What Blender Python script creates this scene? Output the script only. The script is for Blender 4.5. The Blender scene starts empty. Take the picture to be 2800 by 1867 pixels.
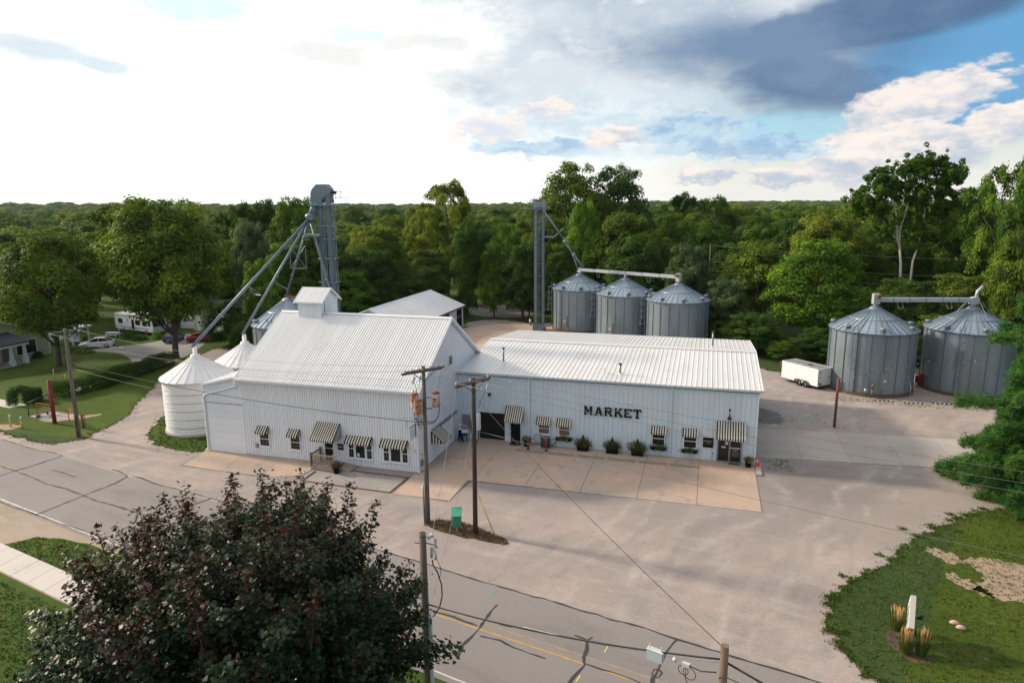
import bpy, math, random
import numpy as np
from math import sin, cos, pi, radians, sqrt, atan2, hypot
from mathutils import Vector, Matrix

scene = bpy.context.scene
COL = scene.collection
random.seed(7)
RNG = np.random.default_rng(7)

# ------------------------------------------------------------------ camera
CAM = Vector((20.328, -53.223, 20.0))
cam_data = bpy.data.cameras.new('camera')
cam = bpy.data.objects.new('camera', cam_data)
COL.objects.link(cam)
cam_data.sensor_width = 36.0
cam_data.lens = 36.0 * 1863.24 / 2800.0
cam_data.clip_start = 0.5
cam_data.clip_end = 20000.0
PITCH, ROLL, YAW = 0.199, -0.0072, -0.281
_fw = Vector((sin(YAW) * cos(PITCH), cos(YAW) * cos(PITCH), -sin(PITCH)))
_rt = Vector((cos(YAW), -sin(YAW), 0))
_up = _rt.cross(_fw)
_r2 = _rt * cos(ROLL) + _up * sin(ROLL)
_u2 = _up * cos(ROLL) - _rt * sin(ROLL)
cam.matrix_world = Matrix(((_r2.x, _u2.x, -_fw.x, CAM.x), (_r2.y, _u2.y, -_fw.y, CAM.y),
                           (_r2.z, _u2.z, -_fw.z, CAM.z), (0, 0, 0, 1)))
scene.camera = cam

# ------------------------------------------------------------------ render / view
scene.view_settings.view_transform = 'Standard'
scene.view_settings.look = 'None'
scene.view_settings.exposure = 0.28
scene.view_settings.gamma = 1.0
scene.view_settings.use_curve_mapping = False
scene.render.engine = 'CYCLES'
scene.cycles.max_bounces = 8
scene.cycles.diffuse_bounces = 3
scene.cycles.transparent_max_bounces = 8
scene.cycles.caustics_reflective = False
scene.cycles.caustics_refractive = False

# ------------------------------------------------------------------ sun and sky
SUN_EL, SUN_AZ = radians(26), radians(-84)     # azimuth measured from +Y towards +X
sun_vec = Vector((sin(SUN_AZ) * cos(SUN_EL), cos(SUN_AZ) * cos(SUN_EL), sin(SUN_EL)))
sd = bpy.data.lights.new('sun', 'SUN')
sd.energy = 3.9
sd.angle = radians(5.0)
sd.color = (1.0, 0.86, 0.68)
sun = bpy.data.objects.new('sun', sd)
sun.rotation_euler = (-sun_vec).to_track_quat('-Z', 'Y').to_euler()
sun.location = (-60, 0, 60)
COL.objects.link(sun)

world = bpy.data.worlds.new('World')
scene.world = world
world.use_nodes = True
wn = world.node_tree
wn.nodes.clear()


class X:
    """small arithmetic wrapper round shader math nodes"""
    nt = None

    def __init__(self, s):
        self.s = s

    @classmethod
    def op(cls, name, *a):
        n = cls.nt.nodes.new('ShaderNodeMath')
        n.operation = name
        for i, v in enumerate(a):
            if isinstance(v, X):
                cls.nt.links.new(v.s, n.inputs[i])
            else:
                n.inputs[i].default_value = v
        return X(n.outputs[0])

    def __add__(s, o): return X.op('ADD', s, o)
    def __radd__(s, o): return X.op('ADD', s, o)
    def __sub__(s, o): return X.op('SUBTRACT', s, o)
    def __rsub__(s, o): return X.op('SUBTRACT', o, s)
    def __mul__(s, o): return X.op('MULTIPLY', s, o)
    def __rmul__(s, o): return X.op('MULTIPLY', s, o)


def smooth(x, lo, hi):
    n = X.nt.nodes.new('ShaderNodeMapRange')
    n.interpolation_type = 'SMOOTHSTEP'
    X.nt.links.new(x.s, n.inputs[0])
    n.inputs[1].default_value = lo
    n.inputs[2].default_value = hi
    return X(n.outputs[0])


def lerpc(f, a, b):
    n = X.nt.nodes.new('ShaderNodeMix')
    n.data_type = 'RGBA'
    if isinstance(f, X):
        X.nt.links.new(f.s, n.inputs[0])
    else:
        n.inputs[0].default_value = f
    for i, v in ((6, a), (7, b)):
        if isinstance(v, X):
            X.nt.links.new(v.s, n.inputs[i])
        else:
            n.inputs[i].default_value = (v[0], v[1], v[2], 1)
    return X(n.outputs[2])


def wnoise(vec, scale, detail=6, rough=.55, dist=0.0):
    n = X.nt.nodes.new('ShaderNodeTexNoise')
    n.inputs['Scale'].default_value = scale
    n.inputs['Detail'].default_value = detail
    n.inputs['Roughness'].default_value = rough
    n.inputs['Distortion'].default_value = dist
    X.nt.links.new(vec, n.inputs['Vector'])
    return X(n.outputs['Fac'])


def build_sky():
    X.nt = wn
    tc = wn.nodes.new('ShaderNodeTexCoord')
    sep = wn.nodes.new('ShaderNodeSeparateXYZ')
    wn.links.new(tc.outputs['Generated'], sep.inputs[0])
    dx, dy, dz = (X(sep.outputs[i]) for i in range(3))
    az = X.op('ARCTAN2', dx, dy) * (180 / pi)
    el = X.op('ARCSINE', dz) * (180 / pi)
    comb = wn.nodes.new('ShaderNodeCombineXYZ')          # flattened direction: clouds are wider than tall
    wn.links.new(dx.s, comb.inputs[0])
    wn.links.new(dy.s, comb.inputs[1])
    wn.links.new((dz * 2.2).s, comb.inputs[2])
    n_big = wnoise(comb.outputs[0], 3.2, 4, .5)
    n_mid = wnoise(comb.outputs[0], 9.0, 7, .58)
    n_puff = wnoise(comb.outputs[0], 22.0, 7, .6)
    n_fine = wnoise(comb.outputs[0], 48.0, 7, .62)
    comb2 = wn.nodes.new('ShaderNodeCombineXYZ')
    wn.links.new((dx + 3.7).s, comb2.inputs[0])
    wn.links.new((dy - 1.3).s, comb2.inputs[1])
    wn.links.new((dz * 3.5).s, comb2.inputs[2])
    n_alt = wnoise(comb2.outputs[0], 6.0, 6, .55)
    az2 = az + (n_mid - .5) * 9.0
    el2 = el + (n_puff - .5) * 2.6
    az3 = az + (n_puff - .5) * 5.0

    def blob(cx, cy, rx, ry, rot=0, k=.5, lo=0., hi=.4, noise=None, puffy=False):
        a = (az3 if puffy else az2) - cx
        e = (el2 if puffy else el) - cy
        c, s_ = cos(radians(rot)), sin(radians(rot))
        u = (a * c + e * s_) * (1 / rx)
        v = (e * c - a * s_) * (1 / ry)
        d = 1.0 - X.op('SQRT', u * u + v * v)
        d = d + ((noise or n_mid) - .5) * k
        return smooth(d, lo, hi)

    nis = wn.nodes.new('ShaderNodeTexSky')
    nis.sky_type = 'NISHITA'
    nis.sun_disc = False
    nis.sun_elevation = SUN_EL
    nis.sun_rotation = SUN_AZ
    nis.altitude = 200
    nis.air_density = 1.0
    nis.dust_density = 0.6
    nis.ozone_density = 2.5
    sky = X(nis.outputs[0])
    K = 10.0        # cloud radiances are written for a background strength of 0.1
    def C3(r, g, b): return (r * K, g * K, b * K)
    # pale haze low over the horizon, all round
    hz = smooth(el, 9.0, -1.0)
    sky = lerpc(hz * .85, sky, C3(.86, .84, .80))
    # broken middle-level cloud all round the sky
    cov = smooth(n_big + n_mid * .45, .62, .86) * smooth(el, 1.0, 12.0)
    shade_c = lerpc(smooth(n_alt, .35, .65), C3(.84, .83, .83), C3(.44, .50, .58))
    sky = lerpc(cov * .9, sky, shade_c)
    # bright thin cloud and glare on the sun's side of the sky
    sdot = dx * sun_vec.x + dy * sun_vec.y + dz * sun_vec.z
    veil = smooth(sdot + (n_mid - .5) * .25 + (n_alt - .5) * .12, .05, .42)
    sky = lerpc(veil * .96, sky, lerpc(smooth(n_alt + (n_puff - .5) * .4, .42, .68) * smooth(el, 2.0, 9.0), C3(1.14, 1.12, 1.08), C3(.80, .79, .77)))
    # blue-grey layered cloud ahead, paler towards its lower edge
    gm = blob(-8, 13.6, 17, 8.2, -6, .7, 0., .6)
    gm = X.op('MAXIMUM', gm, blob(-14, 9.5, 9, 5.0, 0, .9, 0., .7))
    grey = lerpc(smooth(n_big + (n_mid - .5) * .6, .40, .66), C3(.58, .64, .69), C3(.36, .45, .55))
    grey = lerpc(smooth(n_puff + (n_mid - .5) * .8, .54, .74) * .7, grey, C3(.74, .77, .79))
    sky = lerpc(gm * .92, sky, grey)
    g2 = blob(-9, 6.0, 15, 4.0, 0, 1.0, 0., .7)
    sky = lerpc(g2 * .65, sky, lerpc(smooth(n_puff, .42, .62), C3(.66, .75, .79), C3(.46, .60, .70)))
    # blue opening on the right
    bl = blob(16.5, 9.0, 10, 6.0, 20, .5, 0., .4)
    sky = lerpc(bl * .92, sky, C3(.12, .33, .57))
    bl2 = blob(6.0, 5.4, 5.0, 1.7, 0, .4, 0., .5)
    sky = lerpc(bl2 * .75, sky, C3(.33, .60, .73))
    # dark slate cloud
    dk = X.op('MAXIMUM', blob(11.5, 12.6, 12.0, 2.6, 8, .5, 0., .4),
              X.op('MAXIMUM', blob(3.2, 11.0, 13.5, 3.0, -3, .5, -.1, .8), blob(6.0, 9.0, 8.5, 3.1, -14, .5, -.05, .55)))
    dkc = lerpc(smooth(n_big + (n_mid - .5) * .7, .36, .66), C3(.085, .15, .27), C3(.15, .23, .36))
    sky = lerpc(dk * .97, sky, dkc)

    # heaped cumulus: bright billows, bluish in their hollows and undersides
    def cumulus(sky, cx, cy, rx, ry, rot=0, dim=0.0):
        a = az + (n_mid - .5) * 5.0 + (n_puff - .5) * 5.0 - cx
        e = el + (n_puff - .5) * 3.4 - cy
        c, s_ = cos(radians(rot)), sin(radians(rot))
        u = (a * c + e * s_) * (1 / rx)
        v = (e * c - a * s_) * (1 / ry)
        d = 1.0 - X.op('SQRT', u * u + v * v) + (n_fine - .5) * .55
        m = smooth(d, -.04, .22)
        lit = smooth(v * .5 + (n_mid - .5) * 1.6 + (n_puff - .5) * 2.2 + (n_fine - .5) * 1.1, -.65, .55)
        col = lerpc(lit, C3(.44 - dim, .50 - dim, .59 - dim), C3(.86, .77, .71))
        return lerpc(m * .95, sky, col)
    sky = cumulus(sky, 13.8, 6.7, 6.0, 1.9, 12)
    sky = cumulus(sky, 20.0, 5.0, 6.0, 1.3, 8)
    sky = cumulus(sky, 12.2, 3.3, 6.6, 2.3, 4)
    sky = cumulus(sky, 5.0, 1.9, 3.0, .9)
    sky = cumulus(sky, -1.0, 2.2, 2.4, .9)
    sky = cumulus(sky, -6.6, 5.4, 3.4, .9)
    sky = cumulus(sky, -17.5, 6.0, 3.0, 1.2, 0, -.16)
    sky = cumulus(sky, -13.0, 7.4, 3.0, .8, 0, -.12)
    # low blue-grey bank
    lb = X.op('MAXIMUM', blob(2.5, 4.1, 7.0, 1.0, -3, .6, 0., .2, n_fine, True),
              X.op('MAXIMUM', blob(-1.5, 5.5, 5.0, 1.3, 0, .6, 0., .25, n_fine, True), blob(-14.5, 4.4, 7, .9, 0, .8, 0., .5, n_fine, True)))
    lbc = lerpc(smooth(n_puff + (n_fine - .5) * .5, .36, .62), C3(.26, .43, .62), C3(.50, .65, .75))
    sky = lerpc(lb * .82, sky, lbc)
    # small grey cloud and blue gaps within the glare on the left
    sm = X.op('MAXIMUM', blob(-48.5, 10.1, 4.4, 1.1, -6, .6, 0., .7), blob(-45.8, 9.5, 3.2, 1.0, -8, .6, 0., .7))
    sky = lerpc(sm * .85, sky, C3(.56, .66, .74))
    gp = X.op('MAXIMUM', blob(-41.0, 14.2, 5.5, 1.6, -6, 1.1, 0., .4, n_puff), blob(-28.0, 12.6, 3.5, .7, 0, 1.2, 0., .6, n_puff))
    sky = lerpc(gp * .75, sky, C3(.66, .85, .90))
    bg = wn.nodes.new('ShaderNodeBackground')
    bg.inputs['Strength'].default_value = 0.1
    wn.links.new(sky.s, bg.inputs['Color'])
    out = wn.nodes.new('ShaderNodeOutputWorld')
    wn.links.new(bg.outputs[0], out.inputs['Surface'])


build_sky()

# ------------------------------------------------------------------ helpers: objects
def link(o):
    COL.objects.link(o)
    return o


def tag(o, label=None, cat=None, group=None, kind=None):
    if label: o['label'] = label
    if cat: o['category'] = cat
    if group: o['group'] = group
    if kind: o['kind'] = kind
    return o


def thing(name, label, cat, loc=(0, 0, 0), rotz=0.0, group=None):
    o = bpy.data.objects.new(name, None)
    o.empty_display_size = .3
    o.location = loc
    o.rotation_euler = (0, 0, rotz)
    link(o)
    return tag(o, label, cat, group)


def place(name, mesh, parent=None, loc=(0, 0, 0), rot=(0, 0, 0), scale=(1, 1, 1)):
    o = bpy.data.objects.new(name, mesh)
    o.location = loc
    o.rotation_euler = rot
    o.scale = scale
    link(o)
    if parent is not None:
        o.parent = parent
    return o


def copy_tree(o, parent=None):
    c = o.copy()
    COL.objects.link(c)
    if parent is not None:
        c.parent = parent
    for ch in list(o.children):
        copy_tree(ch, c)
    return c


class MB:
    """collects simple solids into one mesh"""

    def __init__(self):
        self.v, self.f, self.m, self.s = [], [], [], []

    def face(self, idx, mi=0, sm=False):
        self.f.append(idx); self.m.append(mi); self.s.append(sm)

    def poly(self, pts, mi=0):
        b = len(self.v)
        self.v += [tuple(p) for p in pts]
        self.face(list(range(b, b + len(pts))), mi)
        return self

    def hexa(self, p, mi=0):
        b = len(self.v)
        self.v += [tuple(q) for q in p]
        for q in ((3, 2, 1, 0), (4, 5, 6, 7), (0, 1, 5, 4), (1, 2, 6, 5), (2, 3, 7, 6), (3, 0, 4, 7)):
            self.face([b + i for i in q], mi)
        return self

    def box(self, x0, x1, y0, y1, z0, z1, mi=0):
        return self.hexa([(x0, y0, z0), (x1, y0, z0), (x1, y1, z0), (x0, y1, z0),
                          (x0, y0, z1), (x1, y0, z1), (x1, y1, z1), (x0, y1, z1)], mi)

    def prism(self, pts, off, mi=0):
        """extrude a planar polygon by the vector off"""
        b, n = len(self.v), len(pts)
        o = Vector(off)
        self.v += [tuple(p) for p in pts] + [tuple(Vector(p) + o) for p in pts]
        self.face([b + i for i in range(n)][::-1], mi)
        self.face([b + n + i for i in range(n)], mi)
        for i in range(n):
            j = (i + 1) % n
            self.face([b + i, b + j, b + n + j, b + n + i], mi)
        return self

    def tube(self, pts, r, n=8, mi=0, cap=True, sm=True):
        pts = [Vector(p) for p in pts]
        rs = r if isinstance(r, (list, tuple)) else [r] * len(pts)
        b = len(self.v)
        prev = None
        for i, p in enumerate(pts):
            if i == 0: d = pts[1] - p
            elif i == len(pts) - 1: d = p - pts[i - 1]
            else: d = pts[i + 1] - pts[i - 1]
            if d.length < 1e-9: d = Vector((0, 0, 1))
            d.normalize()
            if prev is None:
                a = Vector((0, 0, 1)) if abs(d.z) < .9 else Vector((1, 0, 0))
                u = d.cross(a).normalized()
            else:
                u = (prev - d * prev.dot(d))
                u = u.normalized() if u.length > 1e-6 else d.orthogonal().normalized()
            prev = u
            w = d.cross(u)
            for k in range(n):
                t = 2 * pi * k / n
                self.v.append(tuple(p + (u * cos(t) + w * sin(t)) * rs[i]))
        for i in range(len(pts) - 1):
            for k in range(n):
                k2 = (k + 1) % n
                self.face([b + i * n + k, b + i * n + k2, b + (i + 1) * n + k2, b + (i + 1) * n + k], mi, sm)
        if cap:
            self.face([b + k for k in range(n)][::-1], mi)
            e = b + (len(pts) - 1) * n
            self.face([e + k for k in range(n)], mi)
        return self

    def cyl(self, x, y, z0, z1, r, n=16, mi=0, r1=None, sm=True):
        return self.tube([(x, y, z0), (x, y, z1)], [r, r if r1 is None else r1], n, mi, True, sm)

    def lathe(self, prof, n=32, c=(0, 0), mi=0, sm=True, cap=False):
        b = len(self.v)
        for (r, z) in prof:
            for k in range(n):
                t = 2 * pi * k / n
                self.v.append((c[0] + r * cos(t), c[1] + r * sin(t), z))
        for i in range(len(prof) - 1):
            for k in range(n):
                k2 = (k + 1) % n
                self.face([b + i * n + k, b + i * n + k2, b + (i + 1) * n + k2, b + (i + 1) * n + k], mi, sm)
        if cap:
            self.face([b + k for k in range(n)][::-1], mi)
            e = b + (len(prof) - 1) * n
            self.face([e + k for k in range(n)], mi)
        return self

    def rot(self, a, start=0, c=(0, 0)):
        ca, sa = cos(a), sin(a)
        for i in range(start, len(self.v)):
            x, y, z = self.v[i]
            x -= c[0]; y -= c[1]
            self.v[i] = (c[0] + x * ca - y * sa, c[1] + x * sa + y * ca, z)
        return self

    def mesh(self, name, mats, off=(0, 0, 0)):
        me = bpy.data.meshes.new(name)
        ox, oy, oz = off
        vs = [(x - ox, y - oy, z - oz) for x, y, z in self.v] if (ox or oy or oz) else self.v
        me.from_pydata(vs, [], self.f)
        for m in (mats if isinstance(mats, (list, tuple)) else [mats]):
            me.materials.append(m)
        me.polygons.foreach_set('material_index', self.m)
        me.polygons.foreach_set('use_smooth', self.s)
        me.update()
        return me

    def build(self, name, mats, parent=None, loc=None):
        """vertices are world coordinates for an unrotated parent (or no parent); loc sets a local origin"""
        off = (0, 0, 0)
        p = parent
        while p is not None:
            off = tuple(a + b for a, b in zip(off, p.location))
            p = p.parent
        me = self.mesh(name, mats, off)
        return place(name, me, parent)

    def local(self, name, mats, parent=None, loc=(0, 0, 0), rot=(0, 0, 0)):
        return place(name, self.mesh(name, mats), parent, loc, rot)


# ------------------------------------------------------------------ helpers: materials
def new_mat(name):
    m = bpy.data.materials.new(name)
    m.use_nodes = True
    nt = m.node_tree
    nt.nodes.clear()
    out = nt.nodes.new('ShaderNodeOutputMaterial')
    b = nt.nodes.new('ShaderNodeBsdfPrincipled')
    nt.links.new(b.outputs[0], out.inputs[0])
    return m, nt, b, out


def pos_vec(nt, scale=(1, 1, 1), rotz=0, obj=False):
    mp = nt.nodes.new('ShaderNodeMapping')
    mp.vector_type = 'TEXTURE'          # rotate first, then stretch
    mp.inputs['Scale'].default_value = tuple(1 / c for c in scale)
    mp.inputs['Rotation'].default_value = (0, 0, rotz)
    if obj:
        g = nt.nodes.new('ShaderNodeTexCoord')
        nt.links.new(g.outputs['Object'], mp.inputs[0])
    else:
        g = nt.nodes.new('ShaderNodeNewGeometry')
        nt.links.new(g.outputs['Position'], mp.inputs[0])
    return mp.outputs[0]


def M(name, col,  rough=.6, metal=0.0, spec=.4, layers=(), rnd=0.0, bump=None, obj=False, region=None):
    """principled material; layers = (colour, noise scale, lo, hi, amount[, stretch xyz]) mixed over the base;
    rnd varies lightness from object to object; bump = (noise scale, strength, distance)"""
    m, nt, b, out = new_mat(name)
    X.nt = nt
    b.inputs['Roughness'].default_value = rough
    b.inputs['Metallic'].default_value = metal
    b.inputs['Specular IOR Level'].default_value = spec
    c = None
    if layers or rnd:
        rgb = nt.nodes.new('ShaderNodeRGB')
        rgb.outputs[0].default_value = (*col, 1)
        c = X(rgb.outputs[0])
        for L in layers:
            c2, sc, lo, hi, amt = L[:5]
            st = L[5] if len(L) > 5 else (1, 1, 1)
            rz = L[6] if len(L) > 6 else 0
            f = smooth(wnoise(pos_vec(nt, st, rz, obj), sc, 5, .6), lo, hi) * amt
            c = lerpc(f, c, c2)
        if region:
            g = nt.nodes.new('ShaderNodeNewGeometry')
            sp = nt.nodes.new('ShaderNodeSeparateXYZ')
            nt.links.new(g.outputs['Position'], sp.inputs[0])
            c = region(c, X(sp.outputs[0]), X(sp.outputs[1]), nt)
        if rnd:
            oi = nt.nodes.new('ShaderNodeObjectInfo')
            hsv = nt.nodes.new('ShaderNodeHueSaturation')
            v = X(oi.outputs['Random']) * (2 * rnd) + (1 - rnd)
            nt.links.new(v.s, hsv.inputs['Value'])
            nt.links.new(c.s, hsv.inputs['Color'])
            c = X(hsv.outputs[0])
        nt.links.new(c.s, b.inputs['Base Color'])
    else:
        b.inputs['Base Color'].default_value = (*col, 1)
    if bump:
        n = wnoise(pos_vec(nt, obj=obj), bump[0], 3, .6)
        bp = nt.nodes.new('ShaderNodeBump')
        bp.inputs['Strength'].default_value = bump[1]
        bp.inputs['Distance'].default_value = bump[2]
        nt.links.new(n.s, bp.inputs['Height'])
        nt.links.new(bp.outputs[0], b.inputs['Normal'])
    return m


def foliage(name, dark, mid, light, transl=.28, rough=.6, spec=.08):
    """leaf material: tint attribute (per leaf and per clump) between three greens"""
    m, nt, b, out = new_mat(name)
    X.nt = nt
    at = nt.nodes.new('ShaderNodeAttribute')
    at.attribute_name = 'tint'
    oi = nt.nodes.new('ShaderNodeObjectInfo')
    rmp = nt.nodes.new('ShaderNodeValToRGB')
    f = X(at.outputs['Fac']) + (X(oi.outputs['Random']) - .5) * .22
    nt.links.new(f.s, rmp.inputs[0])
    e = rmp.color_ramp.elements
    e[0].position, e[0].color = .1, (*dark, 1)
    e[1].position, e[1].color = .9, (*light, 1)
    k = e.new(.5)
    k.color = (*mid, 1)
    b.inputs['Roughness'].default_value = rough
    b.inputs['Specular IOR Level'].default_value = spec
    nt.links.new(rmp.outputs[0], b.inputs['Base Color'])
    tr = nt.nodes.new('ShaderNodeBsdfTranslucent')
    hs = nt.nodes.new('ShaderNodeHueSaturation')
    hs.inputs['Saturation'].default_value = 1.15
    hs.inputs['Value'].default_value = 1.5
    nt.links.new(rmp.outputs[0], hs.inputs['Color'])
    nt.links.new(hs.outputs[0], tr.inputs['Color'])
    mx = nt.nodes.new('ShaderNodeMixShader')
    mx.inputs[0].default_value = transl
    nt.links.new(b.outputs[0], mx.inputs[1])
    nt.links.new(tr.outputs[0], mx.inputs[2])
    nt.links.new(mx.outputs[0], out.inputs[0])
    return m
# ------------------------------------------------------------------ materials
m_siding = M('white_siding', (.70, .73, .77), .5, rnd=.035, layers=[((.60, .63, .66), .35, .45, .75, .35, (1, 1, .3))])
m_trim = M('white_trim', (.74, .76, .79), .45)
m_roofw = M('white_roof_metal', (.72, .72, .72), .42, rnd=.03, layers=[((.60, .59, .58), .5, .5, .8, .4)])
m_mwall = M('market_wall_metal', (.56, .65, .71), .42, rnd=.03, layers=[((.50, .57, .62), .4, .45, .75, .4, (1, 1, .25))])
m_mroof = M('market_roof_metal', (.62, .62, .62), .40, rnd=.03, layers=[((.50, .47, .45), .35, .45, .75, .55), ((.70, .68, .65), 1.7, .5, .75, .3)])
m_galv = M('galvanised_steel', (.24, .285, .32), .36, metal=.55, rnd=.05, layers=[((.18, .21, .235), .8, .4, .7, .5)])
m_galvwall = M('galvanised_bin_wall', (.25, .305, .34), .42, metal=.45, layers=[((.16, .185, .20), .5, .4, .7, .6, (1, 1, .4)), ((.27, .31, .33), 1.4, .5, .75, .4, (.4, .4, 2))])
m_galvroof = M('galvanised_bin_roof', (.26, .325, .385), .36, metal=.5, rnd=.06)
m_galvl = M('pale_galvanised_steel', (.44, .47, .50), .45, metal=.3, layers=[((.34, .37, .40), 1.0, .45, .75, .5)])
m_motor = M('motor_brown', (.20, .105, .06), .8)
m_legblue = M('painted_steel_leg', (.15, .195, .245), .45, metal=.3, layers=[((.10, .125, .155), 1.2, .45, .75, .5)])
m_binwhite = M('white_bin_paint', (.72, .71, .71), .5, rnd=.02, layers=[((.60, .50, .49), .7, .55, .8, .4), ((.60, .61, .64), 2.0, .5, .7, .3)])
m_dark = M('black_paint', (.008, .008, .009), .5, spec=.1)
m_black = M('black_iron', (.018, .018, .02), .5)
m_glass = M('dark_glass', (.012, .014, .014), .05, spec=.35)
m_glassb = M('window_blind', (.16, .11, .075), .5)
m_cream = M('awning_cream', (.62, .57, .50), .8)
m_awnblack = M('awning_black', (.008, .008, .008), .8, spec=.05)
m_deck = M('weathered_deck_wood', (.36, .30, .25), .8, rnd=.10, layers=[((.22, .17, .14), 3.0, .45, .75, .6, (1, 4, 1))])
m_postbrown = M('brown_post_wood', (.15, .095, .06), .8, layers=[((.09, .05, .035), 4, .4, .7, .6)])
m_pole = M('grey_pole_wood', (.17, .145, .125), .9, layers=[((.075, .06, .05), 6, .4, .65, .8, (1, 1, .08)), ((.27, .24, .21), 9, .5, .75, .5, (1, 1, .06))], bump=(30, .5, .02))
m_poled = M('dark_pole_wood', (.075, .055, .045), .9, layers=[((.03, .022, .018), 6, .4, .65, .7, (1, 1, .08))], bump=(30, .5, .02))
m_polebr = M('brown_pole_wood', (.22, .15, .10), .9, layers=[((.08, .065, .055), 5, .4, .65, .7, (1, 1, .1)), ((.32, .20, .10), 4, .55, .8, .6, (1, 1, .15))], bump=(30, .5, .02))
m_arm = M('crossarm_wood', (.10, .08, .07), .9, layers=[((.05, .04, .035), 8, .4, .7, .6)])
m_porc = M('porcelain', (.55, .56, .58), .25)
m_wire = M('aluminium_wire', (.22, .21, .20), .5, metal=.3)
m_cable = M('black_cable', (.02, .02, .022), .6)
m_rust = M('rusty_steel', (.19, .065, .04), .85, layers=[((.26, .14, .09), 3, .45, .7, .7), ((.12, .05, .04), 7, .5, .7, .6)])
m_redpost = M('red_painted_steel', (.22, .022, .026), .7, layers=[((.14, .05, .04), 3, .5, .7, .7)])
m_redp = M('red_post_paint', (.36, .03, .02), .55)
m_yellow = M('yellow_paint', (.62, .40, .03), .6)
m_orange = M('orange_gate_paint', (.30, .075, .035), .7)
m_green = M('green_box_paint', (.015, .22, .11), .5, layers=[((.03, .30, .17), 2, .5, .8, .5)])
m_conep = M('orange_cone', (.75, .06, .015), .5)
m_tank = M('transformer_rust', (.55, .56, .56), .5, layers=[((.45, .16, .035), .9, .38, .52, .95, (1, 1, .6))])
m_tankrim = M('transformer_lid', (.22, .06, .035), .8)
m_greysteel = M('grey_box_steel', (.20, .21, .21), .6)
m_can = M('light_grey_can', (.50, .56, .60), .4)
m_rubber = M('rubber', (.02, .02, .02), .85)
m_rim = M('wheel_steel', (.55, .55, .56), .35, metal=.6)
m_shingle = M('dark_shingles', (.075, .08, .095), .9, layers=[((.04, .045, .05), 6, .4, .7, .6)])
m_shinglebr = M('brown_shingles', (.30, .17, .12), .9, layers=[((.22, .12, .09), 6, .4, .7, .6)])
m_cream_wall = M('cream_house_wall', (.52, .48, .36), .7)
m_greywall = M('grey_garage_wall', (.14, .145, .15), .8)
m_bark = M('bark', (.09, .072, .058), .95, layers=[((.045, .036, .03), 5, .4, .7, .7, (1, 1, .25))], bump=(14, .6, .05))
m_birchbark = M('pale_bark', (.62, .56, .49), .8, layers=[((.22, .17, .13), 1.6, .52, .70, .75)])
m_soil = M('planter_soil', (.04, .03, .022), .95)
m_planter = M('black_planter', (.008, .008, .009), .6, spec=.1)


def lot_wear(c, x, y, nt):
    """coarse grey stone before the apron, pale dusty wheel paths from the road to the yard, damp silt by the drive"""
    n1 = wnoise(pos_vec(nt), .35, 5, .6)
    n2 = wnoise(pos_vec(nt), 1.6, 4, .6)
    f = smooth(y + (n1 - .5) * 6.0, -14.5, -10.0) * smooth(x + (n1 - .5) * 5, 3.0, 7.0) * smooth(y, 1.0, -2.0)
    c = lerpc(f * .45, c, (.225, .20, .188))
    f = smooth(x + (n1 - .5) * 6.0, 24.0, 26.5) * smooth(x + (n1 - .5) * 9.0, 36.0, 30.0) * smooth(y + (n1 - .5) * 5, -9.0, -4.0) * smooth(y, 3.0, 1.0)
    c = lerpc(f * .6, c, (.195, .175, .165))
    n3 = wnoise(pos_vec(nt), .07, 2, .5)
    d = (x - 17.0) * .914 - (y + 22.0) * .406 + (n3 - .5) * 9.0
    for k, w in ((-5.2, .55), (-3.4, .5), (-.6, .6), (1.2, .55), (4.4, .5), (6.0, .45)):
        t = smooth(X.op('ABSOLUTE', d - k) + (n2 - .5) * 1.2, w, -.2) * smooth(n1, .40, .62)
        c = lerpc(t * .5, c, (.46, .40, .37))
    d = (y + 17.0) + (x - 10) * .16 + (n3 - .5) * 6.0
    for k, w in ((-1.6, .5), (.2, .5), (3.2, .45)):
        t = smooth(X.op('ABSOLUTE', d - k) + (n2 - .5) * 1.2, w, -.2) * smooth(n1, .40, .62)
        c = lerpc(t * .4, c, (.47, .39, .345))
    return c


m_gravel = M('gravel', (.305, .255, .234), .95, region=lot_wear, layers=[
    ((.42, .325, .275), .09, .42, .68, .8), ((.245, .22, .21), .14, .45, .68, .8, (.35, 1, 1), radians(66)),
    ((.43, .365, .335), .6, .46, .70, .6, (.3, 1, 1), radians(60)), ((.21, .18, .165), .9, .52, .72, .45, (.25, 1, 1), radians(74)), ((.43, .355, .315), 1.0, .5, .70, .5, (.25, 1, 1), radians(-12)), ((.215, .19, .18), .8, .54, .76, .5, (.4, 1, 1), radians(-15)), ((.22, .19, .175), 2.3, .52, .75, .4),
    ((.52, .46, .43), 15.0, .50, .70, .55), ((.12, .105, .10), 21.0, .52, .70, .7), ((.17, .15, .14), 4.5, .58, .76, .4)], bump=(22, .55, .03))
m_sandy = M('sandy_gravel', (.36, .285, .225), .95, layers=[((.27, .21, .16), .3, .42, .68, .7), ((.44, .37, .31), 1.2, .5, .72, .5, (.3, 1, 1), radians(-13)), ((.46, .40, .35), 14, .52, .72, .5), ((.13, .11, .09), 19, .54, .72, .6)], bump=(22, .5, .03))
m_gravel_grey = M('grey_gravel', (.30, .275, .26), .95, layers=[
    ((.38, .34, .31), .5, .45, .7, .7), ((.19, .175, .17), 3, .5, .72, .6), ((.45, .42, .40), 12, .52, .72, .5),
    ((.14, .13, .125), 17, .54, .72, .5)], bump=(22, .5, .03))
m_gravel_dark = M('dark_gravel', (.14, .135, .13), .95, layers=[((.24, .22, .20), 1.2, .45, .7, .7), ((.07, .07, .07), 6, .5, .7, .6)], bump=(20, .5, .03))
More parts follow.
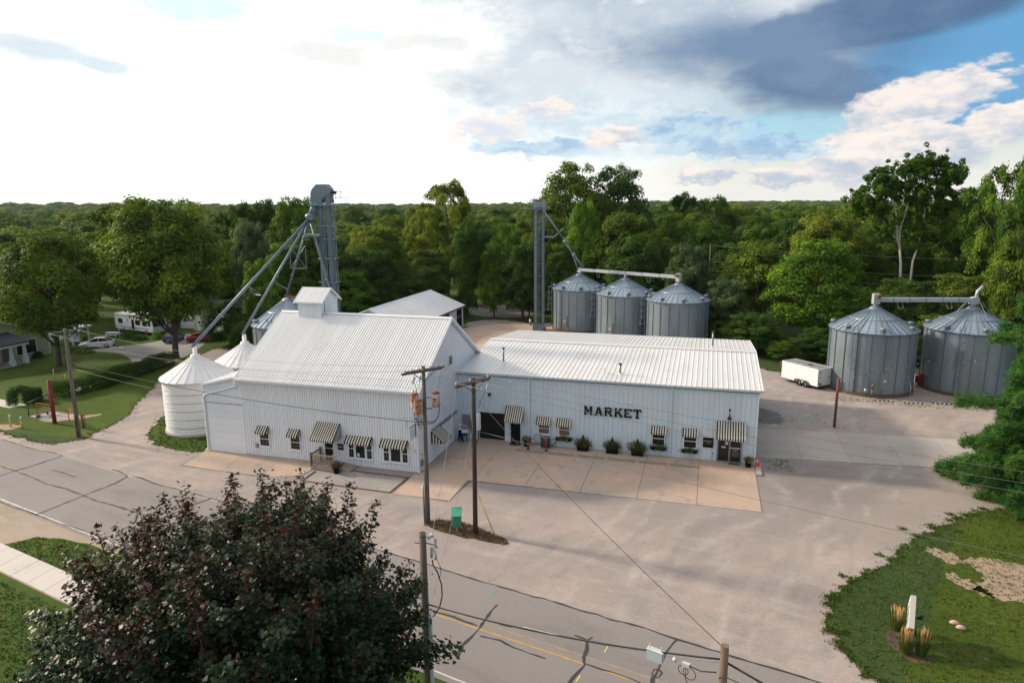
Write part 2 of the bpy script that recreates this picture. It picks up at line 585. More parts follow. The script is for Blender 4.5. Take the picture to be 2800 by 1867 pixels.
m_concrete = M('concrete', (.46, .328, .252), .85, rnd=.045, layers=[
    ((.38, .315, .27), .22, .42, .68, .85), ((.56, .39, .28), .5, .5, .75, .6), ((.235, .19, .165), 1.1, .54, .74, .6, (1, .5, 1)),
    ((.30, .25, .22), 7, .58, .75, .35), ((.50, .42, .36), 18, .55, .75, .3)], bump=(40, .12, .01))
m_concgrey = M('grey_concrete', (.40, .355, .32), .88, rnd=.04, layers=[
    ((.32, .29, .27), .25, .42, .68, .8), ((.24, .22, .205), 1.1, .56, .78, .5), ((.46, .41, .37), 9, .52, .75, .35)], bump=(40, .12, .01))
m_walk = M('pale_sidewalk', (.55, .50, .46), .88, rnd=.03, layers=[((.46, .42, .39), .6, .45, .7, .6), ((.36, .33, .30), 5, .58, .78, .35)], bump=(40, .12, .01))
m_binbase = M('bin_base_boards', (.13, .095, .07), .9, layers=[((.07, .055, .045), 2.5, .45, .7, .6)])
m_kerbstop = M('old_concrete_bar', (.27, .22, .175), .9, layers=[((.15, .12, .10), 3, .45, .7, .6)])
m_asphalt = M('asphalt', (.235, .21, .198), .92, layers=[
    ((.27, .245, .23), .12, .40, .68, .5), ((.155, .14, .13), .5, .48, .74, .6, (.25, 1, 1), radians(-13)),
    ((.27, .225, .16), .35, .58, .74, .7, (.35, 1, 1), radians(-13)), ((.33, .31, .30), 16, .52, .72, .4), ((.11, .105, .10), 21, .53, .72, .45)],
    bump=(45, .25, .012))
m_asphalt_l = M('driveway_asphalt', (.26, .245, .24), .92, layers=[((.20, .19, .185), .4, .45, .7, .6), ((.32, .30, .29), 6, .5, .7, .4)])
m_tar = M('tar_seal', (.035, .034, .036), .55)
m_lineyel = M('road_yellow', (.50, .27, .07), .85, layers=[((.30, .22, .15), 3, .46, .66, .85)])
m_lineyel2 = M('road_yellow_worn', (.36, .25, .14), .9, layers=[((.26, .225, .19), 2, .38, .58, .95)])
m_linewht = M('road_white', (.58, .55, .52), .8, layers=[((.32, .29, .27), 2.5, .5, .66, .9)])
m_spraygreen = M('spray_green', (.10, .38, .20), .8)
m_sprayyel = M('spray_yellow', (.62, .55, .10), .8)
m_dirt = M('bare_dirt', (.34, .25, .18), .95, layers=[((.24, .17, .12), .8, .45, .7, .7), ((.14, .13, .05), 1.6, .52, .7, .6), ((.42, .33, .26), 7, .55, .75, .4)], bump=(15, .4, .03))
m_mulch = M('mulch', (.075, .052, .038), .95, layers=[((.19, .10, .045), 1.3, .48, .66, .85), ((.025, .02, .018), 4, .45, .7, .7), ((.06, .09, .02), 1.0, .62, .75, .8)], bump=(18, .7, .05))


def grass_mat(name, base, alt, yel, dirt=.0):
    return M(name, base, .9, spec=.15, layers=[
        (alt, .07, .40, .66, .8), (yel, .35, .50, .76, .6), ((base[0] * .55, base[1] * .6, base[2] * .6), 1.3, .50, .74, .6),
        (tuple(c * 1.5 for c in base), 5.0, .52, .74, .5), (tuple(c * .45 for c in base), 11.0, .50, .72, .6)] +
        ([((.24, .18, .12), .45, .64, .74, dirt)] if dirt else []), bump=(26, .8, .05))


m_lawn = grass_mat('lawn_grass', (.050, .088, .010), (.080, .124, .012), (.112, .104, .024))
m_lawnr = grass_mat('rough_lawn_grass', (.050, .078, .010), (.080, .110, .013), (.125, .100, .028), .8)
m_field = grass_mat('ground_cover', (.040, .070, .018), (.055, .090, .020), (.07, .085, .025))
m_blade = M('grass_blade', (.070, .122, .014), .8, spec=.2, layers=[((.105, .115, .032), .6, .45, .7, .8), ((.04, .075, .015), 1.5, .45, .7, .7)])
m_drygrass = M('dry_grass', (.20, .13, .055), .9, layers=[((.10, .09, .03), 2, .45, .65, .8)])

# foliage
f_green = foliage('leaves_green', (0.025, 0.058, 0.007), (0.066, 0.135, 0.013), (0.165, 0.257, 0.027))
f_dark = foliage('leaves_dark_green', (0.016, 0.040, 0.008), (0.043, 0.094, 0.015), (0.103, 0.176, 0.024))
f_olive = foliage('leaves_olive', (0.032, 0.058, 0.008), (0.084, 0.135, 0.016), (0.193, 0.250, 0.032))
f_yellow = foliage('leaves_yellow_green', (.055, .090, .010), (.125, .180, .018), (.27, .29, .035))
f_bright = foliage('leaves_bright_green', (0.037, 0.084, 0.008), (0.096, 0.188, 0.016), (0.227, 0.338, 0.029))
f_grey = foliage('leaves_grey_green', (0.030, 0.056, 0.020), (0.070, 0.115, 0.043), (0.145, 0.203, 0.079))
f_maple = foliage('leaves_maple', (.009, .019, .007), (.019, .040, .013), (.048, .082, .030), .18, .42, .22)
f_maplered = foliage('leaves_maple_red', (.018, .012, .006), (.050, .019, .009), (.125, .048, .016), .22, .45, .2)
f_pine = foliage('needles_green', (.018, .070, .020), (.048, .140, .034), (.125, .240, .050), .3)
f_hedge = foliage('leaves_hedge', (.018, .046, .008), (.042, .092, .013), (.090, .150, .020))
f_flower = foliage('leaves_flower_red', (.03, .05, .014), (.11, .035, .020), (.20, .028, .022))
f_flowery = foliage('leaves_flower_pale', (.035, .055, .016), (.10, .11, .030), (.50, .46, .16))
f_pink = foliage('leaves_pink_flower', (.03, .05, .014), (.20, .06, .08), (.40, .14, .18))
f_haze = foliage('leaves_far', (.05, .10, .014), (.12, .19, .024), (.24, .30, .04))


# ------------------------------------------------------------------ ground
def jitter(pts, amp, step=.6, seed=1, closed=True):
    r = random.Random(seed)
    out = []
    n = len(pts)
    for i in range(n if closed else n - 1):
        a, b = Vector(pts[i][:2]), Vector(pts[(i + 1) % n][:2])
        L = (b - a).length
        k = max(1, int(L / step))
        nrm = Vector((-(b - a).y, (b - a).x)).normalized() if L > 0 else Vector((0, 0))
        for j in range(k):
            p = a.lerp(b, j / k)
            s = sin(p.x * 1.3 + seed) * .5 + sin(p.y * 2.1 + seed * 2) * .5
            out.append(tuple(p + nrm * amp * (s * .6 + r.uniform(-1, 1))))
    if not closed:
        out.append(tuple(pts[-1][:2]))
    return out


def sheet(name, pts, z, mat, kind='structure', parent=None, label=None):
    me = bpy.data.meshes.new(name)
    me.from_pydata([(x, y, z) for x, y in pts], [], [list(range(len(pts)))])
    me.materials.append(mat)
    if me.polygons and me.polygons[0].normal.z < 0:
        me.flip_normals()
    o = place(name, me, parent)
    if parent is None and kind:
        o['kind'] = kind
    if label: o['label'] = label
    return o


def chaikin(pts, it=2, closed=True):
    for _ in range(it):
        q = []
        n = len(pts)
        for i in range(n if closed else n - 1):
            a, b = pts[i], pts[(i + 1) % n]
            q += [(a[0] * .75 + b[0] * .25, a[1] * .75 + b[1] * .25), (a[0] * .25 + b[0] * .75, a[1] * .25 + b[1] * .75)]
        pts = q
    return pts


def ribbon(name, pts, w, z, mat, parent=None, seed=0, wob=.25):
    r = random.Random(seed)
    P = [Vector(p) for p in pts]
    L, R = [], []
    # resample
    Q = []
    for a, b in zip(P, P[1:]):
        k = max(1, int((b - a).length / .35))
        Q += [a.lerp(b, j / k) for j in range(k)]
    Q.append(P[-1])
    for i, p in enumerate(Q):
        d = (Q[min(i + 1, len(Q) - 1)] - Q[max(i - 1, 0)]).normalized()
        n = Vector((-d.y, d.x))
        ww = w * (1 + wob * r.uniform(-1, 1)) / 2
        o = n * (w * wob * .5 * r.uniform(-1, 1))
        L.append(p + n * ww + o); R.append(p - n * ww + o)
    me = bpy.data.meshes.new(name)
    n = len(Q)
    me.from_pydata([(p.x, p.y, z) for p in L] + [(p.x, p.y, z) for p in R], [],
                   [[n + i, n + i + 1, i + 1, i] for i in range(n - 1)])
    me.materials.append(mat)
    return place(name, me, parent)


# ground: one sheet to the horizon, gently rising far off
def ground_h(x, y):
    d = hypot(x - CAM.x, y - CAM.y)
    t = max(0.0, min(1.0, (d - 700) / 1600)) * max(.05, min(1.0, .5 - (atan2(x - CAM.x, y - CAM.y) + .72) / .35))
    return t * t * (3 - 2 * t) * (7 + 8 * sin(x * .0016 + .8) * cos(y * .0011) + 4 * sin(x * .0043 + 1))


def build_ground():
    rs = [0, 12, 25, 40, 60, 90, 130, 200, 300, 450, 650, 800, 950, 1150, 1400, 1700, 2100, 2600, 3200, 4200, 6000, 9000]
    n = 96
    v, f = [(CAM.x, CAM.y, 0)], []
    for r in rs[1:]:
        for k in range(n):
            a = 2 * pi * k / n
            x, y = CAM.x + r * sin(a), CAM.y + r * cos(a)
            v.append((x, y, ground_h(x, y)))
    for k in range(n):
        f.append([0, 1 + (k + 1) % n, 1 + k])
    for i in range(len(rs) - 2):
        for k in range(n):
            a, b = 1 + i * n + k, 1 + i * n + (k + 1) % n
            f.append([a, b, b + n, a + n])
    me = bpy.data.meshes.new('ground')
    me.from_pydata(v, [], f)
    me.materials.append(m_field)
    if me.polygons[0].normal.z < 0: me.flip_normals()
    o = place('ground', me)
    o['kind'] = 'structure'


build_ground()


def yf(x): return -10.6 - .2237 * (x + 39.1)      # road, far edge
def yn(x): return -20.75 - .2365 * (x + 26)       # road, near edge


# lawns (4 mm above the ground), gravel above them
sheet('lawn', jitter([(-140, 14), (-40, -9.2), (-31, -8.4), (-32.6, -3.7), (-37.2, 4.2), (-41, 10), (-45, 30), (-60, 60), (-110, 110), (-200, 100)], .12, 1.0, 3), .004, m_lawn)
sheet('lawn', jitter([(-60, -16), (-26, -23), (-17, -23.4), (-10, -24.6), (6, -28.4), (12, -29.8), (12, -60), (-60, -60)], .0, 5, 4), .004, m_lawn)
sheet('lawn', [(12, -29.9), (60, -41), (60, -60), (12, -60)], .004, m_lawn)
sheet('lawn', jitter([(28.8, -25.2), (60, -32), (75, -10), (60, 2), (42, -2), (37, -5.5)], .05, 1, 5), .004, m_lawnr)
sheet('lawn', jitter([(-62, 98), (-48, 84), (-30, 76), (-12, 60), (2, 58), (-2, 78), (-30, 100), (-45, 124), (-62, 126)], .3, 1.5, 6), .004, m_lawn)

lot = [(-140, 11.8), (-62, -5.2), (-41.8, -9.2), (-36, -10.4), (-33.2, -10.5), (-31.6, -8.8), (-32.9, -3.7), (-37.5, 4.2), (-41, 9.8), (-45, 18), (-47, 27),
       (-40, 27), (-37, 15), (-33.5, 5), (-30.2, -1), (-29.0, -3.0), (-27.3, -6.4), (-24.4, -8.3), (-21.9, -9.0), (-19.3, -8.9)]
lot_r = [(-18.6, 8), (-14, 22), (-14, 44), (-6, 58), (9, 62), (24, 52), (27, 33.5), (30, 31), (33, 33), (38, 36), (53, 34), (60, 18), (60, 0), (47, -1.2),
         (41, -3.2), (38, -5), (35, -7.6), (32.4, -11.4), (29.8, -14.6), (27.9, -17.1), (27.1, -18.4), (26.6, -19.8), (26.6, -21), (27.3, -22.8), (28.6, -24.4), (30.5, -25.6), (34, -26.8), (70, -35), (70, -36.5)]
edge_a = jitter(lot[1:20], .22, .4, 11, False)
edge_b = jitter(lot_r[6:27], .30, .35, 12, False)
sheet('gravel_lot', [lot[0]] + edge_a + lot_r[:6] + edge_b + [(70, -35), (70, yf(70) - .3), (20, yf(20) - .3), (-20, yf(-20) - .3), (-140, yf(-140) - .3)], .008, m_gravel)
sheet('gravel_shoulder', jitter([(-140, yn(-140) + .2), (-26, yn(-26) + .2), (-9.5, yn(-9.5) + .2), (-10.5, -24.6), (-13.4, -24.1), (-15.1, -23.7), (-17.1, -23.7), (-18.9, -23.9), (-19.9, -25.3), (-24, -25.2), (-60, -17.5), (-140, 1)], .12, .6, 13), .008, m_sandy)

# back yard: dark gravel oval, worn track, patches
sheet('gravel_patch', jitter(chaikin([(-26, 74), (-20, 77.5), (-12, 72), (-9.6, 66), (-13, 62), (-21, 63)], 3), .25, .7, 14), .008, m_gravel_dark)
sheet('gravel_track', jitter(chaikin([(-19, 58), (-14, 61), (-8, 57), (-6, 52), (-14, 48), (-18.8, 53)], 2), .25, .7, 15), .0105, m_gravel)
sheet('gravel_patch', jitter(chaikin([(25, 10.9), (25, 18.5), (28, 18), (31.6, 14.5), (32.6, 11.0), (30, 10.9)], 2), .3, .6, 16), .0105, m_gravel_grey)
sheet('gravel_patch', jitter(chaikin([(24.9, 11), (24.8, 16.4), (26.9, 15.6), (28.0, 12.6), (27.2, 11.0)], 3), .25, .5, 17), .0125, m_gravel_dark)
sheet('gravel_bed', [(-7.75, -11.95), (-.55, -12.25), (-.55, -9.3), (-7.9, -8.9)], .0125, m_gravel_grey)
sheet('dirt_patch', jitter(chaikin([(35.0, -11.8), (37.5, -11.3), (39, -13.5), (38, -16), (35.5, -16.4), (34.4, -15.2), (35.6, -13.8)], 3), .22, .4, 20), .0085, m_dirt)
sheet('dirt_patch', jitter(chaikin([(33.0, -10.9), (34.6, -11.1), (35.4, -12.5), (34.0, -12.7)], 3), .2, .35, 21), .0085, m_dirt)
sheet('dirt_patch', jitter(chaikin([(33.4, -13.6), (34.9, -14.5), (35.6, -16.1), (34.4, -15.9)], 3), .2, .35, 22), .0085, m_dirt)
sheet('dirt_patch', jitter(chaikin([(-41.4, -7.2), (-40.2, -7.6), (-41, -9.0), (-43.5, -8.4), (-43, -7.4)], 2), .12, .4, 23), .0085, m_dirt)
sheet('dirt_patch', jitter(chaikin([(-41.3, -5.2), (-38.6, -4.4), (-36.6, -2.2), (-36.2, -2.9), (-37.9, -5.3), (-40, -6)], 2), .12, .4, 24), .0085, m_dirt)

# concrete apron of separate slabs
def slabs(root, rects, mat, z=.045, gap=.014):
    cache = {}
    for (x0, x1, y0, y1) in rects:
        w, d = round(x1 - x0, 3), round(y1 - y0, 3)
        if (w, d) not in cache:
            b = MB()
            g = gap
            e = .02
            b.hexa([(g, g, 0), (w - g, g, 0), (w - g, d - g, 0), (g, d - g, 0), (g, g, z - .01), (w - g, g, z - .01), (w - g, d - g, z - .01), (g, d - g, z - .01)])
            b.hexa([(g, g, z - .0095), (w - g, g, z - .0095), (w - g, d - g, z - .0095), (g, d - g, z - .0095),
                    (g + e, g + e, z), (w - g - e, g + e, z), (w - g - e, d - g - e, z), (g + e, d - g - e, z)])
            cache[(w, d)] = b.mesh('slab', mat)
        place('slab', cache[(w, d)], root, (x0, y0, 0))


apron = sheet('concrete_apron', [(-.2, -12.3), (3.9, -12.5), (4.32, -8.8), (24.5, -8.5), (24.5, .1), (0.02, .1), (-.1, -8.5), (-.55, -9.2)], .0125, m_gravel_dark)
xs = [.35, 4.32, 8.35, 12.35, 16.32, 20.35, 24.5]
rects = []
for a, b in zip(xs[1:], xs[2:]):
    rects += [(a, b, -8.62, -4.40), (a, b, -4.40, -1.28), (a, b, -1.28, -.02)]
rects += [(.02, 4.32, -4.55, -.02), (.02, 4.32, -8.62, -4.55), (-.3, 4.0, -12.35, -8.62)]
slabs(apron, rects, m_concrete)
apron2 = sheet('concrete_apron', [(-19.3, -8.4), (-8.2, -8.4), (-8.4, -11.0), (-9.1, -11.5), (-11.5, -12.05), (-18.9, -11.8)], .0125, m_gravel_dark)
b = MB()
for pts in ([(-19.25, -8.36), (-15.45, -8.36), (-14.97, -11.9), (-18.75, -11.7)], [(-15.42, -8.36), (-11.95, -8.36), (-11.45, -11.95), (-14.94, -11.92)],
            [(-11.92, -8.36), (-8.3, -8.36), (-8.45, -10.9), (-9.1, -11.4), (-10.4, -11.9), (-11.42, -11.96)]):
    MB().prism([(x, y, 0) for x, y in pts], (0, 0, .04)).build('slab', m_concrete, apron2)
MB().box(24.53, 24.9, -2.25, -.35, .02, .13).build('kerb_block', m_concgrey, apron)

croad = sheet('concrete_drive', [(24.6, 1.75), (46, 3.65), (46, 11.0), (24.6, 9.25)], .0125, m_gravel_dark)
jx = [24.62, 28.2, 31.83, 35.64, 39.5, 43.2, 46]
for a, c in zip(jx, jx[1:]):
    y = lambda x, lo: (1.78 + .089 * (x - 24.6)) if lo else (9.25 + .0815 * (x - 24.6))
    MB().prism([(a + .012, y(a, 1), 0), (c - .012, y(c, 1), 0), (c - .012, y(c, 0), 0), (a + .012, y(a, 0), 0)], (0, 0, .035)).build('slab', m_concgrey, croad)
cyard = sheet('concrete_yard', [(-18.9, 50), (-12.3, 57), (-5.4, 57.6), (2, 46), (2, 19.9), (-9, 19.9), (-13, 30)], .0125, m_gravel_dark)
for pts in ([(-18.9, 50), (-12.3, 57), (-9, 50), (-14.5, 42)], [(-8.97, 50.03), (-12.2, 57), (-5.4, 57.6), (-1.6, 51)], [(-14.4, 41.9), (-9, 49.9), (-3, 40), (-10, 33)],
            [(-8.95, 49.95), (-1.55, 50.9), (2, 46), (2, 40), (-2.95, 40.0)], [(-12, 31), (-2.97, 39.9), (2, 39.9), (2, 20), (-9, 20)]):
    MB().prism([(x, y, 0) for x, y in pts], (0, 0, .035)).build('slab', m_concrete, cyard)

# sidewalk by the near lawn, one slab after another
walk = sheet('sidewalk', [(-40, -20.6), (-19.4, -25.62), (-8, -28.1), (8, -31.6), (8, -33.4), (-8, -29.75), (-17.1, -27.65), (-40, -22.4)], .0075, m_dirt)
ax, ay = Vector((-40, -20.65)), Vector((8, -31.55))
bx, by = Vector((-40, -22.35)), Vector((8, -33.35))
n = 30
for i in range(n):
    t0, t1 = i / n + .0003, (i + 1) / n - .0003
    p = [bx.lerp(by, t0), bx.lerp(by, t1), ax.lerp(ay, t1), ax.lerp(ay, t0)]
    MB().prism([(q.x, q.y, 0) for q in p], (0, 0, .05)).build('slab', m_walk, walk)
MB().box(-16.55, -15.95, -27.36, -27.28, .051, .056).rot(radians(-12), 0, (-16.2, -27.3)).build('patch_plate', m_linewht, walk)
hw = sheet('footpath', [(-72, .8), (-47.5, -3.3), (-46.6, -1.9), (-71, 2.4)], .0075, m_walk)
hw2 = sheet('footpath', jitter([(-47.7, 3.4), (-46.6, 3.6), (-46.4, 6.4), (-47.2, 9), (-47.9, 9), (-47.3, 6.2)], .1, .6, 30), .0075, m_walk)

# road with markings and tar seams
road = sheet('road', [(-140, yf(-140)), (-40, yf(-40)), (20, yf(20)), (90, yf(90)), (90, yn(90)), (10, yn(10)), (-26, yn(-26)), (-140, yn(-140))], .0125, m_asphalt)
tdir = Vector((1, -.2237)).normalized()
def along(p, q): return [(p[0], p[1]), (q[0], q[1])]
ribbon('edge_line', along((-120, .35 + yn(-120)), (-8, .35 + yn(-8))), .11, .0165, m_linewht, road, 1, .15)
ribbon('edge_line', along((-8, .35 + yn(-8)), (80, .35 + yn(80))), .10, .0165, m_linewht, road, 2, .15)
ribbon('centre_line', along((-120, 3.95), (-14, -19.5)), .10, .0165, m_lineyel2, road, 3, .1)
ribbon('centre_line', along((-14, -19.5), (80, -40.4)), .11, .0165, m_lineyel2, road, 4, .1)
ribbon('centre_line', along((8.2, -24.95), (80, -40.75)), .12, .0165, m_lineyel, road, 5, .1)
seams = [
 ([(10.78, -23.31), (10.64, -24.3), (10.63, -24.7), (10.54, -25.44), (10.41, -26.22), (10.24, -26.92), (10.31, -27.82)], .13),
 ([(10.69, -24.68), (11.13, -24.78), (11.57, -24.88), (12.07, -24.89)], .08),
 ([(10.81, -25.95), (11.79, -26.04), (12.52, -26.34), (13.33, -26.56), (14.14, -26.74)], .10),
 ([(15.91, -24.64), (15.72, -24.95), (15.8, -25.63), (15.78, -26.21), (15.91, -26.74), (15.7, -27.2), (15.55, -27.64), (15.43, -28.6), (15.5, -30.2)], .17),
 ([(15.08, -24.72), (15.44, -24.82), (15.67, -24.87)], .10),
 ([(19.75, -23.79), (19.61, -24.08), (19.44, -24.63), (19.19, -25.36), (19.06, -26.04), (18.9, -26.79), (18.84, -27.6), (18.9, -29.8)], .15),
 ([(19.07, -26.13), (19.22, -26.31), (19.11, -26.65), (18.89, -26.71), (18.79, -26.48), (18.9, -26.19), (19.07, -26.13)], .09),
 ([(15.88, -26.6), (16.68, -26.79), (17.15, -26.84), (17.79, -26.97), (18.32, -27.21), (20, -27.7)], .12),
 ([(8.1, -24.72), (9.07, -24.86), (9.7, -25.08), (10.41, -25.27)], .10),
 ([(1, -19.55), (3.5, -20.05), (6.24, -20.67), (7.13, -20.9), (8.67, -21.3), (9.18, -21.43), (10.13, -21.6), (11.22, -21.81), (12.45, -22.11), (12.96, -22.16), (14.05, -22.41), (14.91, -22.65)], .10),
 ([(14.91, -22.65), (15.8, -22.8), (16.63, -23.04), (17.59, -23.15), (18.25, -23.31), (18.88, -23.51), (19.75, -23.79), (20.71, -23.98), (21.58, -24.2), (24.4, -24.85), (30, -26.1)], .11),
 ([(-29.9, -12.51), (-30.04, -13.51), (-30.26, -15.05), (-30.58, -16.02), (-30.73, -17.09), (-30.9, -19.4)], .16),
 ([(-45, -12.9), (-36, -14.9), (-30.58, -16.02), (-28.34, -16.62), (-26.05, -17.31), (-23.53, -17.72), (-21.57, -18.24), (-19.7, -18.74), (-17.79, -19.05), (-16.37, -19.34), (-14.48, -19.73), (-6, -21.6), (2, -23.4), (8.1, -24.72)], .12),
 ([(-21.17, -14.69), (-20.98, -15.94), (-21.17, -17.08), (-21.34, -18.18), (-21.5, -19.51), (-21.65, -20.64), (-21.81, -21.6)], .15),
 ([(-12.25, -16.3), (-12.64, -17.25), (-12.98, -18.42), (-13.21, -19.52), (-13.7, -23)], .14),
 ([(-28.17, -15.1), (-26.73, -15.34), (-24.85, -15.78)], .09),
 ([(-23.44, -13.86), (-22.86, -13.95), (-21.64, -14.38), (-21.17, -14.69)], .09),
 ([(-20.87, -14.51), (-19.8, -14.65), (-18.22, -15.2), (-17.27, -15.41)], .10),
 ([(-38.72, -10.75), (-34.2, -11.83), (-32.8, -12.08), (-31.48, -12.13), (-29.9, -12.51)], .09),
 ([(-40, -17.5), (-26.28, -20.62), (-24.33, -21.1), (-22.95, -21.25), (-18.88, -22.15), (-17.12, -22.41), (-15.72, -22.72), (-14.56, -23.07)], .10),
 ([(-17.27, -15.41), (-15.41, -15.68), (-12.25, -16.3), (-6, -17.8), (1, -19.5)], .09),
 ([(-14.46, -21.26), (-14.4, -22.36), (-14.59, -23.04)], .08),
]
for i, (p, w) in enumerate(seams):
    ribbon('tar_seam', p, w, .0185 + .0004 * (i % 6), m_tar, road, 40 + i, .55)
ribbon('survey_mark', [(10.38, -22.04), (10.33, -22.69)], .07, .0215, m_spraygreen, road, 3, .2)
ribbon('survey_mark', [(16.74, -25.02), (16.63, -25.6)], .06, .0215, m_sprayyel, road, 4, .2)
ribbon('survey_mark', [(15.84, -27.42), (15.75, -27.84)], .06, .0215, m_sprayyel, road, 5, .2)
sheet('survey_mark', jitter(chaikin([(11.9, -17.75), (12.2, -17.7), (12.25, -17.9), (11.95, -17.95)], 2), .03, .1, 2), .0125, m_spraygreen)

# driveway on the left
drv = sheet('driveway', chaikin([(-47.2, 10.0), (-48.9, 13.6), (-52.6, 17.8), (-58.8, 21.4), (-66, 20.6), (-67, 23.2), (-61, 24.6), (-58.8, 30.5), (-60, 36), (-54.5, 35), (-49, 26), (-46.4, 18), (-45.6, 10)], 2), .0075, m_asphalt_l)
sheet('mulch_island', jitter(chaikin([(3.3, -16.0), (4.7, -14.9), (6.9, -15.4), (9.6, -16.7), (9.4, -17.4), (7.2, -17.0), (4.9, -16.7)], 2), .12, .3, 25), .0125, m_mulch)
sheet('island_lawn', jitter([(-29.0, -3.0), (-27.3, -6.5), (-24.4, -8.3), (-21.9, -9.0), (-19.3, -8.9), (-19.3, 6), (-30, 6), (-31.5, 2)], .1, .5, 26), .0105, m_lawn)


# sparse tufts: lawns' surface and ragged edges of gravel
def in_poly(P, poly):
    x, y = P[:, 0], P[:, 1]
    ins = np.zeros(len(P), bool)
    n = len(poly)
    for i in range(n):
        x0, y0 = poly[i][:2]; x1, y1 = poly[(i + 1) % n][:2]
        if y0 == y1: continue
        c = ((y0 > y) != (y1 > y)) & (x < (x1 - x0) * (y - y0) / (y1 - y0) + x0)
        ins ^= c
    return ins


def tufts(name, P, h, w, mat, z=.0, seed=1, blades=3):
    """blades of grass at the points P (n,2), one mesh"""
    r = np.random.default_rng(seed)
    n = len(P) * blades
    base = np.repeat(P, blades, 0) + r.normal(0, w * .8, (n, 2))
    a = r.uniform(0, 2 * pi, n)
    hh = h * r.uniform(.5, 1.25, n)
    ww = w * r.uniform(.6, 1.2, n)
    lean = r.normal(0, .45, (n, 2)) * hh[:, None]
    V = np.zeros((n, 3, 3))
    V[:, 0, :2] = base + np.stack([np.cos(a), np.sin(a)], 1) * ww[:, None] / 2
    V[:, 1, :2] = base - np.stack([np.cos(a), np.sin(a)], 1) * ww[:, None] / 2
    V[:, 2, :2] = base + lean
    V[:, :2, 2] = z
    V[:, 2, 2] = z + hh
    me = bpy.data.meshes.new(name)
    me.vertices.add(n * 3); me.loops.add(n * 3); me.polygons.add(n)
    me.vertices.foreach_set('co', V.ravel())
    me.loops.foreach_set('vertex_index', np.arange(n * 3))
    me.polygons.foreach_set('loop_start', np.arange(0, n * 3, 3))
    me.polygons.foreach_set('loop_total', np.full(n, 3))
    me.materials.append(mat)
    me.update()
    o = place(name, me)
    o['kind'] = 'stuff'
    return o


def edge_points(poly, per_m, spread, seed):
    r = np.random.default_rng(seed)
    out = []
    for a, b in zip(poly, poly[1:]):
        L = hypot(b[0] - a[0], b[1] - a[1])
        k = int(L * per_m)
        t = r.uniform(0, 1, k)
        p = np.stack([a[0] + (b[0] - a[0]) * t, a[1] + (b[1] - a[1]) * t], 1)
        out.append(p + r.normal(0, spread, (k, 2)) * (r.uniform(0, 1, (k, 1)) ** 1.5 * 1.6))
    return np.concatenate(out)


def clumped(poly, n, per, spread, cl, seed):
    r = np.random.default_rng(seed)
    c = edge_points(poly, n, spread, seed)
    return np.repeat(c, per, 0) + r.normal(0, cl, (len(c) * per, 2))


def area_points(poly, n, seed):
    r = np.random.default_rng(seed)
    xs_ = [p[0] for p in poly]; ys_ = [p[1] for p in poly]
    P = np.stack([r.uniform(min(xs_), max(xs_), n), r.uniform(min(ys_), max(ys_), n)], 1)
    return P[in_poly(P, poly)]


right_lawn = [(28.8, -25.2), (45, -29), (50, -12), (42, -3), (37, -5.5), (32.6, -11.4), (29.8, -14.8), (27.4, -18.3), (27, -21)]
tufts('grass', np.concatenate([edge_points(edge_b[10:], 22, .3, 1), clumped(edge_b[10:], 2.6, 42, .42, .13, 21), area_points(right_lawn, 16000, 2)]), .10, .05, m_blade, .004, 1)
tufts('grass', np.concatenate([edge_points(edge_a, 14, .3, 3), clumped(edge_a, 1.6, 34, .4, .15, 22), area_points([(-29, -3), (-24.4, -8.2), (-19.4, -8.8), (-19.4, -3), (-28, 2)], 3500, 4)]), .11, .06, m_blade, .004, 2)
near_lawn = [(-20, -27.6), (-8.2, -30.0), (4, -32.8), (4, -42), (-20, -42)]
strip = [(-19.6, -25.3), (-18.9, -23.9), (-17.1, -23.7), (-13.4, -24.1), (-8, -25.2), (4, -28.2), (4, -30.6), (-8, -27.9)]
tufts('grass', np.concatenate([area_points(near_lawn, 17000, 5), area_points(strip, 9000, 6)]), .09, .045, m_blade, .004, 3)
tufts('grass', np.concatenate([area_points([(-7.5, -9.5), (-.6, -9.7), (-.6, -9.3), (-7.5, -9.1)], 60, 7), area_points([(25, 11), (33, 11), (33, 14), (28, 17.5), (25, 18)], 260, 8),
                               area_points([(25.2, -.6), (27.5, -.8), (27.0, 1.6), (25.2, 1.5)], 160, 9), area_points([(33, 20.5), (47, 20), (48, 23), (34, 22.5)], 900, 10)]), .06, .06, m_blade, .008, 4)
tufts('dry_grass', area_points(chaikin([(3.3, -16.0), (4.7, -14.9), (6.9, -15.4), (9.6, -16.7), (9.4, -17.4), (7.2, -17.0), (4.9, -16.7)], 1), 900, 11), .16, .05, m_drygrass, .012, 5)
# ------------------------------------------------------------------ sheet-metal panels, windows, awnings
PI = pi


def panel_mesh(w, L, nrib, rw, rh, mat, base=.012, name='panel', gap=.004, flat=.4):
    """ribbed sheet: x across, y along, z out"""
    p = [(gap, -base), (gap, 0)]
    pitch = w / nrib
    for i in range(nrib):
        c = (i + .5) * pitch
        p += [(c - rw / 2, 0), (c - rw / 2 * flat, rh), (c + rw / 2 * flat, rh), (c + rw / 2, 0)]
    p += [(w - gap, 0), (w - gap, -base)]
    return MB().prism([(x, 0, z) for x, z in p][::-1], (0, L, 0)).mesh(name, mat)


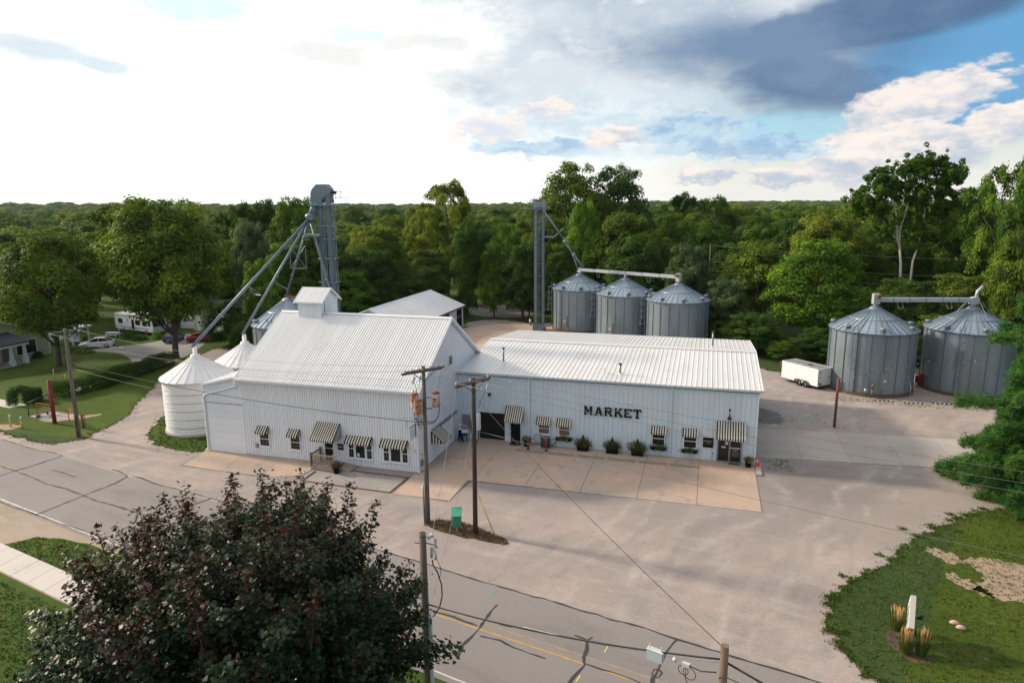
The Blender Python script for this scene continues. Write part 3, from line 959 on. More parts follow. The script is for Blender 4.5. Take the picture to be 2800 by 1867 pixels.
def window_part(root, face, u0, u1, z0, z1, sashes=1, muntin=(1, 1), off=0.0, glass=None, name='window', frame=.07, axis='y', trim=m_trim):
    """double-hung window standing proud of a wall; face = wall coordinate; axis 'y': wall faces -y, 'x': wall faces +x"""
    s = -1 if axis == 'y' else 1

    def bx(b, a0, a1, d0, d1, h0, h1, mi=0):
        d0, d1 = sorted((face + s * d0, face + s * d1))
        if axis == 'y': b.box(a0, a1, d0, d1, h0, h1, mi)
        else: b.box(d0, d1, a0, a1, h0, h1, mi)
    b = MB()
    bx(b, u0, u0 + frame, .02, .075, z0, z1)
    bx(b, u1 - frame, u1, .02, .075, z0, z1)
    bx(b, u0 + frame, u1 - frame, .02, .074, z1 - frame, z1)
    bx(b, u0 + frame, u1 - frame, .02, .074, z0, z0 + frame)
    w = b.build(name, trim, root)
    b = MB()
    bx(b, u0 - .03, u1 + .03, .02, .11, z0 - .06, z0 - .003)
    b.build('sill', trim, w)
    zs = [z0 + frame, z1 - frame]
    if sashes == 2:
        zm = (z0 + z1) / 2 + .02
        b = MB(); bx(b, u0 + frame, u1 - frame, .03, .066, zm - .025, zm + .025)
        b.build('sash_rail', trim, w)
        spans = [(zs[0], zm - .026), (zm + .026, zs[1])]
    else:
        spans = [tuple(zs)]
    for (a, c) in spans:
        b = MB(); bx(b, u0 + frame, u1 - frame, .022, .034, a, c)
        b.build('pane', glass or m_glass, w)
        if muntin != (1, 1):
            b = MB()
            for i in range(1, muntin[0]):
                uu = u0 + frame + (u1 - u0 - 2 * frame) * i / muntin[0]
                bx(b, uu - .008, uu + .008, .034, .046, a, c)
            for i in range(1, muntin[1]):
                zz = a + (c - a) * i / muntin[1]
                bx(b, u0 + frame, u1 - frame, .034, .044, zz - .008, zz + .008)
            b.build('muntin', m_greysteel, w)
    return w


def awning(root, face, u0, u1, ztop, zbot, proj, nstripe, drop=.17, axis='y'):
    """striped cloth awning: sloping top, closed sides, scalloped valance"""
    b = MB()
    n = nstripe

    def pt(u, d, z): return (u, face - d, z) if axis == 'y' else (face + d, u, z)
    T = .012
    for i in range(n):
        a, c = u0 + (u1 - u0) * i / n, u0 + (u1 - u0) * (i + 1) / n
        mi = (i + 1) % 2
        b.prism([pt(a, .035, ztop), pt(c, .035, ztop), pt(c, proj, zbot), pt(a, proj, zbot)], (0, 0, -T), mi)
    ns = max(3, int(proj / ((u1 - u0) / n)) + 1)
    for side in (u0, u1):
        s = -1 if side == u0 else 1
        for i in range(ns):
            d0, d1 = .035 + (proj - .035) * i / ns, .035 + (proj - .035) * (i + 1) / ns
            za, zb = ztop + (zbot - ztop) * i / ns - .014, ztop + (zbot - ztop) * (i + 1) / ns - .014
            lo = zbot - drop * .8
            off = (s * .01, 0, 0) if axis == 'y' else (0, s * .01, 0)
            b.prism([pt(side, d0, lo), pt(side, d1, lo), pt(side, d1, zb), pt(side, d0, za)], off, (i + (n % 2)) % 2)
    a_ = b.build('awning', [m_cream, m_awnblack], root)
    b = MB()
    for i in range(n):
        a, c = u0 + (u1 - u0) * i / n, u0 + (u1 - u0) * (i + 1) / n
        m = (a + c) / 2
        mi = (i + 1) % 2
        z = zbot - .002
        off = (0, -.01, 0) if axis == 'y' else (.01, 0, 0)
        q = [pt(a, proj + .001, z), pt(a, proj + .001, z - drop * .78), pt(a * .75 + c * .25, proj + .001, z - drop * .96), pt(m, proj + .001, z - drop),
             pt(a * .25 + c * .75, proj + .001, z - drop * .96), pt(c, proj + .001, z - drop * .78), pt(c, proj + .001, z)]
        b.prism(q, off, mi)
    b.build('valance', [m_cream, m_awnblack], a_)
    return a_


# ------------------------------------------------------------------ grain house (white gabled building on the left)
GX0, GX1, GY0, GY1, GE, GR = -15.47, 0.0, -8.33, 5.36, 6.62, 10.85
GM = (GY0 + GY1) / 2
gh = thing('grain_house', 'tall white gabled building with steep metal roof, cupola and five striped awnings in front', 'building', (-7.5, GM, 0))
T_ = .045
b = MB()
b.prism([(GX0 + T_, GY0 + T_, 0), (GX0 + T_, GY1 - T_, 0), (GX0 + T_, GY1 - T_, GE - .1), (GX0 + T_, GM, GR - .18), (GX0 + T_, GY0 + T_, GE - .1)], (GX1 - GX0 - 2 * T_, 0, 0))
b.build('wall', m_siding, gh)
BW = .212
nb = 73
bw = (GX1 - GX0) / nb
bm = MB().hexa([(.018, 0, 0), (bw - .018, 0, 0), (bw - .012, .04, 0), (.012, .04, 0), (.018, 0, 6.44), (bw - .018, 0, 6.44), (bw - .012, .04, 6.44), (.012, .04, 6.44)]).mesh('siding_board', m_siding)
for i in range(nb):
    place('siding_board', bm, gh, (GX0 + i * bw + 7.5, GY0 - GM, .08))
SL = (GR - GE) / (GM - GY0)
nb = 65
bw2 = (GY1 - GY0) / nb
for i in range(nb):
    y = GY0 + i * bw2
    zt = GE - .14 + SL * (min(y - GY0, GY1 - y) if (y + bw2 < GM or y > GM) else (GM - GY0)) + (0 if y < GM else -SL * bw2 * 0)
    zt = GE - .16 + SL * min(abs(y - GY0), abs(GY1 - y - bw2))
    MB().hexa([(GX1 - .035, y + .006, .08), (GX1, y + .012, .08), (GX1, y + bw2 - .012, .08), (GX1 - .035, y + bw2 - .006, .08),
               (GX1 - .035, y + .006, zt), (GX1, y + .012, zt), (GX1, y + bw2 - .012, zt), (GX1 - .035, y + bw2 - .006, zt)]).build('siding_board', m_siding, gh)
MB().box(GX1 - .11, GX1 + .02, GY0 - .02, GY0 + .12, .02, GE - .2).build('corner_trim', m_trim, gh)
MB().box(GX0 - .02, GX0 + .10, GY0 - .02, GY0 - .002, .06, GE - .2).build('corner_trim', m_trim, gh)
MB().box(GX0, GX1 + .005, GY0 + .02, GY1 - .1, -.02, .075).build('foundation', m_concgrey, gh)

# roof
ov = .36
rp = math.atan(SL)
Ls = (GM - GY0 + ov) / cos(rp)
x0r, x1r = GX0 - .28, GX1 + .30
npn = 18
pw = (x1r - x0r) / npn
rm = panel_mesh(pw, Ls, 4, .045, .032, m_roofw, name='roof_panel', gap=.006, flat=.55)
ze = GE + .04 - SL * ov
for i in range(npn):
    place('roof_panel', rm, gh, (x0r + i * pw + 7.5, GY0 - ov - GM, ze), (rp, 0, 0))
    place('roof_panel', rm, gh, (x0r + (i + 1) * pw + 7.5, GY1 + ov - GM, ze), (rp, 0, pi))
zr = ze + Ls * sin(rp)
MB().prism([(x0r - .03, GM - .24, zr - .085), (x0r - .03, GM, zr + .055), (x0r - .03, GM + .24, zr - .085), (x0r - .03, GM, zr + .02)], (x1r - x0r + .06, 0, 0)).build('ridge_cap', m_roofw, gh)
for xx in (x0r - .012, x1r + .012):
    d = .035 if xx > 0 else -.035
    for sgn in (0, 1):
        ya, yb = (GY0 - ov, GM) if sgn == 0 else (GY1 + ov, GM)
        MB().prism([(xx, ya, ze - .18), (xx, yb, zr - .18), (xx, yb, zr + .03), (xx, ya, ze + .03)], (d, 0, 0)).build('rake_trim', m_trim, gh)
for sgn, yy in ((1, GY0), (-1, GY1)):
    MB().prism([(GX1 + .005, yy - sgn * (ov - .04), ze - .19), (GX1 + .005, GM, zr - .19), (GX1 + .30, GM, zr - .19), (GX1 + .30, yy - sgn * (ov - .04), ze - .19)], (0, 0, .04)).build('soffit', m_trim, gh)
MB().box(x0r + .02, x1r - .02, GY0 - ov + .10, GY0 - ov + .13, ze - .24, ze - .02).build('fascia', m_trim, gh)
MB().box(x0r + .05, x1r - .05, GY0 - ov + .13, GY0 - .04, ze - .235, ze - .2).build('soffit', m_trim, gh)
b = MB()
b.prism([(x0r, GY0 - ov + .095, ze - .02), (x0r, GY0 - ov + .095, ze - .15), (x0r, GY0 - ov - .01, ze - .15), (x0r, GY0 - ov - .05, ze - .02), (x0r, GY0 - ov - .03, ze - .02), (x0r, GY0 - ov, ze - .135), (x0r, GY0 - ov + .075, ze - .135), (x0r, GY0 - ov + .075, ze - .02)], (x1r - x0r, 0, 0))
b.build('gutter', m_trim, gh)
b = MB()
for row, yy in enumerate((.35, .62, .9)):
    for i in range(72):
        if row == 1 and i % 2: continue
        s = yy / cos(rp)
        x = x0r + (i + .5) * pw / 4
        y = GY0 - ov + yy; z = ze + yy * SL + .03
        b.box(x - .022, x + .022, y - .015, y + .015, z, z + .06)
so = b.build('snow_guard', m_porc, gh)
so['kind'] = 'stuff'
# downspouts
MB().tube([(GX1 - .28, GY0 - ov + .03, ze - .15), (GX1 - .28, GY0 - ov + .03, ze - .32), (GX1 - .18, GY0 - .06, ze - .5), (GX1 - .055, GY0 - .06, ze - .62), (GX1 - .055, GY0 - .06, .25), (GX1 + .02, GY0 - .2, .12)], .05, 6, sm=False).build('downspout', m_trim, gh)
# cupola
CX0, CX1, CY0, CY1 = -13.73, -11.48, -2.1, .62
cz = lambda y: ze + (GM + .0 - abs(y - GM) - (GY0 - ov)) * SL
CE, CRZ = 11.93, 12.9
cm = (CY0 + CY1) / 2
b = MB()
b.prism([(CX0 + .03, CY0 + .03, 9.9), (CX0 + .03, CY1 - .03, 9.6), (CX0 + .03, CY1 - .03, CE), (CX0 + .03, cm, CRZ - .1), (CX0 + .03, CY0 + .03, CE)], (CX1 - CX0 - .06, 0, 0))
cup = b.build('cupola', m_siding, gh)
cb = MB().hexa([(.012, 0, 0), (.213, 0, 0), (.219, .028, 0), (.006, .028, 0), (.012, 0, 1.5), (.213, 0, 1.5), (.219, .028, 1.5), (.006, .028, 1.5)]).mesh('siding_board', m_siding)
for i in range(10):
    place('siding_board', cb, cup, (CX0 + i * .225 + 7.5, CY0 - GM, 10.44))
for i in range(12):
    y = CY0 + i * (CY1 - CY0) / 12
    w = (CY1 - CY0) / 12
    zt = CE - .05 + (CRZ - CE) / (cm - CY0) * min(y - CY0, CY1 - y - w)
    MB().hexa([(CX1 - .028, y + .006, 10.0), (CX1, y + .012, 10.0), (CX1, y + w - .012, 10.0), (CX1 - .028, y + w - .006, 10.0),
               (CX1 - .028, y + .006, zt), (CX1, y + .012, zt), (CX1, y + w - .012, zt), (CX1 - .028, y + w - .006, zt)]).build('siding_board', m_siding, cup)
cp = math.atan((CRZ - CE) / (cm - CY0))
cl = (cm - CY0 + .28) / cos(cp)
crm = panel_mesh(.565, cl, 2, .05, .024, m_roofw, name='roof_panel', gap=.003)
for i in range(5):
    place('roof_panel', crm, cup, (CX0 - .28 + i * .565 + 7.5, CY0 - .28 - GM, CE + .06 - .28 * math.tan(cp)), (cp, 0, 0))
    place('roof_panel', crm, cup, (CX0 - .28 + (i + 1) * .565 + 7.5, CY1 + .28 - GM, CE + .06 - .28 * math.tan(cp)), (cp, 0, pi))
for xx in (CX0 - .30, CX1 + .27):
    for ya, yb in ((CY0 - .28, cm), (CY1 + .28, cm)):
        zlo = CE + .06 - .28 * math.tan(cp)
        zhi = CRZ + .06
        MB().prism([(xx, ya, zlo - .13), (xx, yb, zhi - .13), (xx, yb, zhi + .03), (xx, ya, zlo + .03)], (.03, 0, 0)).build('rake_trim', m_trim, cup)
MB().box(CX0 - .26, CX1 + .26, CY0 - .29, CY0 - .262, CE - .19, CE - .06).build('fascia', m_trim, cup)
MB().tube([(-11.9, -2.15, 10.42), (-11.45, -1.6, 11.0), (-11.45, -1.5, 12.0), (-11.2, -1.0, 12.72)], .018, 5).build('cable', m_arm, cup)

# lean-to with garage door
LX0 = -19.05
b = MB()
b.prism([(LX0 + T_, GY0 + T_, 0), (GX0 + .02, GY0 + T_, 0), (GX0 + .02, GY0 + T_, 6.62), (LX0 + T_, GY0 + T_, 5.72)], (0, 11.5, 0))
lt = b.build('lean_to', m_siding, gh)
n = 17
w = (GX0 - LX0) / n
for i in range(n):
    x = LX0 + i * w
    zt = 5.66 + .9 * i / n
    zb = 4.24 if i > 0 else .08
    MB().hexa([(x + .012, GY0, zb), (x + w - .012, GY0, zb), (x + w - .006, GY0 + .035, zb), (x + .006, GY0 + .035, zb),
               (x + .012, GY0, zt), (x + w - .012, GY0, zt), (x + w - .006, GY0 + .035, zt), (x + .006, GY0 + .035, zt)]).build('siding_board', m_siding, lt)
gd = MB().box(-18.84, -15.42, GY0 + .05, GY0 + .075, .02, 4.2).build('garage_door', m_trim, gh)
gp = MB().hexa([(0, 0, 0), (3.4, 0, 0), (3.4, .04, 0), (0, .04, 0), (.012, -.012, .585), (3.388, -.012, .585), (3.4, .04, .59), (0, .04, .59)]).mesh('door_panel', m_siding)
for i in range(7):
    place('door_panel', gp, gd, (-18.83 + 7.5, GY0 + .012 - GM, .025 + i * .597))
MB().box(-18.9, -15.36, GY0 - .02, GY0 - .002, 4.2, 4.25).build('door_header', m_greysteel, gh)
lp = math.atan(.9 / 3.6)
lrm = MB().hexa([(0, 0, -.012), (3.82, 0, -.012), (3.82, 1.146, -.012), (0, 1.146, -.012), (0, 0, .012), (3.82, 0, .012), (3.82, 1.146, .012), (0, 1.146, .012)])
lrm.box(0, 3.82, .55, .59, .0125, .035); lrm.box(0, 3.82, 0.02, .06, .0125, .035)
lrm = lrm.mesh('roof_panel', m_roofw)
for i in range(10):
    place('roof_panel', lrm, lt, (LX0 - .18 + 7.5, GY0 - .12 + i * 1.15 - GM, 5.72), (0, -lp, 0))
MB().prism([(LX0 - .18, GY0 - .15, 5.56), (GX0 - .02, GY0 - .15, 6.48), (GX0 - .02, GY0 - .15, 6.65), (LX0 - .18, GY0 - .15, 5.74)], (0, .03, 0)).build('fascia', m_trim, lt)
MB().box(LX0 - .02, LX0 + .16, GY0 - .03, GY0 - .003, .02, 5.5).build('corner_trim', m_trim, lt)
MB().tube([(GX0 - .12, GY0 - ov, ze - .1), (GX0 - .12, GY0 - ov, ze - .36), (GX0 - .25, GY0 - .11, ze - .62), (LX0 + .35, GY0 - .09, 4.95), (LX0 + .06, GY0 - .09, 4.75), (LX0 + .06, GY0 - .09, .3), (LX0 - .06, GY0 - .3, .12)], .065, 6, sm=False).build('downspout', m_trim, gh)
# white annex block behind
bk = MB().box(-19.0, -15.6, 3.5, 6.2, 0, 7.0)
bk.box(-19.25, -15.5, 3.3, 6.4, 7.003, 7.32)
bk.build('rear_annex', m_trim, gh)

# windows, doors, awnings on the front
window_part(gh, GY0, -13.98, -13.02, .90, 2.15, 2, (3, 2))
window_part(gh, GY0, -11.13, -10.17, .87, 2.12, 2, (3, 2))
awning(gh, GY0, -14.02, -13.03, 2.64, 2.20, .52, 9, .15)
awning(gh, GY0, -11.14, -10.16, 2.62, 2.18, .52, 9, .15)
awning(gh, GY0, -8.57, -6.55, 3.42, 2.35, 1.22, 21, .16)
awning(gh, GY0, -6.03, -3.84, 2.54, 2.10, .52, 19, .15)
awning(gh, GY0, -3.04, -.86, 2.54, 2.10, .52, 19, .15)
for u0, u1 in ((-5.93, -3.85), (-2.95, -.85)):
    b = MB()
    b.box(u0 - .05, u1 + .05, GY0 - .05, GY0 - .02, .66, 2.3)
    b.build('window_surround', m_trim, gh)
    window_part(gh, GY0 - .03, u0, u0 + .54, .72, 2.2, 2, (2, 2), frame=.06)
    window_part(gh, GY0 - .03, u0 + .58, u1 - .58, .72, 2.2, 1, frame=.07)
    window_part(gh, GY0 - .03, u1 - .54, u1, .72, 2.2, 2, (2, 2), frame=.06)
MB().box(-5.18, -4.98, GY0 - .082, GY0 - .077, .86, 1.16).build('notice', m_porc, gh)
b = MB()
b.box(-8.12, -8.0, GY0 - .06, GY0 - .02, .3, 2.4); b.box(-7.26, -7.14, GY0 - .06, GY0 - .02, .3, 2.4); b.box(-8.0, -7.26, GY0 - .06, GY0 - .02, 2.33, 2.4)
dr = b.build('door', m_trim, gh)
MB().box(-8.0, -7.26, GY0 - .04, GY0 - .022, .3, 2.33).build('pane', m_glass, dr)
MB().box(-7.99, -7.27, GY0 - .055, GY0 - .041, 1.28, 1.33).build('push_bar', m_rim, dr)
MB().box(-7.33, -7.29, GY0 - .11, GY0 - .056, 1.2, 1.45).build('handle', m_rim, dr)
MB().box(-14.36, -14.12, GY0 - .14, GY0 - .002, .78, 1.06).build('meter_box', m_greysteel, gh)
MB().box(-.34, -.28, GY0 - .08, GY0 - .002, 1.72, 1.80).build('tap', m_greysteel, gh)
# gable side (faces +x)
window_part(gh, 0.0, -1.92, -1.03, 6.85, 7.72, 1, (2, 1), axis='x', glass=m_glassb)
b = MB()
b.prism([(.012, -5.8, 2.42), (.012, -.35, 2.42), (.012, -.35, 2.62), (.012, -5.8, 2.66)], (.10, 0, 0))
b.build('door_track', m_galv, gh)
b = MB()
b.box(.004, .05, -7.05, -3.28, .1, 2.44)
b.build('sliding_door', m_siding, gh)
MB().box(.052, .085, -3.36, -3.28, .1, 2.42).build('door_trim', m_trim, gh)
awning(gh, .05, -6.1, -4.3, 2.58, 1.72, 1.0, 13, .12, axis='x')
MB().box(.002, .12, -8.14, -7.74, .47, .95).build('meter_box', m_greysteel, gh)
MB().tube([(.03, -8.1, 1.55), (.05, -7.35, 1.02)], .02, 5).build('stay_rod', m_deck, gh)

# signs on the grain house
def text_mesh(body, size, mat, name='lettering', depth=.004):
    cu = bpy.data.curves.new(name, 'FONT')
    cu.body = body
    cu.size = size
    cu.extrude = depth
    cu.resolution_u = 2
    cu.align_x = 'CENTER'
    cu.align_y = 'CENTER'
    o = bpy.data.objects.new(name, cu)
    COL.objects.link(o)
    dg = bpy.context.evaluated_depsgraph_get()
    me = bpy.data.meshes.new_from_object(o.evaluated_get(dg))
    me.name = name
    me.materials.clear()
    me.materials.append(mat)
    bpy.data.objects.remove(o)
    bpy.data.curves.remove(cu)
    return me


m_signwhite = M('sign_white', (.6, .6, .58), .6)
sg = thing('wall_sign', 'small square black sign with white script initial beside the porch door', 'sign', (-6.6, GY0 - .03, 1.52))
MB().box(-.33, .33, -.03, .028, -.32, .32).local('frame', m_trim, sg)
MB().box(-.27, .27, -.042, -.031, -.26, .26).local('board', m_dark, sg)
place('lettering', text_mesh('( M )', .26, m_signwhite), sg, (0, -.046, 0), (pi / 2, 0, 0))
bs = thing('hanging_sign', 'white panel sign hanging from a black bracket at the grain house front corner', 'sign', (-.22, GY0 - .02, 3.85))
MB().box(-.025, .025, -.02, .015, -.95, .08).local('wall_plate', m_black, bs)
MB().box(-.02, .02, -1.05, -.021, .02, .065).local('bracket_arm', m_black, bs)
MB().box(-.018, .018, -1.02, -.12, -.98, -.02).local('panel', m_siding, bs)
for zz, ww in ((-.3, .6), (-.5, .66), (-.7, .5)):
    MB().box(.0185, .021, -.57 - ww / 2, -.57 + ww / 2, zz - .035, zz + .035).local('faded_lettering', M('faded_sign_paint', (.42, .40, .42), .7) if zz == -.3 else bpy.data.materials['faded_sign_paint'], bs)
lb_ = MB().lathe([(.02, 0), (.10, -.12), (.11, -.2), (.085, -.2), (.08, -.13), (.0, -.05)], 12)
lb_.tube([(0, .12, .1), (0, .06, .14), (0, 0, .1), (0, 0, 0)], .012, 5)
lt_ = lb_.local('wall_lamp', m_trim, None, (-1.02, GY0 - .14, 4.05))
tag(lt_, 'white gooseneck wall lamp above the hanging white sign', 'lamp')

# deck and porch
po = thing('wooden_porch', 'weathered wooden porch with baluster railing under the large front awning', 'porch', (-7.4, GY0 - .75, 0))
def pbox(n, *a, mat=m_deck): return MB().box(*a).build(n, mat, po)
for i in range(9):
    pbox('plank', -8.45 + .003, -6.4, GY0 - 1.42 + i * .155, GY0 - 1.42 + i * .155 + .146, .26, .30)
pbox('skirt_board', -8.45, -6.4, GY0 - 1.47, GY0 - 1.43, .05, .29)
pbox('skirt_board', -8.48, -8.451, GY0 - 1.43, GY0 - .05, .05, .29)
for (x, y, mt) in ((-8.42, GY0 - 1.42, m_postbrown), (-8.42, GY0 - .1, m_postbrown), (-6.46, GY0 - 1.42, m_deck)):
    pbox('post', x - .05, x + .05, y - .05, y + .05, .3, 1.38, mat=mt)
pbox('rail', -8.37, -6.51, GY0 - 1.46, GY0 - 1.38, 1.2, 1.26)
pbox('rail', -8.37, -6.51, GY0 - 1.45, GY0 - 1.40, .40, .46)
pbox('rail', -8.47, -8.37, GY0 - 1.37, GY0 - .15, 1.2, 1.26, mat=m_postbrown)
pbox('rail', -8.45, -8.40, GY0 - 1.37, GY0 - .15, .40, .46)
bal = MB().box(-.018, .018, -.018, .018, .461, 1.199).mesh('baluster', m_deck)
for i in range(15):
    place('baluster', bal, po, (-8.27 + i * .125 + 7.4, GY0 - 1.42 - GY0 + .75, 0))
for i in range(9):
    place('baluster', bal, po, (-8.42 + 7.4, -1.28 + i * .13 + .75, 0))
rp_ = thing('wooden_ramp', 'low ramp of weathered boards right of the porch by the wall', 'ramp', (-5.9, GY0 - .7, 0))
for i in range(9):
    x = -6.36 + i * .125
    z1 = .27 - i * .018
    MB().hexa([(x, GY0 - 1.22, .02), (x + .115, GY0 - 1.22, .02), (x + .115, GY0 - .05, .02), (x, GY0 - .05, .02),
               (x, GY0 - 1.22, z1), (x + .115, GY0 - 1.22, z1 - .016), (x + .115, GY0 - .05, z1 - .016), (x, GY0 - .05, z1)]).build('plank', m_deck, rp_)
MB().prism([(-6.38, GY0 - 1.26, .0), (-5.24, GY0 - 1.26, .0), (-5.24, GY0 - 1.26, .08), (-6.38, GY0 - 1.26, .25)], (0, .03, 0)).build('side_board', m_deck, rp_)
bed = thing('timber_edging', 'thin brown timber edging round the gravel bed before the windows', 'edging', (-4.2, -11, 0))
for p, q in (((-7.85, -11.98), (-.62, -12.2)), ((-.62, -12.2), (-.5, -9.3)), ((-5.8, -9.25), (-.5, -9.35)), ((-7.85, -11.98), (-7.9, -10.1))):
    d = (Vector(q) - Vector(p)).normalized(); nn = Vector((-d.y, d.x)) * .05
    MB().prism([(p[0] - nn.x, p[1] - nn.y, 0), (q[0] - nn.x, q[1] - nn.y, 0), (q[0] + nn.x, q[1] + nn.y, 0), (p[0] + nn.x, p[1] + nn.y, 0)], (0, 0, .07)).build('timber', m_postbrown, bed)

# ------------------------------------------------------------------ market building (long low hall on the right)
ML, MDp, ME, MRZ = 24.52, 19.67, 6.0, 6.9
mk = thing('market_building', 'long low white metal market hall with shallow ribbed roof and six striped awnings', 'building', (12, 9.8, 0))
def mloc(x, y, z): return (x - 12, y - 9.8, z)
b = MB()
b.prism([(.02, .06, 0), (.02, MDp - .06, 0), (.02, MDp - .06, ME - .1), (.02, MDp / 2, MRZ - .1), (.02, .06, ME - .1)], (1.88, 0, 0))
b.prism([(1.9, .42, 0), (1.9, MDp - .06, 0), (1.9, MDp - .06, ME - .1), (1.9, MDp / 2, MRZ - .1), (1.9, .42, ME - .1)], (2.36, 0, 0))
b.prism([(4.26, .06, 0), (4.26, MDp - .06, 0), (4.26, MDp - .06, ME - .1), (4.26, MDp / 2, MRZ - .1), (4.26, .06, ME - .1)], (ML - 4.26 - .06, 0, 0))
b.box(1.9, 4.26, .06, .42, 2.5, ME - .1)
b.build('wall', m_mwall, mk)
npn = 21
pw = ML / npn
wm = panel_mesh(pw, ME - .16, 3, .10, .038, m_mwall, name='wall_panel', flat=.55)
wm2 = panel_mesh(pw, ME - .16 - 2.46, 3, .10, .038, m_mwall, name='wall_panel', flat=.55)
for i in range(npn):
    if i < 4:
        place('wall_panel', wm2, mk, mloc(i * pw, .048, 2.52), (pi / 2, 0, 0))
    else:
        place('wall_panel', wm, mk, mloc(i * pw, .048, .06), (pi / 2, 0, 0))
for x0, x1 in ((0.01, .95), (.95, 1.9)):
    place('wall_panel', panel_mesh(x1 - x0, 2.44, 3, .09, .038, m_mwall, name='wall_panel', flat=.55), mk, mloc(x0, .048, .06), (pi / 2, 0, 0))
MB().box(4.27, 4.66, .0, .048, .04, 2.5).build('pier', m_mwall, mk)
# right end
ne = 17
ew = MDp / ne
for i in range(ne):
    y0 = i * ew
    zt = ME - .14 + (MRZ - ME) / (MDp / 2) * min(y0, MDp - y0 - ew)
    zt = max(zt, ME - .14)
    place('wall_panel', panel_mesh(ew, zt, 3, .10, .038, m_mwall, name='wall_panel', flat=.55), mk, mloc(ML - .05, y0, .06), (pi / 2, 0, pi / 2))
MB().box(ML - .09, ML + .02, -.02, .10, .03, ME - .12).build('corner_trim', m_trim, mk)
# roof
sl = math.atan((MRZ - ME) / (MDp / 2))
Lm = (MDp / 2 + .22) / cos(sl)
rmm = panel_mesh((ML + .3) / npn, Lm, 3, .10, .03, m_mroof, name='roof_panel', flat=.5)
zem = ME + .03 - .22 * math.tan(sl)
for i in range(npn):
    place('roof_panel', rmm, mk, mloc(i * (ML + .3) / npn - .05, -.22, zem), (sl, 0, 0))
    place('roof_panel', rmm, mk, mloc((i + 1) * (ML + .3) / npn - .05, MDp + .22, zem), (sl, 0, pi))
zrm = zem + Lm * sin(sl)
MB().prism([(-.05, MDp / 2 - .42, zrm + .012), (-.05, MDp / 2, zrm + .062), (-.05, MDp / 2 + .42, zrm + .012), (-.05, MDp / 2, zrm + .05)], (ML + .3, 0, 0)).build('ridge_cap', m_mroof, mk)
for ya, yb in ((-.22, MDp / 2), (MDp + .22, MDp / 2)):
    MB().prism([(ML + .255, ya, zem - .16), (ML + .255, yb, zrm - .16), (ML + .255, yb, zrm + .055), (ML + .255, ya, zem + .055)], (.03, 0, 0)).build('rake_trim', m_trim, mk)
    MB().prism([(ML + .02, ya, zem - .17), (ML + .02, yb, zrm - .17), (ML + .25, yb, zrm - .17), (ML + .25, ya, zem - .17)], (0, 0, .03)).build('soffit', m_trim, mk)
b = MB()
b.prism([(0, -.10, zem - .03), (0, -.10, zem - .17), (0, -.22, zem - .17), (0, -.26, zem - .03), (0, -.24, zem - .03), (0, -.205, zem - .15), (0, -.115, zem - .15), (0, -.115, zem - .03)], (ML + .2, 0, 0))
b.build('gutter', m_mwall, mk)
MB().box(0.02, ML + .1, -.095, -.03, zem - .26, zem - .06).build('fascia', m_dark, mk)
for x in (6.45, 18.05):
    MB().box(x - .055, x + .055, -.10, -.0, .12, ME - .2).build('downspout', m_mwall, mk)
# garage door (dark glass sections), set back
b = MB(); b.box(1.92, 4.24, .36, .40, .05, 2.48)
gdm = b.build('garage_door', m_dark, mk)
for r_ in range(4):
    for c_ in range(2):
        MB().box(1.98 + c_ * 1.16, 1.98 + c_ * 1.16 + 1.06, .345, .359, .13 + r_ * .6, .13 + r_ * .6 + .5).build('pane', m_glass, gdm)
MB().box(1.9, 4.26, .0, .42, .0, .05).build('threshold', m_concgrey, mk)
# personnel door
MB().box(4.72, 4.80, -.03, .02, .05, 2.2).build('door_frame', m_mwall, mk)
MB().box(5.66, 5.74, -.03, .02, .05, 2.2).build('door_frame', m_mwall, mk)
b = MB(); b.box(4.80, 5.66, -.045, -.01, .07, 2.15)
pd = b.build('door', m_dark, mk)
MB().box(5.10, 5.40, -.055, -.046, 1.68, 1.82).build('notice', m_glassb, pd)
MB().cyl(0, 0, 0, .05, .03, 8).rot(0).local('handle', m_rim, pd, (4.88 - 12, -.05 - 9.8, 1.05), (pi / 2, 0, 0))
# entrance doors
b = MB()
for a, c in ((21.66, 21.74), (22.53, 22.65), (23.40, 23.50)):
    b.box(a, c, -.06, .0, .05, 2.3)
b.box(21.74, 22.53, -.055, -.005, 2.24, 2.3); b.box(22.65, 23.40, -.055, -.005, 2.24, 2.3)
b.box(21.74, 22.53, -.055, -.005, .05, .15); b.box(22.65, 23.40, -.055, -.005, .05, .15)
ent = b.build('entrance_door', m_galv, mk)
MB().box(21.74, 22.53, -.035, -.01, .15, 2.24).build('pane', m_glass, ent)
MB().box(22.65, 23.40, -.035, -.01, .15, 2.24).build('pane', m_glass, ent)
MB().box(22.65, 23.40, -.085, -.056, 1.22, 1.28).build('push_bar', m_trim, ent)
MB().box(22.24, 22.47, -.042, -.036, 1.46, 1.74).build('notice', m_porc, ent)
MB().box(21.98, 22.30, -.042, -.036, 1.2, 1.33).build('notice', m_cream, ent)
b = MB()
for zz in (.55, .66, .77, .88, 1.0):
    for xx in (22.8, 22.98, 23.14):
        b.box(xx, xx + .12, -.041, -.036, zz, zz + .05)
b.box(22.84, 23.2, -.041, -.036, 1.07, 1.12)
b.build('door_lettering', m_greysteel, ent)
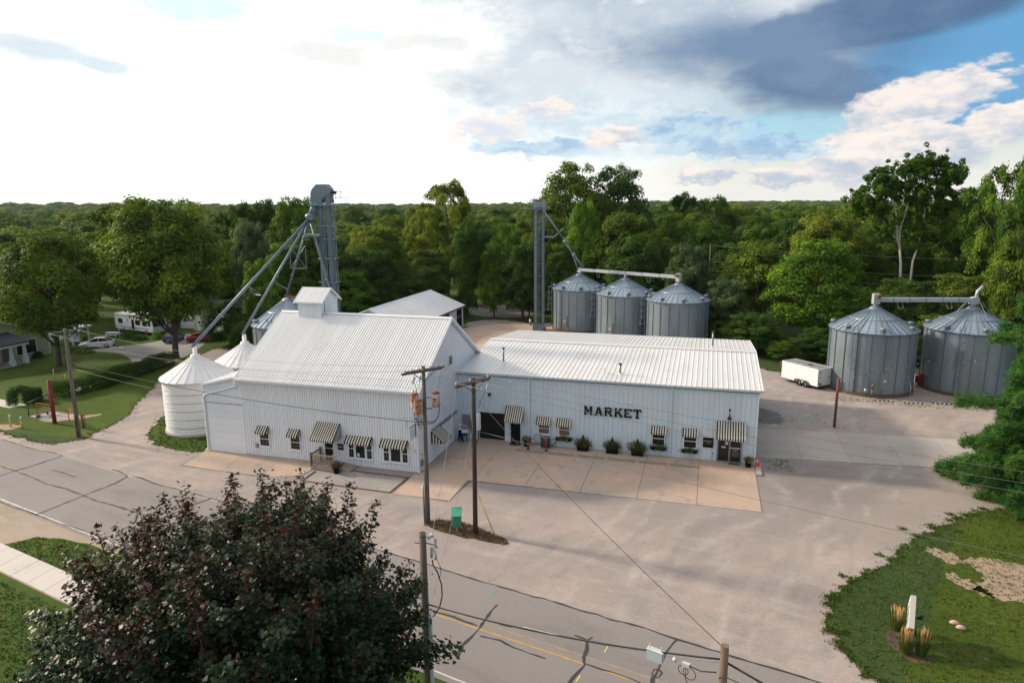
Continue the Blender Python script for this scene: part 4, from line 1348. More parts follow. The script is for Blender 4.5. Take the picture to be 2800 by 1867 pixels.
# windows + awnings
window_part(mk, .0, 7.2, 8.22, 1.03, 2.05, 2, glass=m_glassb)
window_part(mk, .0, 8.95, 9.97, 1.03, 2.05, 2, glass=m_glassb)
window_part(mk, .0, 16.6, 17.66, .92, 2.05, 2)
window_part(mk, .0, 19.06, 20.12, .92, 2.05, 2)
awning(mk, .0, 4.43, 5.95, 3.3, 2.22, .95, 16, .15)
awning(mk, .0, 7.12, 8.28, 2.56, 2.08, .5, 12, .15)
awning(mk, .0, 8.85, 10.01, 2.56, 2.08, .5, 12, .15)
awning(mk, .0, 16.57, 17.73, 2.57, 2.10, .5, 12, .15)
awning(mk, .0, 19.0, 20.18, 2.58, 2.10, .5, 12, .15)
awning(mk, .0, 21.55, 23.67, 3.38, 2.32, 1.05, 22, .18)
# roof pipes
for x, y, z0, z1, r, mt in ((13.75, 1.66, 6.1, 7.0, .085, m_galv), (3.29, 3.06, 6.2, 7.5, .08, m_galv), (21.06, 12.83, 6.5, 8.0, .09, m_galv), (12.43, 1.58, 6.1, 6.72, .035, m_trim)):
    b = MB().cyl(x, y, z0, z1, r, 10)
    vp = b.build('vent_pipe', mt, mk)
    if r > .05:
        MB().cyl(x, y, z1 + .001, z1 + .1, r * 1.7, 12).build('cap', m_black, vp)
    MB().lathe([(r * 2.6, z0 + .06), (r * 1.02, z0 + .2)], 10, (x, y)).build('flashing', m_trim, vp)
# small wall fittings
MB().box(2.84, 3.06, -.14, -.0, 4.02, 4.26).build('wall_light', m_black, mk)
b = MB().cyl(14.86, -.06, 4.24, 4.32, .07, 10); b.box(14.82, 14.9, -.05, .0, 4.2, 4.34)
b.build('camera_dome', m_trim, mk)
wl = MB()
wl.tube([(22.45, -.0, 4.28), (22.45, -.12, 4.34), (22.45, -.26, 4.22), (22.45, -.28, 4.0)], .018, 6)
wl.lathe([(.03, 4.02), (.05, 3.9), (.17, 3.66), (.18, 3.6), (.16, 3.6), (.04, 3.86)], 14, (22.45, -.28))
wl.box(22.38, 22.52, -.03, .0, 4.2, 4.36)
wl.build('wall_lamp', m_black, mk)
MB().box(21.3, 21.38, -.08, -.0, .6, .74).build('tap', m_greysteel, mk)
MB().tube([(21.34, -.05, .06), (21.34, -.05, .62)], .012, 5).build('tap_pipe', m_greysteel, mk)
MB().box(.44, 1.17, -.07, .0, 1.02, 2.2).build('electric_panel', m_greysteel, mk)
MB().box(1.27, 1.50, -.14, .0, .6, 1.66).build('meter_box', m_galv, mk)
MB().box(8.72, 8.88, -.1, .0, .62, .86).build('disconnect_box', m_black, mk)
MB().tube([(8.8, -.06, .62), (8.78, -.08, .4), (8.45, -.5, .25), (8.3, -.7, .3)], .03, 6).build('conduit', m_black, mk)
MB().tube([(6.9, -.35, .5), (6.95, -.3, .95), (7.45, -.12, 1.05), (7.48, -.08, .25)], .025, 6).build('gas_pipe', m_black, mk)
MB().tube([(6.4, -.35, .3), (7.5, -.3, .3)], .025, 6).build('gas_pipe', m_black, mk)
MB().cyl(6.85, -.35, .3, .55, .11, 12).build('gas_meter', m_porc, mk)

# painted sign by the doors: words as on the board
ws = thing('wall_sign', 'square black sign with white hand lettering between last window and entrance doors', 'sign', (20.97, -.02, 1.52))
MB().box(-.46, .46, -.03, .0, -.47, .47).local('frame', m_trim, ws)
MB().box(-.41, .41, -.042, -.031, -.42, .42).local('board', m_dark, ws)
place('lettering', text_mesh('JOYFULLY', .15, m_signwhite), ws, (-.02, -.046, .12), (pi / 2, 0, 0))
place('lettering', text_mesh('that', .10, m_signwhite), ws, (.02, -.046, .0), (pi / 2, 0, 0))
MB().box(-.34, .34, -.046, -.043, -.125, -.105).local('lettering', m_greysteel, ws)


# MARKET: six black slab-serif letters standing off the wall
def letter(ch):
    W, H, S, t, q = .68, .74, .15, .11, .10      # width, height, stem, serif height, extra
    P = []
    def r(x0, x1, z0, z1): P.append([(x0, z0), (x1, z0), (x1, z1), (x0, z1)])
    def pl(*p): P.append(list(p))
    s = .085
    if ch == 'M':
        r(-.34, -.14, 0, s); r(.14, .34, 0, s)
        r(-.31, -.17, s, H); r(.17, .31, s, H)
        r(-.34, -.31, H - s, H); r(.31, .34, H - s, H)
        pl((-.17, H), (-.17, H - .22), (-.02, .12), (.02, .12), (.05, .32))
        pl((.17, H - .22), (.17, H), (.05, .32), (.02, .12))
    elif ch == 'A':
        r(-.34, -.12, 0, s); r(.10, .34, 0, s)
        pl((-.28, s), (-.17, s), (.03, H), (-.12, H))
        pl((.13, s), (.29, s), (.09, H), (.03, H), (-.02, H - .15))
        r(-.14, .13, .2, .3)
    elif ch == 'R':
        r(-.33, -.10, 0, s); r(-.29, -.14, s, H - s); r(-.33, .14, H - .12, H)
        pl((.14, H), (.14, H - .12), (.15, H - .20), (.30, H - .14), (.26, H - .03))
        pl((.15, H - .20), (.13, H - .29), (.26, H - .34), (.30, H - .14))
        r(-.14, .14, H - .41, H - .29)
        pl((.13, H - .29), (.14, H - .41), (.24, H - .37), (.26, H - .34))
        pl((-.02, H - .41), (.14, H - .41), (.30, s), (.14, s)); r(.13, .34, 0, s)
    elif ch == 'K':
        r(-.33, -.10, 0, s); r(-.29, -.14, s, H - s); r(-.33, -.10, H - s, H)
        pl((-.14, .24), (-.14, .40), (.12, H - s), (.26, H - s)); r(.06, .32, H - s, H)
        pl((-.06, .40), (.05, .50), (.31, s), (.13, s)); r(.10, .34, 0, s)
    elif ch == 'E':
        r(-.30, -.14, .12, H - .12); r(-.33, .28, 0, .12); r(-.33, .28, H - .12, H)
        r(.18, .28, .12, .20); r(.18, .28, H - .2, H - .12); r(-.14, .12, .32, .43)
    elif ch == 'T':
        r(-.08, .08, s, H - .12); r(-.15, .15, 0, s); r(-.32, .32, H - .12, H); r(-.32, -.23, H - .2, H - .12); r(.23, .32, H - .2, H - .12)
    b = MB()
    for k, p in enumerate(P):
        b.prism([(x, -.002 * (k % 5), z) for x, z in p], (0, .05, 0))
    return b.mesh('letter', m_dark)


mw = thing('sign_lettering', 'large black slab-serif letters spelling MARKET on the white metal wall', 'sign', (13.38, -.10, 3.04))
for ch, x in zip('MARKET', (11.43, 12.29, 13.08, 13.89, 14.67, 15.40)):
    place('letter', letter(ch), mw, (x - 13.38, 0, 0))
# ------------------------------------------------------------------ grain bins
def bin_meshes(R, E_, RE, PK, corr, ncorr_amp, npan, wallmat, roofmat, base_h=.35, nseg=72, capr=.55):
    """shared meshes for a corrugated bin of wall radius R, eave height E_, eave radius RE, peak height PK"""
    prof = []
    z = base_h
    k = 0
    while z < E_ - .05:
        prof.append((R + (ncorr_amp if k % 2 else 0), z))
        z += corr / 2
        k += 1
    prof.append((R, E_ + .02))
    wall = MB().lathe(prof, nseg, sm=capr > .5).mesh('wall', wallmat)
    a = 2 * pi / npan
    b = MB()
    e = .006
    Z0 = E_ - (RE - R) * (PK - E_) / RE
    r0, r1 = RE, capr
    z1 = PK
    def pt(r, t, z): return (r * cos(t), r * sin(t), z)
    # one wedge with a standing seam on its first edge
    t0, t1 = e, a - e / 2
    sh_ = .074 if capr > .5 else .035
    b.hexa([pt(r0, t0, Z0), pt(r0, t1, Z0), pt(r1, t1, z1), pt(r1, t0, z1), pt(r0, t0, Z0 + .03), pt(r0, t1, Z0 + .03), pt(r1, t1, z1 + .03), pt(r1, t0, z1 + .03)])
    w = .045
    b.hexa([pt(r0, 0, Z0 + .031), (r0 * cos(0), w, Z0 + .031), (r1, w, z1 + .031), (r1, 0, z1 + .031),
            pt(r0, 0, Z0 + .031 + sh_), (r0, w, Z0 + .031 + sh_), (r1, w, z1 + .031 + sh_), (r1, 0, z1 + .031 + sh_)])
    wedge = b.mesh('roof_panel', roofmat)
    return dict(wall=wall, wedge=wedge, capr=capr, R=R, E=E_, RE=RE, PK=PK, n=npan, base=base_h, Z0=Z0)


def rp_pt(bm, f, t, dz=0):
    """point on the roof, f = 0 at the eave, 1 at the cap"""
    r = bm['RE'] + (bm['capr'] - bm['RE']) * f
    return Vector((r * cos(t), r * sin(t), bm['Z0'] + (bm['PK'] - bm['Z0']) * f + dz))


def ladder(root, p0, p1, out, cage=True, mat=None, w=.42, cage_from=2.6, name='ladder'):
    """vertical ladder between two points (local), out = outward direction"""
    mat = mat or m_legblue
    p0, p1 = Vector(p0), Vector(p1)
    out = Vector(out).normalized()
    up = (p1 - p0).normalized()
    side = up.cross(out).normalized()
    b = MB()
    for s in (-1, 1):
        b.tube([p0 + side * s * w / 2, p1 + side * s * w / 2], .036, 5, sm=False)
    L = (p1 - p0).length
    for i in range(int(L / .4)):
        c = p0 + up * (.25 + i * .4)
        b.tube([c - side * w / 2, c + side * w / 2], .022, 4, sm=False)
    lad = b.local(name, mat, root)
    if cage:
        b = MB()
        hoops = []
        z = cage_from
        while z < L + .3:
            c = p0 + up * z
            q = [c + side * (cos(t) * .38) + out * (.02 + sin(t) * .62) for t in [pi * k / 8 for k in range(9)]]
            if z == cage_from: q = [c + (x - c) * 1.25 for x in q]
            b.tube(q, .028, 4, sm=False)
            hoops.append(q)
            z += .95
        for k in (0, 2, 4, 6, 8):
            b.tube([h[k] for h in hoops], .02, 4, sm=False)
        b.local('ladder_cage', mat, root)
    return lad


def grain_bin(name, label, x, y, bm, group, ladder_t=None, door_t=None, cage=True, stiff=0, vents=0, rot=0.0, basemat=None, capmat=None, roofladder=True, latch=None, wallmat=None):
    root = thing(name, label, 'grain bin', (x, y, 0), 0, group)
    place('wall', bm['wall'], root)
    MB().lathe([(bm['R'] + .16, 0), (bm['R'] + .16, bm['base']), (bm['R'] - .2, bm['base'] + .01)], 48, sm=False).local('base_ring', basemat or m_binbase, root)
    for i in range(bm['n']):
        place('roof_panel', bm['wedge'], root, (0, 0, 0), (0, 0, 2 * pi * i / bm['n'] + rot))
    MB().lathe([(bm['RE'] - .28, bm['Z0'] - .03), (bm['RE'] + .015, bm['Z0'] - .05), (bm['RE'] + .02, bm['Z0'] + .02)], 64).local('eave_ring', capmat or m_galv, root)
    # ring seam half way up the roof
    p = rp_pt(bm, .52, 0, .035)
    k_ = bm['capr'] / .55
    if k_ > .9: MB().lathe([(p.x + .05, p.z - .02), (p.x + .04, p.z + .045), (p.x - .05, p.z + .085)], 64).local('roof_ring', capmat or m_galv, root)
    MB().lathe([(.66 * k_, bm['PK'] - .02), (.64 * k_, bm['PK'] + .08), (.56 * k_, bm['PK'] + .14), (.5 * k_, bm['PK'] + .14), (.46 * k_, bm['PK'] + .24), (.1, bm['PK'] + .32), (0.001, bm['PK'] + .32)], 28).local('peak_cap', capmat or m_galv, root)
    if stiff:
        st = MB().hexa([(bm['R'] + .01, -.045, bm['base']), (bm['R'] + .09, -.03, bm['base']), (bm['R'] + .09, .03, bm['base']), (bm['R'] + .01, .045, bm['base']),
                        (bm['R'] + .01, -.045, bm['E'] - stiff), (bm['R'] + .09, -.03, bm['E'] - stiff), (bm['R'] + .09, .03, bm['E'] - stiff), (bm['R'] + .01, .045, bm['E'] - stiff)]).mesh('stiffener', m_legblue)
        for i in range(20):
            place('stiffener', st, root, (0, 0, 0), (0, 0, 2 * pi * i / 20 + .1))
    if vents:
        vb = MB()
        q = rp_pt(bm, .13, 0, .02)
        vb.tube([(q.x, 0, q.z), (q.x + .02, 0, q.z + .26)], .19, 12, sm=True)
        vb.lathe([(.30, q.z + .20), (.33, q.z + .28), (.26, q.z + .36), (0.001, q.z + .38)], 14, (q.x + .03, 0))
        vm = vb.mesh('roof_vent', m_galv)
        for i in range(vents):
            place('roof_vent', vm, root, (0, 0, 0), (0, 0, 2 * pi * i / vents + .25 + rot))
    if door_t is not None:
        b = MB()
        b.box(bm['R'] + .02, bm['R'] + .14, -.42, .42, .9, 2.7)
        b.box(bm['R'] + .142, bm['R'] + .155, -.36, .36, 1.0, 2.6)
        d = b.local('door', m_greysteel if latch is None else m_galv, root, rot=(0, 0, door_t))
        MB().box(bm['R'] + .156, bm['R'] + .165, -.16, .12, 1.7, 1.95).local('label_plate', m_porc, d)
    if ladder_t is not None:
        t = ladder_t
        r = bm['R'] + .3
        ladder(root, (r * cos(t), r * sin(t), .4), (r * cos(t), r * sin(t), bm['E'] + .7), (cos(t), sin(t), 0), cage)
        if roofladder:
            a, c = rp_pt(bm, .06, t, .12), rp_pt(bm, .95, t, .14)
            b = MB()
            sd = Vector((-sin(t), cos(t), 0)) * .17
            b.tube([a - sd, c - sd], .018, 4, sm=False); b.tube([a + sd, c + sd], .018, 4, sm=False)
            for i in range(9):
                m_ = a.lerp(c, (i + .5) / 9)
                b.tube([m_ - sd, m_ + sd], .014, 4, sm=False)
            b.local('roof_ladder', m_galv, root)
    return root


galv = bin_meshes(4.2, 6.74, 4.42, 8.72, .15, .022, 36, m_galvwall, m_galvroof)
towards = lambda x, y: atan2(CAM.y - y, CAM.x - x)
G3 = 'galvanised bins behind the market'
grain_bin('grain_bin', 'leftmost of the three galvanised bins behind the market roof, beside the slender elevator', .5, 54.9, galv, G3, ladder_t=pi + .05, door_t=towards(.5, 54.9) - .55, stiff=.45, vents=8)
grain_bin('grain_bin', 'middle one of the three galvanised bins behind the market roof', 8.4, 49.9, galv, G3, ladder_t=pi + .05, door_t=towards(8.4, 49.9) - .5, stiff=.45, vents=8)
s3 = grain_bin('grain_bin', 'rightmost of the three galvanised bins behind the market roof, under the conveyor motor', 16.4, 44.9, galv, G3, ladder_t=pi + .02, stiff=.45, vents=8)
G2_ = 'galvanised bins on the gravel yard'
s4 = grain_bin('grain_bin', 'large galvanised bin right beside the white cargo trailer', 37.75, 27.05, galv, G2_, ladder_t=towards(37.75, 27.05) - .35, door_t=towards(37.75, 27.05) + .36, stiff=.02, vents=7, latch=1)
s5 = grain_bin('grain_bin', 'large galvanised bin half hidden behind the pine branches', 47.6, 29.2, galv, G2_, ladder_t=towards(47.6, 29.2) - .15, stiff=.02, vents=7)
# boxes and conduits on the fourth bin
t = towards(37.75, 27.05)
def on_bin(t, r, z): return (37.75 + r * cos(t), 27.05 + r * sin(t), z)
MB().tube([on_bin(t + .1, 4.32, .0), on_bin(t + .1, 4.32, 1.4)], .03, 5).build('conduit', m_porc, s4)
MB().tube([on_bin(t + .1, 4.36, .9), on_bin(t + .1, 4.36, 1.3)], .1, 6).build('junction_box', m_rust, s4)
MB().tube([on_bin(t + 1.1, 4.5, .05), on_bin(t + 1.1, 4.45, 1.0), on_bin(t + 1.08, 4.3, 1.5)], .04, 5).build('conduit', m_porc, s4)
MB().lathe([(.0, .55), (.22, .6), (.25, .8), (.2, 1.0), (.0, 1.05)], 12, on_bin(t - .02, 4.75, 0)[:2]).build('fan_cover', m_galv, s4)

wb = bin_meshes(2.95, 5.0, 3.18, 6.62, .15, .03, 26, m_binwhite, m_binwhite, .18, 64, .38)
def white_bin(label, x, y, zoff=0):
    r = grain_bin('grain_bin', label, x, y, wb, 'white corrugated bins beside the grain house', basemat=m_concgrey, capmat=m_binwhite)
    for z in (.78, 1.55, 2.3, 3.05, 3.8):
        MB().lathe([(2.975, z - .02), (3.0, z), (2.975, z + .02)], 64).local('sheet_seam', m_galv, r)
    b = MB()
    b.prism([(-.2, -.13, 6.8), (.16, -.13, 6.8), (.2, -.13, 7.15), (.14, -.13, 7.55), (-.04, -.13, 7.66), (-.28, -.13, 7.25)], (0, .26, 0))
    b.lathe([(.40, 6.72), (.40, 6.84), (.2, 6.86)], 20)
    b.rot(-.5)
    b.local('spout_inlet', m_binwhite, r)
    return r


white_bin('white corrugated bin standing on grass left of the garage door', -24.0, -3.2)
white_bin('white corrugated bin partly hidden behind the front white bin', -23.4, 2.95)
gb = bin_meshes(3.9, 7.3, 4.1, 9.75, .15, .022, 34, m_galvwall, m_galvroof)
b1 = grain_bin('grain_bin', 'old galvanised bin with rust marks rising behind the grain house roof', -24.3, 12.0, gb, 'galvanised bins behind the grain house', stiff=.5, vents=5)
b = MB()
for i in range(7):
    p = rp_pt(gb, .22, towards(-24.3, 12) - .75 + i * .17, .05)
    b.tube([(p.x, p.y, p.z), (p.x * 1.04, p.y * 1.04, p.z + .35), (p.x * 1.1, p.y * 1.1, p.z + .1)], .05, 5)
b.local('roof_hook', m_legblue, b1)
b = MB()
b.box(-.5, .5, -.1, .1, 10.2, 10.3); b.box(-.08, .08, -.08, .08, 10.3, 10.9); b.box(.2, 1.3, -.12, .12, 10.05, 10.2)
b.tube([(.9, .1, 9.3), (1.1, .2, 10.1)], .08, 6)
b.local('peak_fitting', m_rust, b1)
gb2 = bin_meshes(2.3, 4.6, 2.5, 6.1, .15, .022, 24, m_galvwall, m_galvroof)
grain_bin('grain_bin', 'small striped-roof galvanised bin squeezed between white bin and annex', -21.6, 8.3, gb2, 'galvanised bins behind the grain house')

# ------------------------------------------------------------------ bucket elevators, spouts and conveyors
e1 = thing('bucket_elevator', 'tall grey twin-leg bucket elevator with head platform behind the grain house', 'elevator', (-17.3, 9.0, 0))
for dx in (-.47, .50):
    MB().box(dx - .19, dx + .19, -.25, .25, 0, 20.2).local('leg_trunk', m_legblue, e1)
    b = MB()
    for z in range(1, 20, 2):
        b.box(dx - .225, dx + .225, -.285, .285, z, z + .07)
    b.box(dx + .02, dx + .05, -.30, -.251, 0, 20)
    b.local('flange', m_legblue, e1)
ladder(e1, (.05, -.45, 5.0), (.05, -.45, 20.2), (0, -1, 0), False, w=.36)
ladder(e1, (1.05, .0, 4.0), (1.05, 0, 20.6), (1, 0, 0), False, m_galv, .34)
b = MB()
for z in (12.2, 14.6, 16.6, 17.9):
    b.box(-.9, 1.2, -.42, -.34, z, z + .09); b.box(-.9, 1.2, .34, .42, z, z + .09)
    b.box(.82, .9, -.42, .42, z, z + .09)
b.local('brace', m_galv, e1)
b = MB()
b.prism([(-1.25, -.4, 20.2), (.0, -.4, 20.2), (.02, -.4, 20.5), (.55, -.4, 20.9), (.98, -.4, 20.9), (.98, -.4, 21.55), (.55, -.4, 22.05), (-.55, -.4, 22.05), (-1.05, -.4, 21.6), (-1.25, -.4, 21.1)], (0, .8, 0))
b.box(.35, .95, -.3, .3, 20.2, 20.95)
b.prism([(-.1, -.46, 20.8), (1.0, -.46, 21.0), (1.1, -.46, 21.5), (.95, -.46, 21.55), (-.1, -.46, 21.1)], (0, .055, 0))
b.local('head', m_legblue, e1)
MB().tube([(1.02, -.2, 21.35), (1.55, -.2, 21.2)], .16, 10).local('motor', m_black, e1)
b = MB()
b.box(-1.35, 2.4, -.75, .75, 19.95, 20.15)
b.local('platform', m_legblue, e1)
b = MB()
for x in (-1.32, .95, 2.36):
    for y in (-.72, .72):
        b.tube([(x, y, 20.15), (x, y, 21.35)], .022, 4, sm=False)
for z in (20.75, 21.35):
    b.tube([(.95, -.72, z), (2.36, -.72, z), (2.36, .72, z), (-1.32, .72, z), (-1.32, -.72, z), (-1.0, -.72, z)], .02, 4, sm=False)
b.local('railing', m_legblue, e1)
b = MB()
b.tube([(-.95, -.2, 20.1), (-1.0, -.35, 19.6), (-1.25, -.7, 18.95)], [.42, .36, .3], 10)
b.lathe([(.3, 18.5), (.52, 18.75), (.52, 19.05), (.3, 19.2)], 12, (-1.2, -.7))
b.local('distributor', m_legblue, e1)
dp = Vector((-18.55, 8.25, 18.75))
def spout(end, r, name='spout_pipe', start=None, nj=3):
    a = (start or dp)
    e = Vector(end)
    b = MB().tube([a, e], r, 9)
    d = (e - a).normalized()
    for i in range(1, nj + 1):
        p = a.lerp(e, i / (nj + 1))
        b.tube([p - d * .08, p + d * .08], r * 1.35, 9)
    return b.build(name, m_legblue, e1)


spout((-24.15, -3.35, 7.55), .135)
spout((-23.5, 2.8, 7.6), .13)
spout((-24.2, 11.8, 10.6), .115)
spout((-16.7, 8.6, 10.5), .14)
# truss stays of the spouts
def stay(p, q, h):
    p, q = Vector(p), Vector(q)
    m_ = p.lerp(q, .55)
    d = (q - p).normalized()
    s = d.cross(Vector((0, 0, 1))).normalized()
    dn = s.cross(d).normalized()
    if dn.z > 0: dn = -dn
    b = MB()
    a1, a2 = m_ + dn * h + s * h * .55, m_ + dn * h - s * h * .55
    b.tube([m_, a1], .03, 4, sm=False); b.tube([m_, a2], .03, 4, sm=False); b.tube([a1, a2], .03, 4, sm=False)
    b.build('spout_stay', m_galv, e1)


stay(dp, (-24.15, -3.35, 7.55), 1.3)
stay(dp, (-23.5, 2.8, 7.6), 1.4)
p = dp.lerp(Vector((-24.2, 11.8, 10.6)), .5)
b = MB()
for sx in (-1, 1):
    b.tube([p, p + Vector((sx * .95, 0, 1.2))], .03, 4, sm=False); b.tube([p, p + Vector((sx * .95, 0, -1.2))], .03, 4, sm=False)
    b.tube([p + Vector((sx * .95, 0, 1.2)), p + Vector((sx * .95, 0, -1.2))], .03, 4, sm=False)
b.tube([p + Vector((-.95, 0, -1.2)), p + Vector((.95, 0, -1.2))], .03, 4, sm=False)
b.build('spout_stay', m_galv, e1)
b = MB(); b.box(-19.4, -17.5, 8.2, 8.9, 16.9, 17.15)
b.tube([(-19.35, 8.25, 17.15), (-19.35, 8.25, 18.2), (-17.6, 8.25, 18.2)], .02, 4)
b.build('spout_platform', m_galv, e1)

e2 = thing('bucket_elevator', 'slender grey elevator leg with caged ladder left of the three bins', 'elevator', (-5.35, 51.6, 0))
for dx in (-.62, .62):
    MB().box(dx - .19, dx + .19, -.22, .22, 0, 19.4).local('leg_trunk', m_legblue, e2)
b = MB()
for z in np.arange(1.2, 19, 1.9):
    b.box(-.86, .86, -.27, -.221, z, z + .1)
    b.box(-.86, -.811, -.27, .27, z, z + .1); b.box(.811, .86, -.27, .27, z, z + .1)
b.local('brace', m_legblue, e2)
ladder(e2, (-.1, -.5, .6), (-.1, -.5, 19.6), (0, -1, 0), True, m_galv, .36, 2.2)
b = MB()
b.box(-.95, .95, -.4, .4, 19.4, 20.3)
b.prism([(-.9, -.38, 20.3), (.9, -.38, 20.3), (.75, -.38, 20.65), (-.75, -.38, 20.65)], (0, .76, 0))
b.box(.55, .98, -.35, .3, 18.8, 19.4)
b.local('head', m_galv, e2)
MB().box(-.55, .5, -.43, -.402, 20.32, 20.6).local('head_cover', m_rust, e2)
b = MB(); b.box(-2.4, 1.0, -.8, .8, 19.15, 19.28)
b.local('platform', m_legblue, e2)
b = MB()
for x in (-2.35, -1.7, -1.1, .95):
    for y in (-.77, .77):
        b.tube([(x, y, 19.28), (x, y, 20.4)], .02, 4, sm=False)
for z in (19.85, 20.4):
    b.tube([(-.9, -.77, z), (-2.35, -.77, z), (-2.35, .77, z), (-.9, .77, z)], .02, 4, sm=False)
b.local('railing', m_galv, e2)
b = MB(); b.box(.8, 2.3, -.5, .4, 14.85, 14.97)
for x in (1.5, 2.27):
    b.tube([(x, -.48, 14.97), (x, -.48, 16.0)], .02, 4, sm=False)
b.tube([(.8, -.48, 16.0), (2.27, -.48, 16.0), (2.27, .38, 16.0)], .02, 4, sm=False)
b.local('rest_platform', m_galv, e2)
MB().box(-1.0, 1.0, -.45, .45, 0, 1.1).local('boot', m_legblue, e2)
b = MB().cyl(-1.35, -.4, .9, 1.9, .22, 10); b.box(1.0, 1.9, -.6, .2, .8, 1.3)
b.local('drive_box', m_galv, e2)
a, c, d, e_ = Vector((-4.6, 51.4, 18.9)), Vector((-1.6, 53.4, 14.2)), Vector((-.35, 54.2, 12.0)), Vector((.6, 54.6, 10.1))
b = MB().tube([a, c], .16, 9); b.tube([c + Vector((.15, 0, -.35)), d], .16, 9)
b.tube([c + Vector((-.1, 0, .3)), c + Vector((.2, 0, -.5))], .27, 8)
b.tube([d + Vector((-.05, 0, .35)), d + Vector((.05, 0, -.45))], .28, 8)
b.tube([d, e_ + Vector((.5, .1, -.15))], .15, 8); b.tube([d + Vector((0, 0, -.3)), (.3, 54.85, 9.4)], .12, 8)
b.build('spout_pipe', m_galv, e2)
m_ = a.lerp(c, .72)
b = MB().tube([m_ + Vector((-1.1, 0, -.9)), m_ + Vector((.7, 0, .7))], .022, 4, sm=False)
b.build('spout_stay', m_galv, e2)
MB().tube([(-4.7, 51.2, .4), (-2.5, 50.0, .5), (1.0, 49.3, .5)], .12, 8).build('unload_auger', m_rust, e2)


def conveyor(label, p, q, motor_first, h=.42):
    p, q = Vector(p), Vector(q)
    L = (q - p).length
    d = (q - p).normalized()
    an = atan2(d.y, d.x)
    root = thing('overhead_conveyor', label, 'conveyor', p, an)
    slope = math.asin(d.z)
    n = 6
    for i in range(n):
        x0, x1 = L * i / n, L * (i + 1) / n
        MB().box(x0 + .02, x1 - .02, -.26, .26, x0 * math.tan(slope), x0 * math.tan(slope) + h).local('trough_section', m_galvl, root)
        MB().box(x1 - .03, x1 + .03, -.28, .28, x1 * math.tan(slope) - .02, x1 * math.tan(slope) + h + .03).local('flange', m_legblue, root)
    xm = 0 if motor_first else L
    b = MB(); b.box(xm - .35, xm + .3, -.29, .29, -.25, h + .45)
    b.local('drive_head', m_galvl, root)
    MB().tube([(xm, -.36, h + .2), (xm, -.75, h + .2)], .24, 10).local('motor', m_motor, root)
    xo = L if motor_first else 0
    b = MB(); b.prism([(xo - .4, -.29, -.25), (xo + .3, -.29, -.25), (xo + .45, -.29, .15), (xo + .25, -.29, h + .15), (xo - .3, -.29, h + .05)], (0, .58, 0))
    b.local('tail_box', m_galvl, root)
    for x in (.25 * L, .75 * L) if L < 14 else (.2 * L, .45 * L, .72 * L):
        b = MB()
        b.tube([(x - .35, 0, .0), (x - .1, 0, -.75), (x + .35, 0, -.7), (x + .2, 0, 0)], .025, 4, sm=False)
        b.local('hanger', m_galvl, root)
    return root


c1 = conveyor('long inclined trough conveyor linking peaks of the three bins', (.6, 54.8, 9.42), (16.4, 44.9, 9.6), False)
for (x, y) in ((8.4, 49.9), (16.4, 44.9), (.7, 54.75)):
    MB().tube([(x, y, 8.95), (x, y, 9.55)], .22, 10).build('drop_spout', m_galvl, None)
drops = [o for o in COL.objects if o.name.startswith('drop_spout')]
for o in drops:
    o.parent = c1
    o.matrix_parent_inverse = (Matrix.Translation(c1.location) @ Matrix.Rotation(c1.rotation_euler.z, 4, 'Z')).inverted()
c2 = conveyor('level trough conveyor joining the two bins on the gravel yard', (37.75, 27.05, 9.48), (47.6, 29.2, 9.48), True)
for o, (x, y) in ((None, (37.75, 27.05)), (None, (47.6, 29.2))):
    o = MB().tube([(x, y, 8.95), (x, y, 9.5)], .22, 10).build('drop_spout', m_galvl, None)
    o.parent = c2
    o.matrix_parent_inverse = (Matrix.Translation(c2.location) @ Matrix.Rotation(c2.rotation_euler.z, 4, 'Z')).inverted()
for (bx_, by_) in ((47.6, 29.2),):
    b = MB()
    for t in np.arange(0, 2 * pi, pi / 3):
        p = rp_pt(galv, .72, t, .05)
        b.tube([(bx_ + p.x, by_ + p.y, p.z), (bx_ + p.x * .45, by_ + p.y * .45, 9.5)], .022, 4, sm=False)
    o = b.build('support_leg', m_galvl, None)
    o.parent = c2
    o.matrix_parent_inverse = (Matrix.Translation(c2.location) @ Matrix.Rotation(c2.rotation_euler.z, 4, 'Z')).inverted()
o = MB().tube([(47.7, 29.2, 9.8), (47.8, 29.2, 10.6), (48.3, 29.4, 11.1)], .17, 8).build('feed_pipe', m_galvl, None)
o.parent = c2
o.matrix_parent_inverse = (Matrix.Translation(c2.location) @ Matrix.Rotation(c2.rotation_euler.z, 4, 'Z')).inverted()

# ------------------------------------------------------------------ low white shed behind
sh = thing('metal_shed', 'low white metal shed with ribbed gable roof behind the grain house', 'shed', (-24.8, 42.5, 0))
SX0, SX1, SY0, SY1, SE, SR = -30.6, -19.0, 31.2, 53.65, 3.5, 5.75
sm_ = (SX0 + SX1) / 2
MB().prism([(SX0 + .3, SY0 + .3, 0), (SX1 - .04, SY0 + .3, 0), (SX1 - .04, SY0 + .3, SE), (sm_, SY0 + .3, SR - .12), (SX0 + .3, SY0 + .3, SE)], (0, SY1 - SY0 - .4, 0)).build('wall', m_siding, sh)
sp = math.atan((SR - SE) / (SX1 - sm_))
Lsh = (SX1 + .35 - sm_) / cos(sp)
nsh = 25
pws = (SY1 - SY0) / nsh
srm = panel_mesh(pws, Lsh, 2, .06, .05, m_roofw, name='roof_panel')
for i in range(nsh):
    place('roof_panel', srm, sh, (SX1 + .35 + 24.8, SY0 + i * pws - 42.5, SE - .35 * math.tan(sp) + .05), (sp, 0, pi / 2))
    place('roof_panel', srm, sh, (SX0 - .35 + 24.8, SY0 + (i + 1) * pws - 42.5, SE - .35 * math.tan(sp) + .05), (sp, 0, -pi / 2))
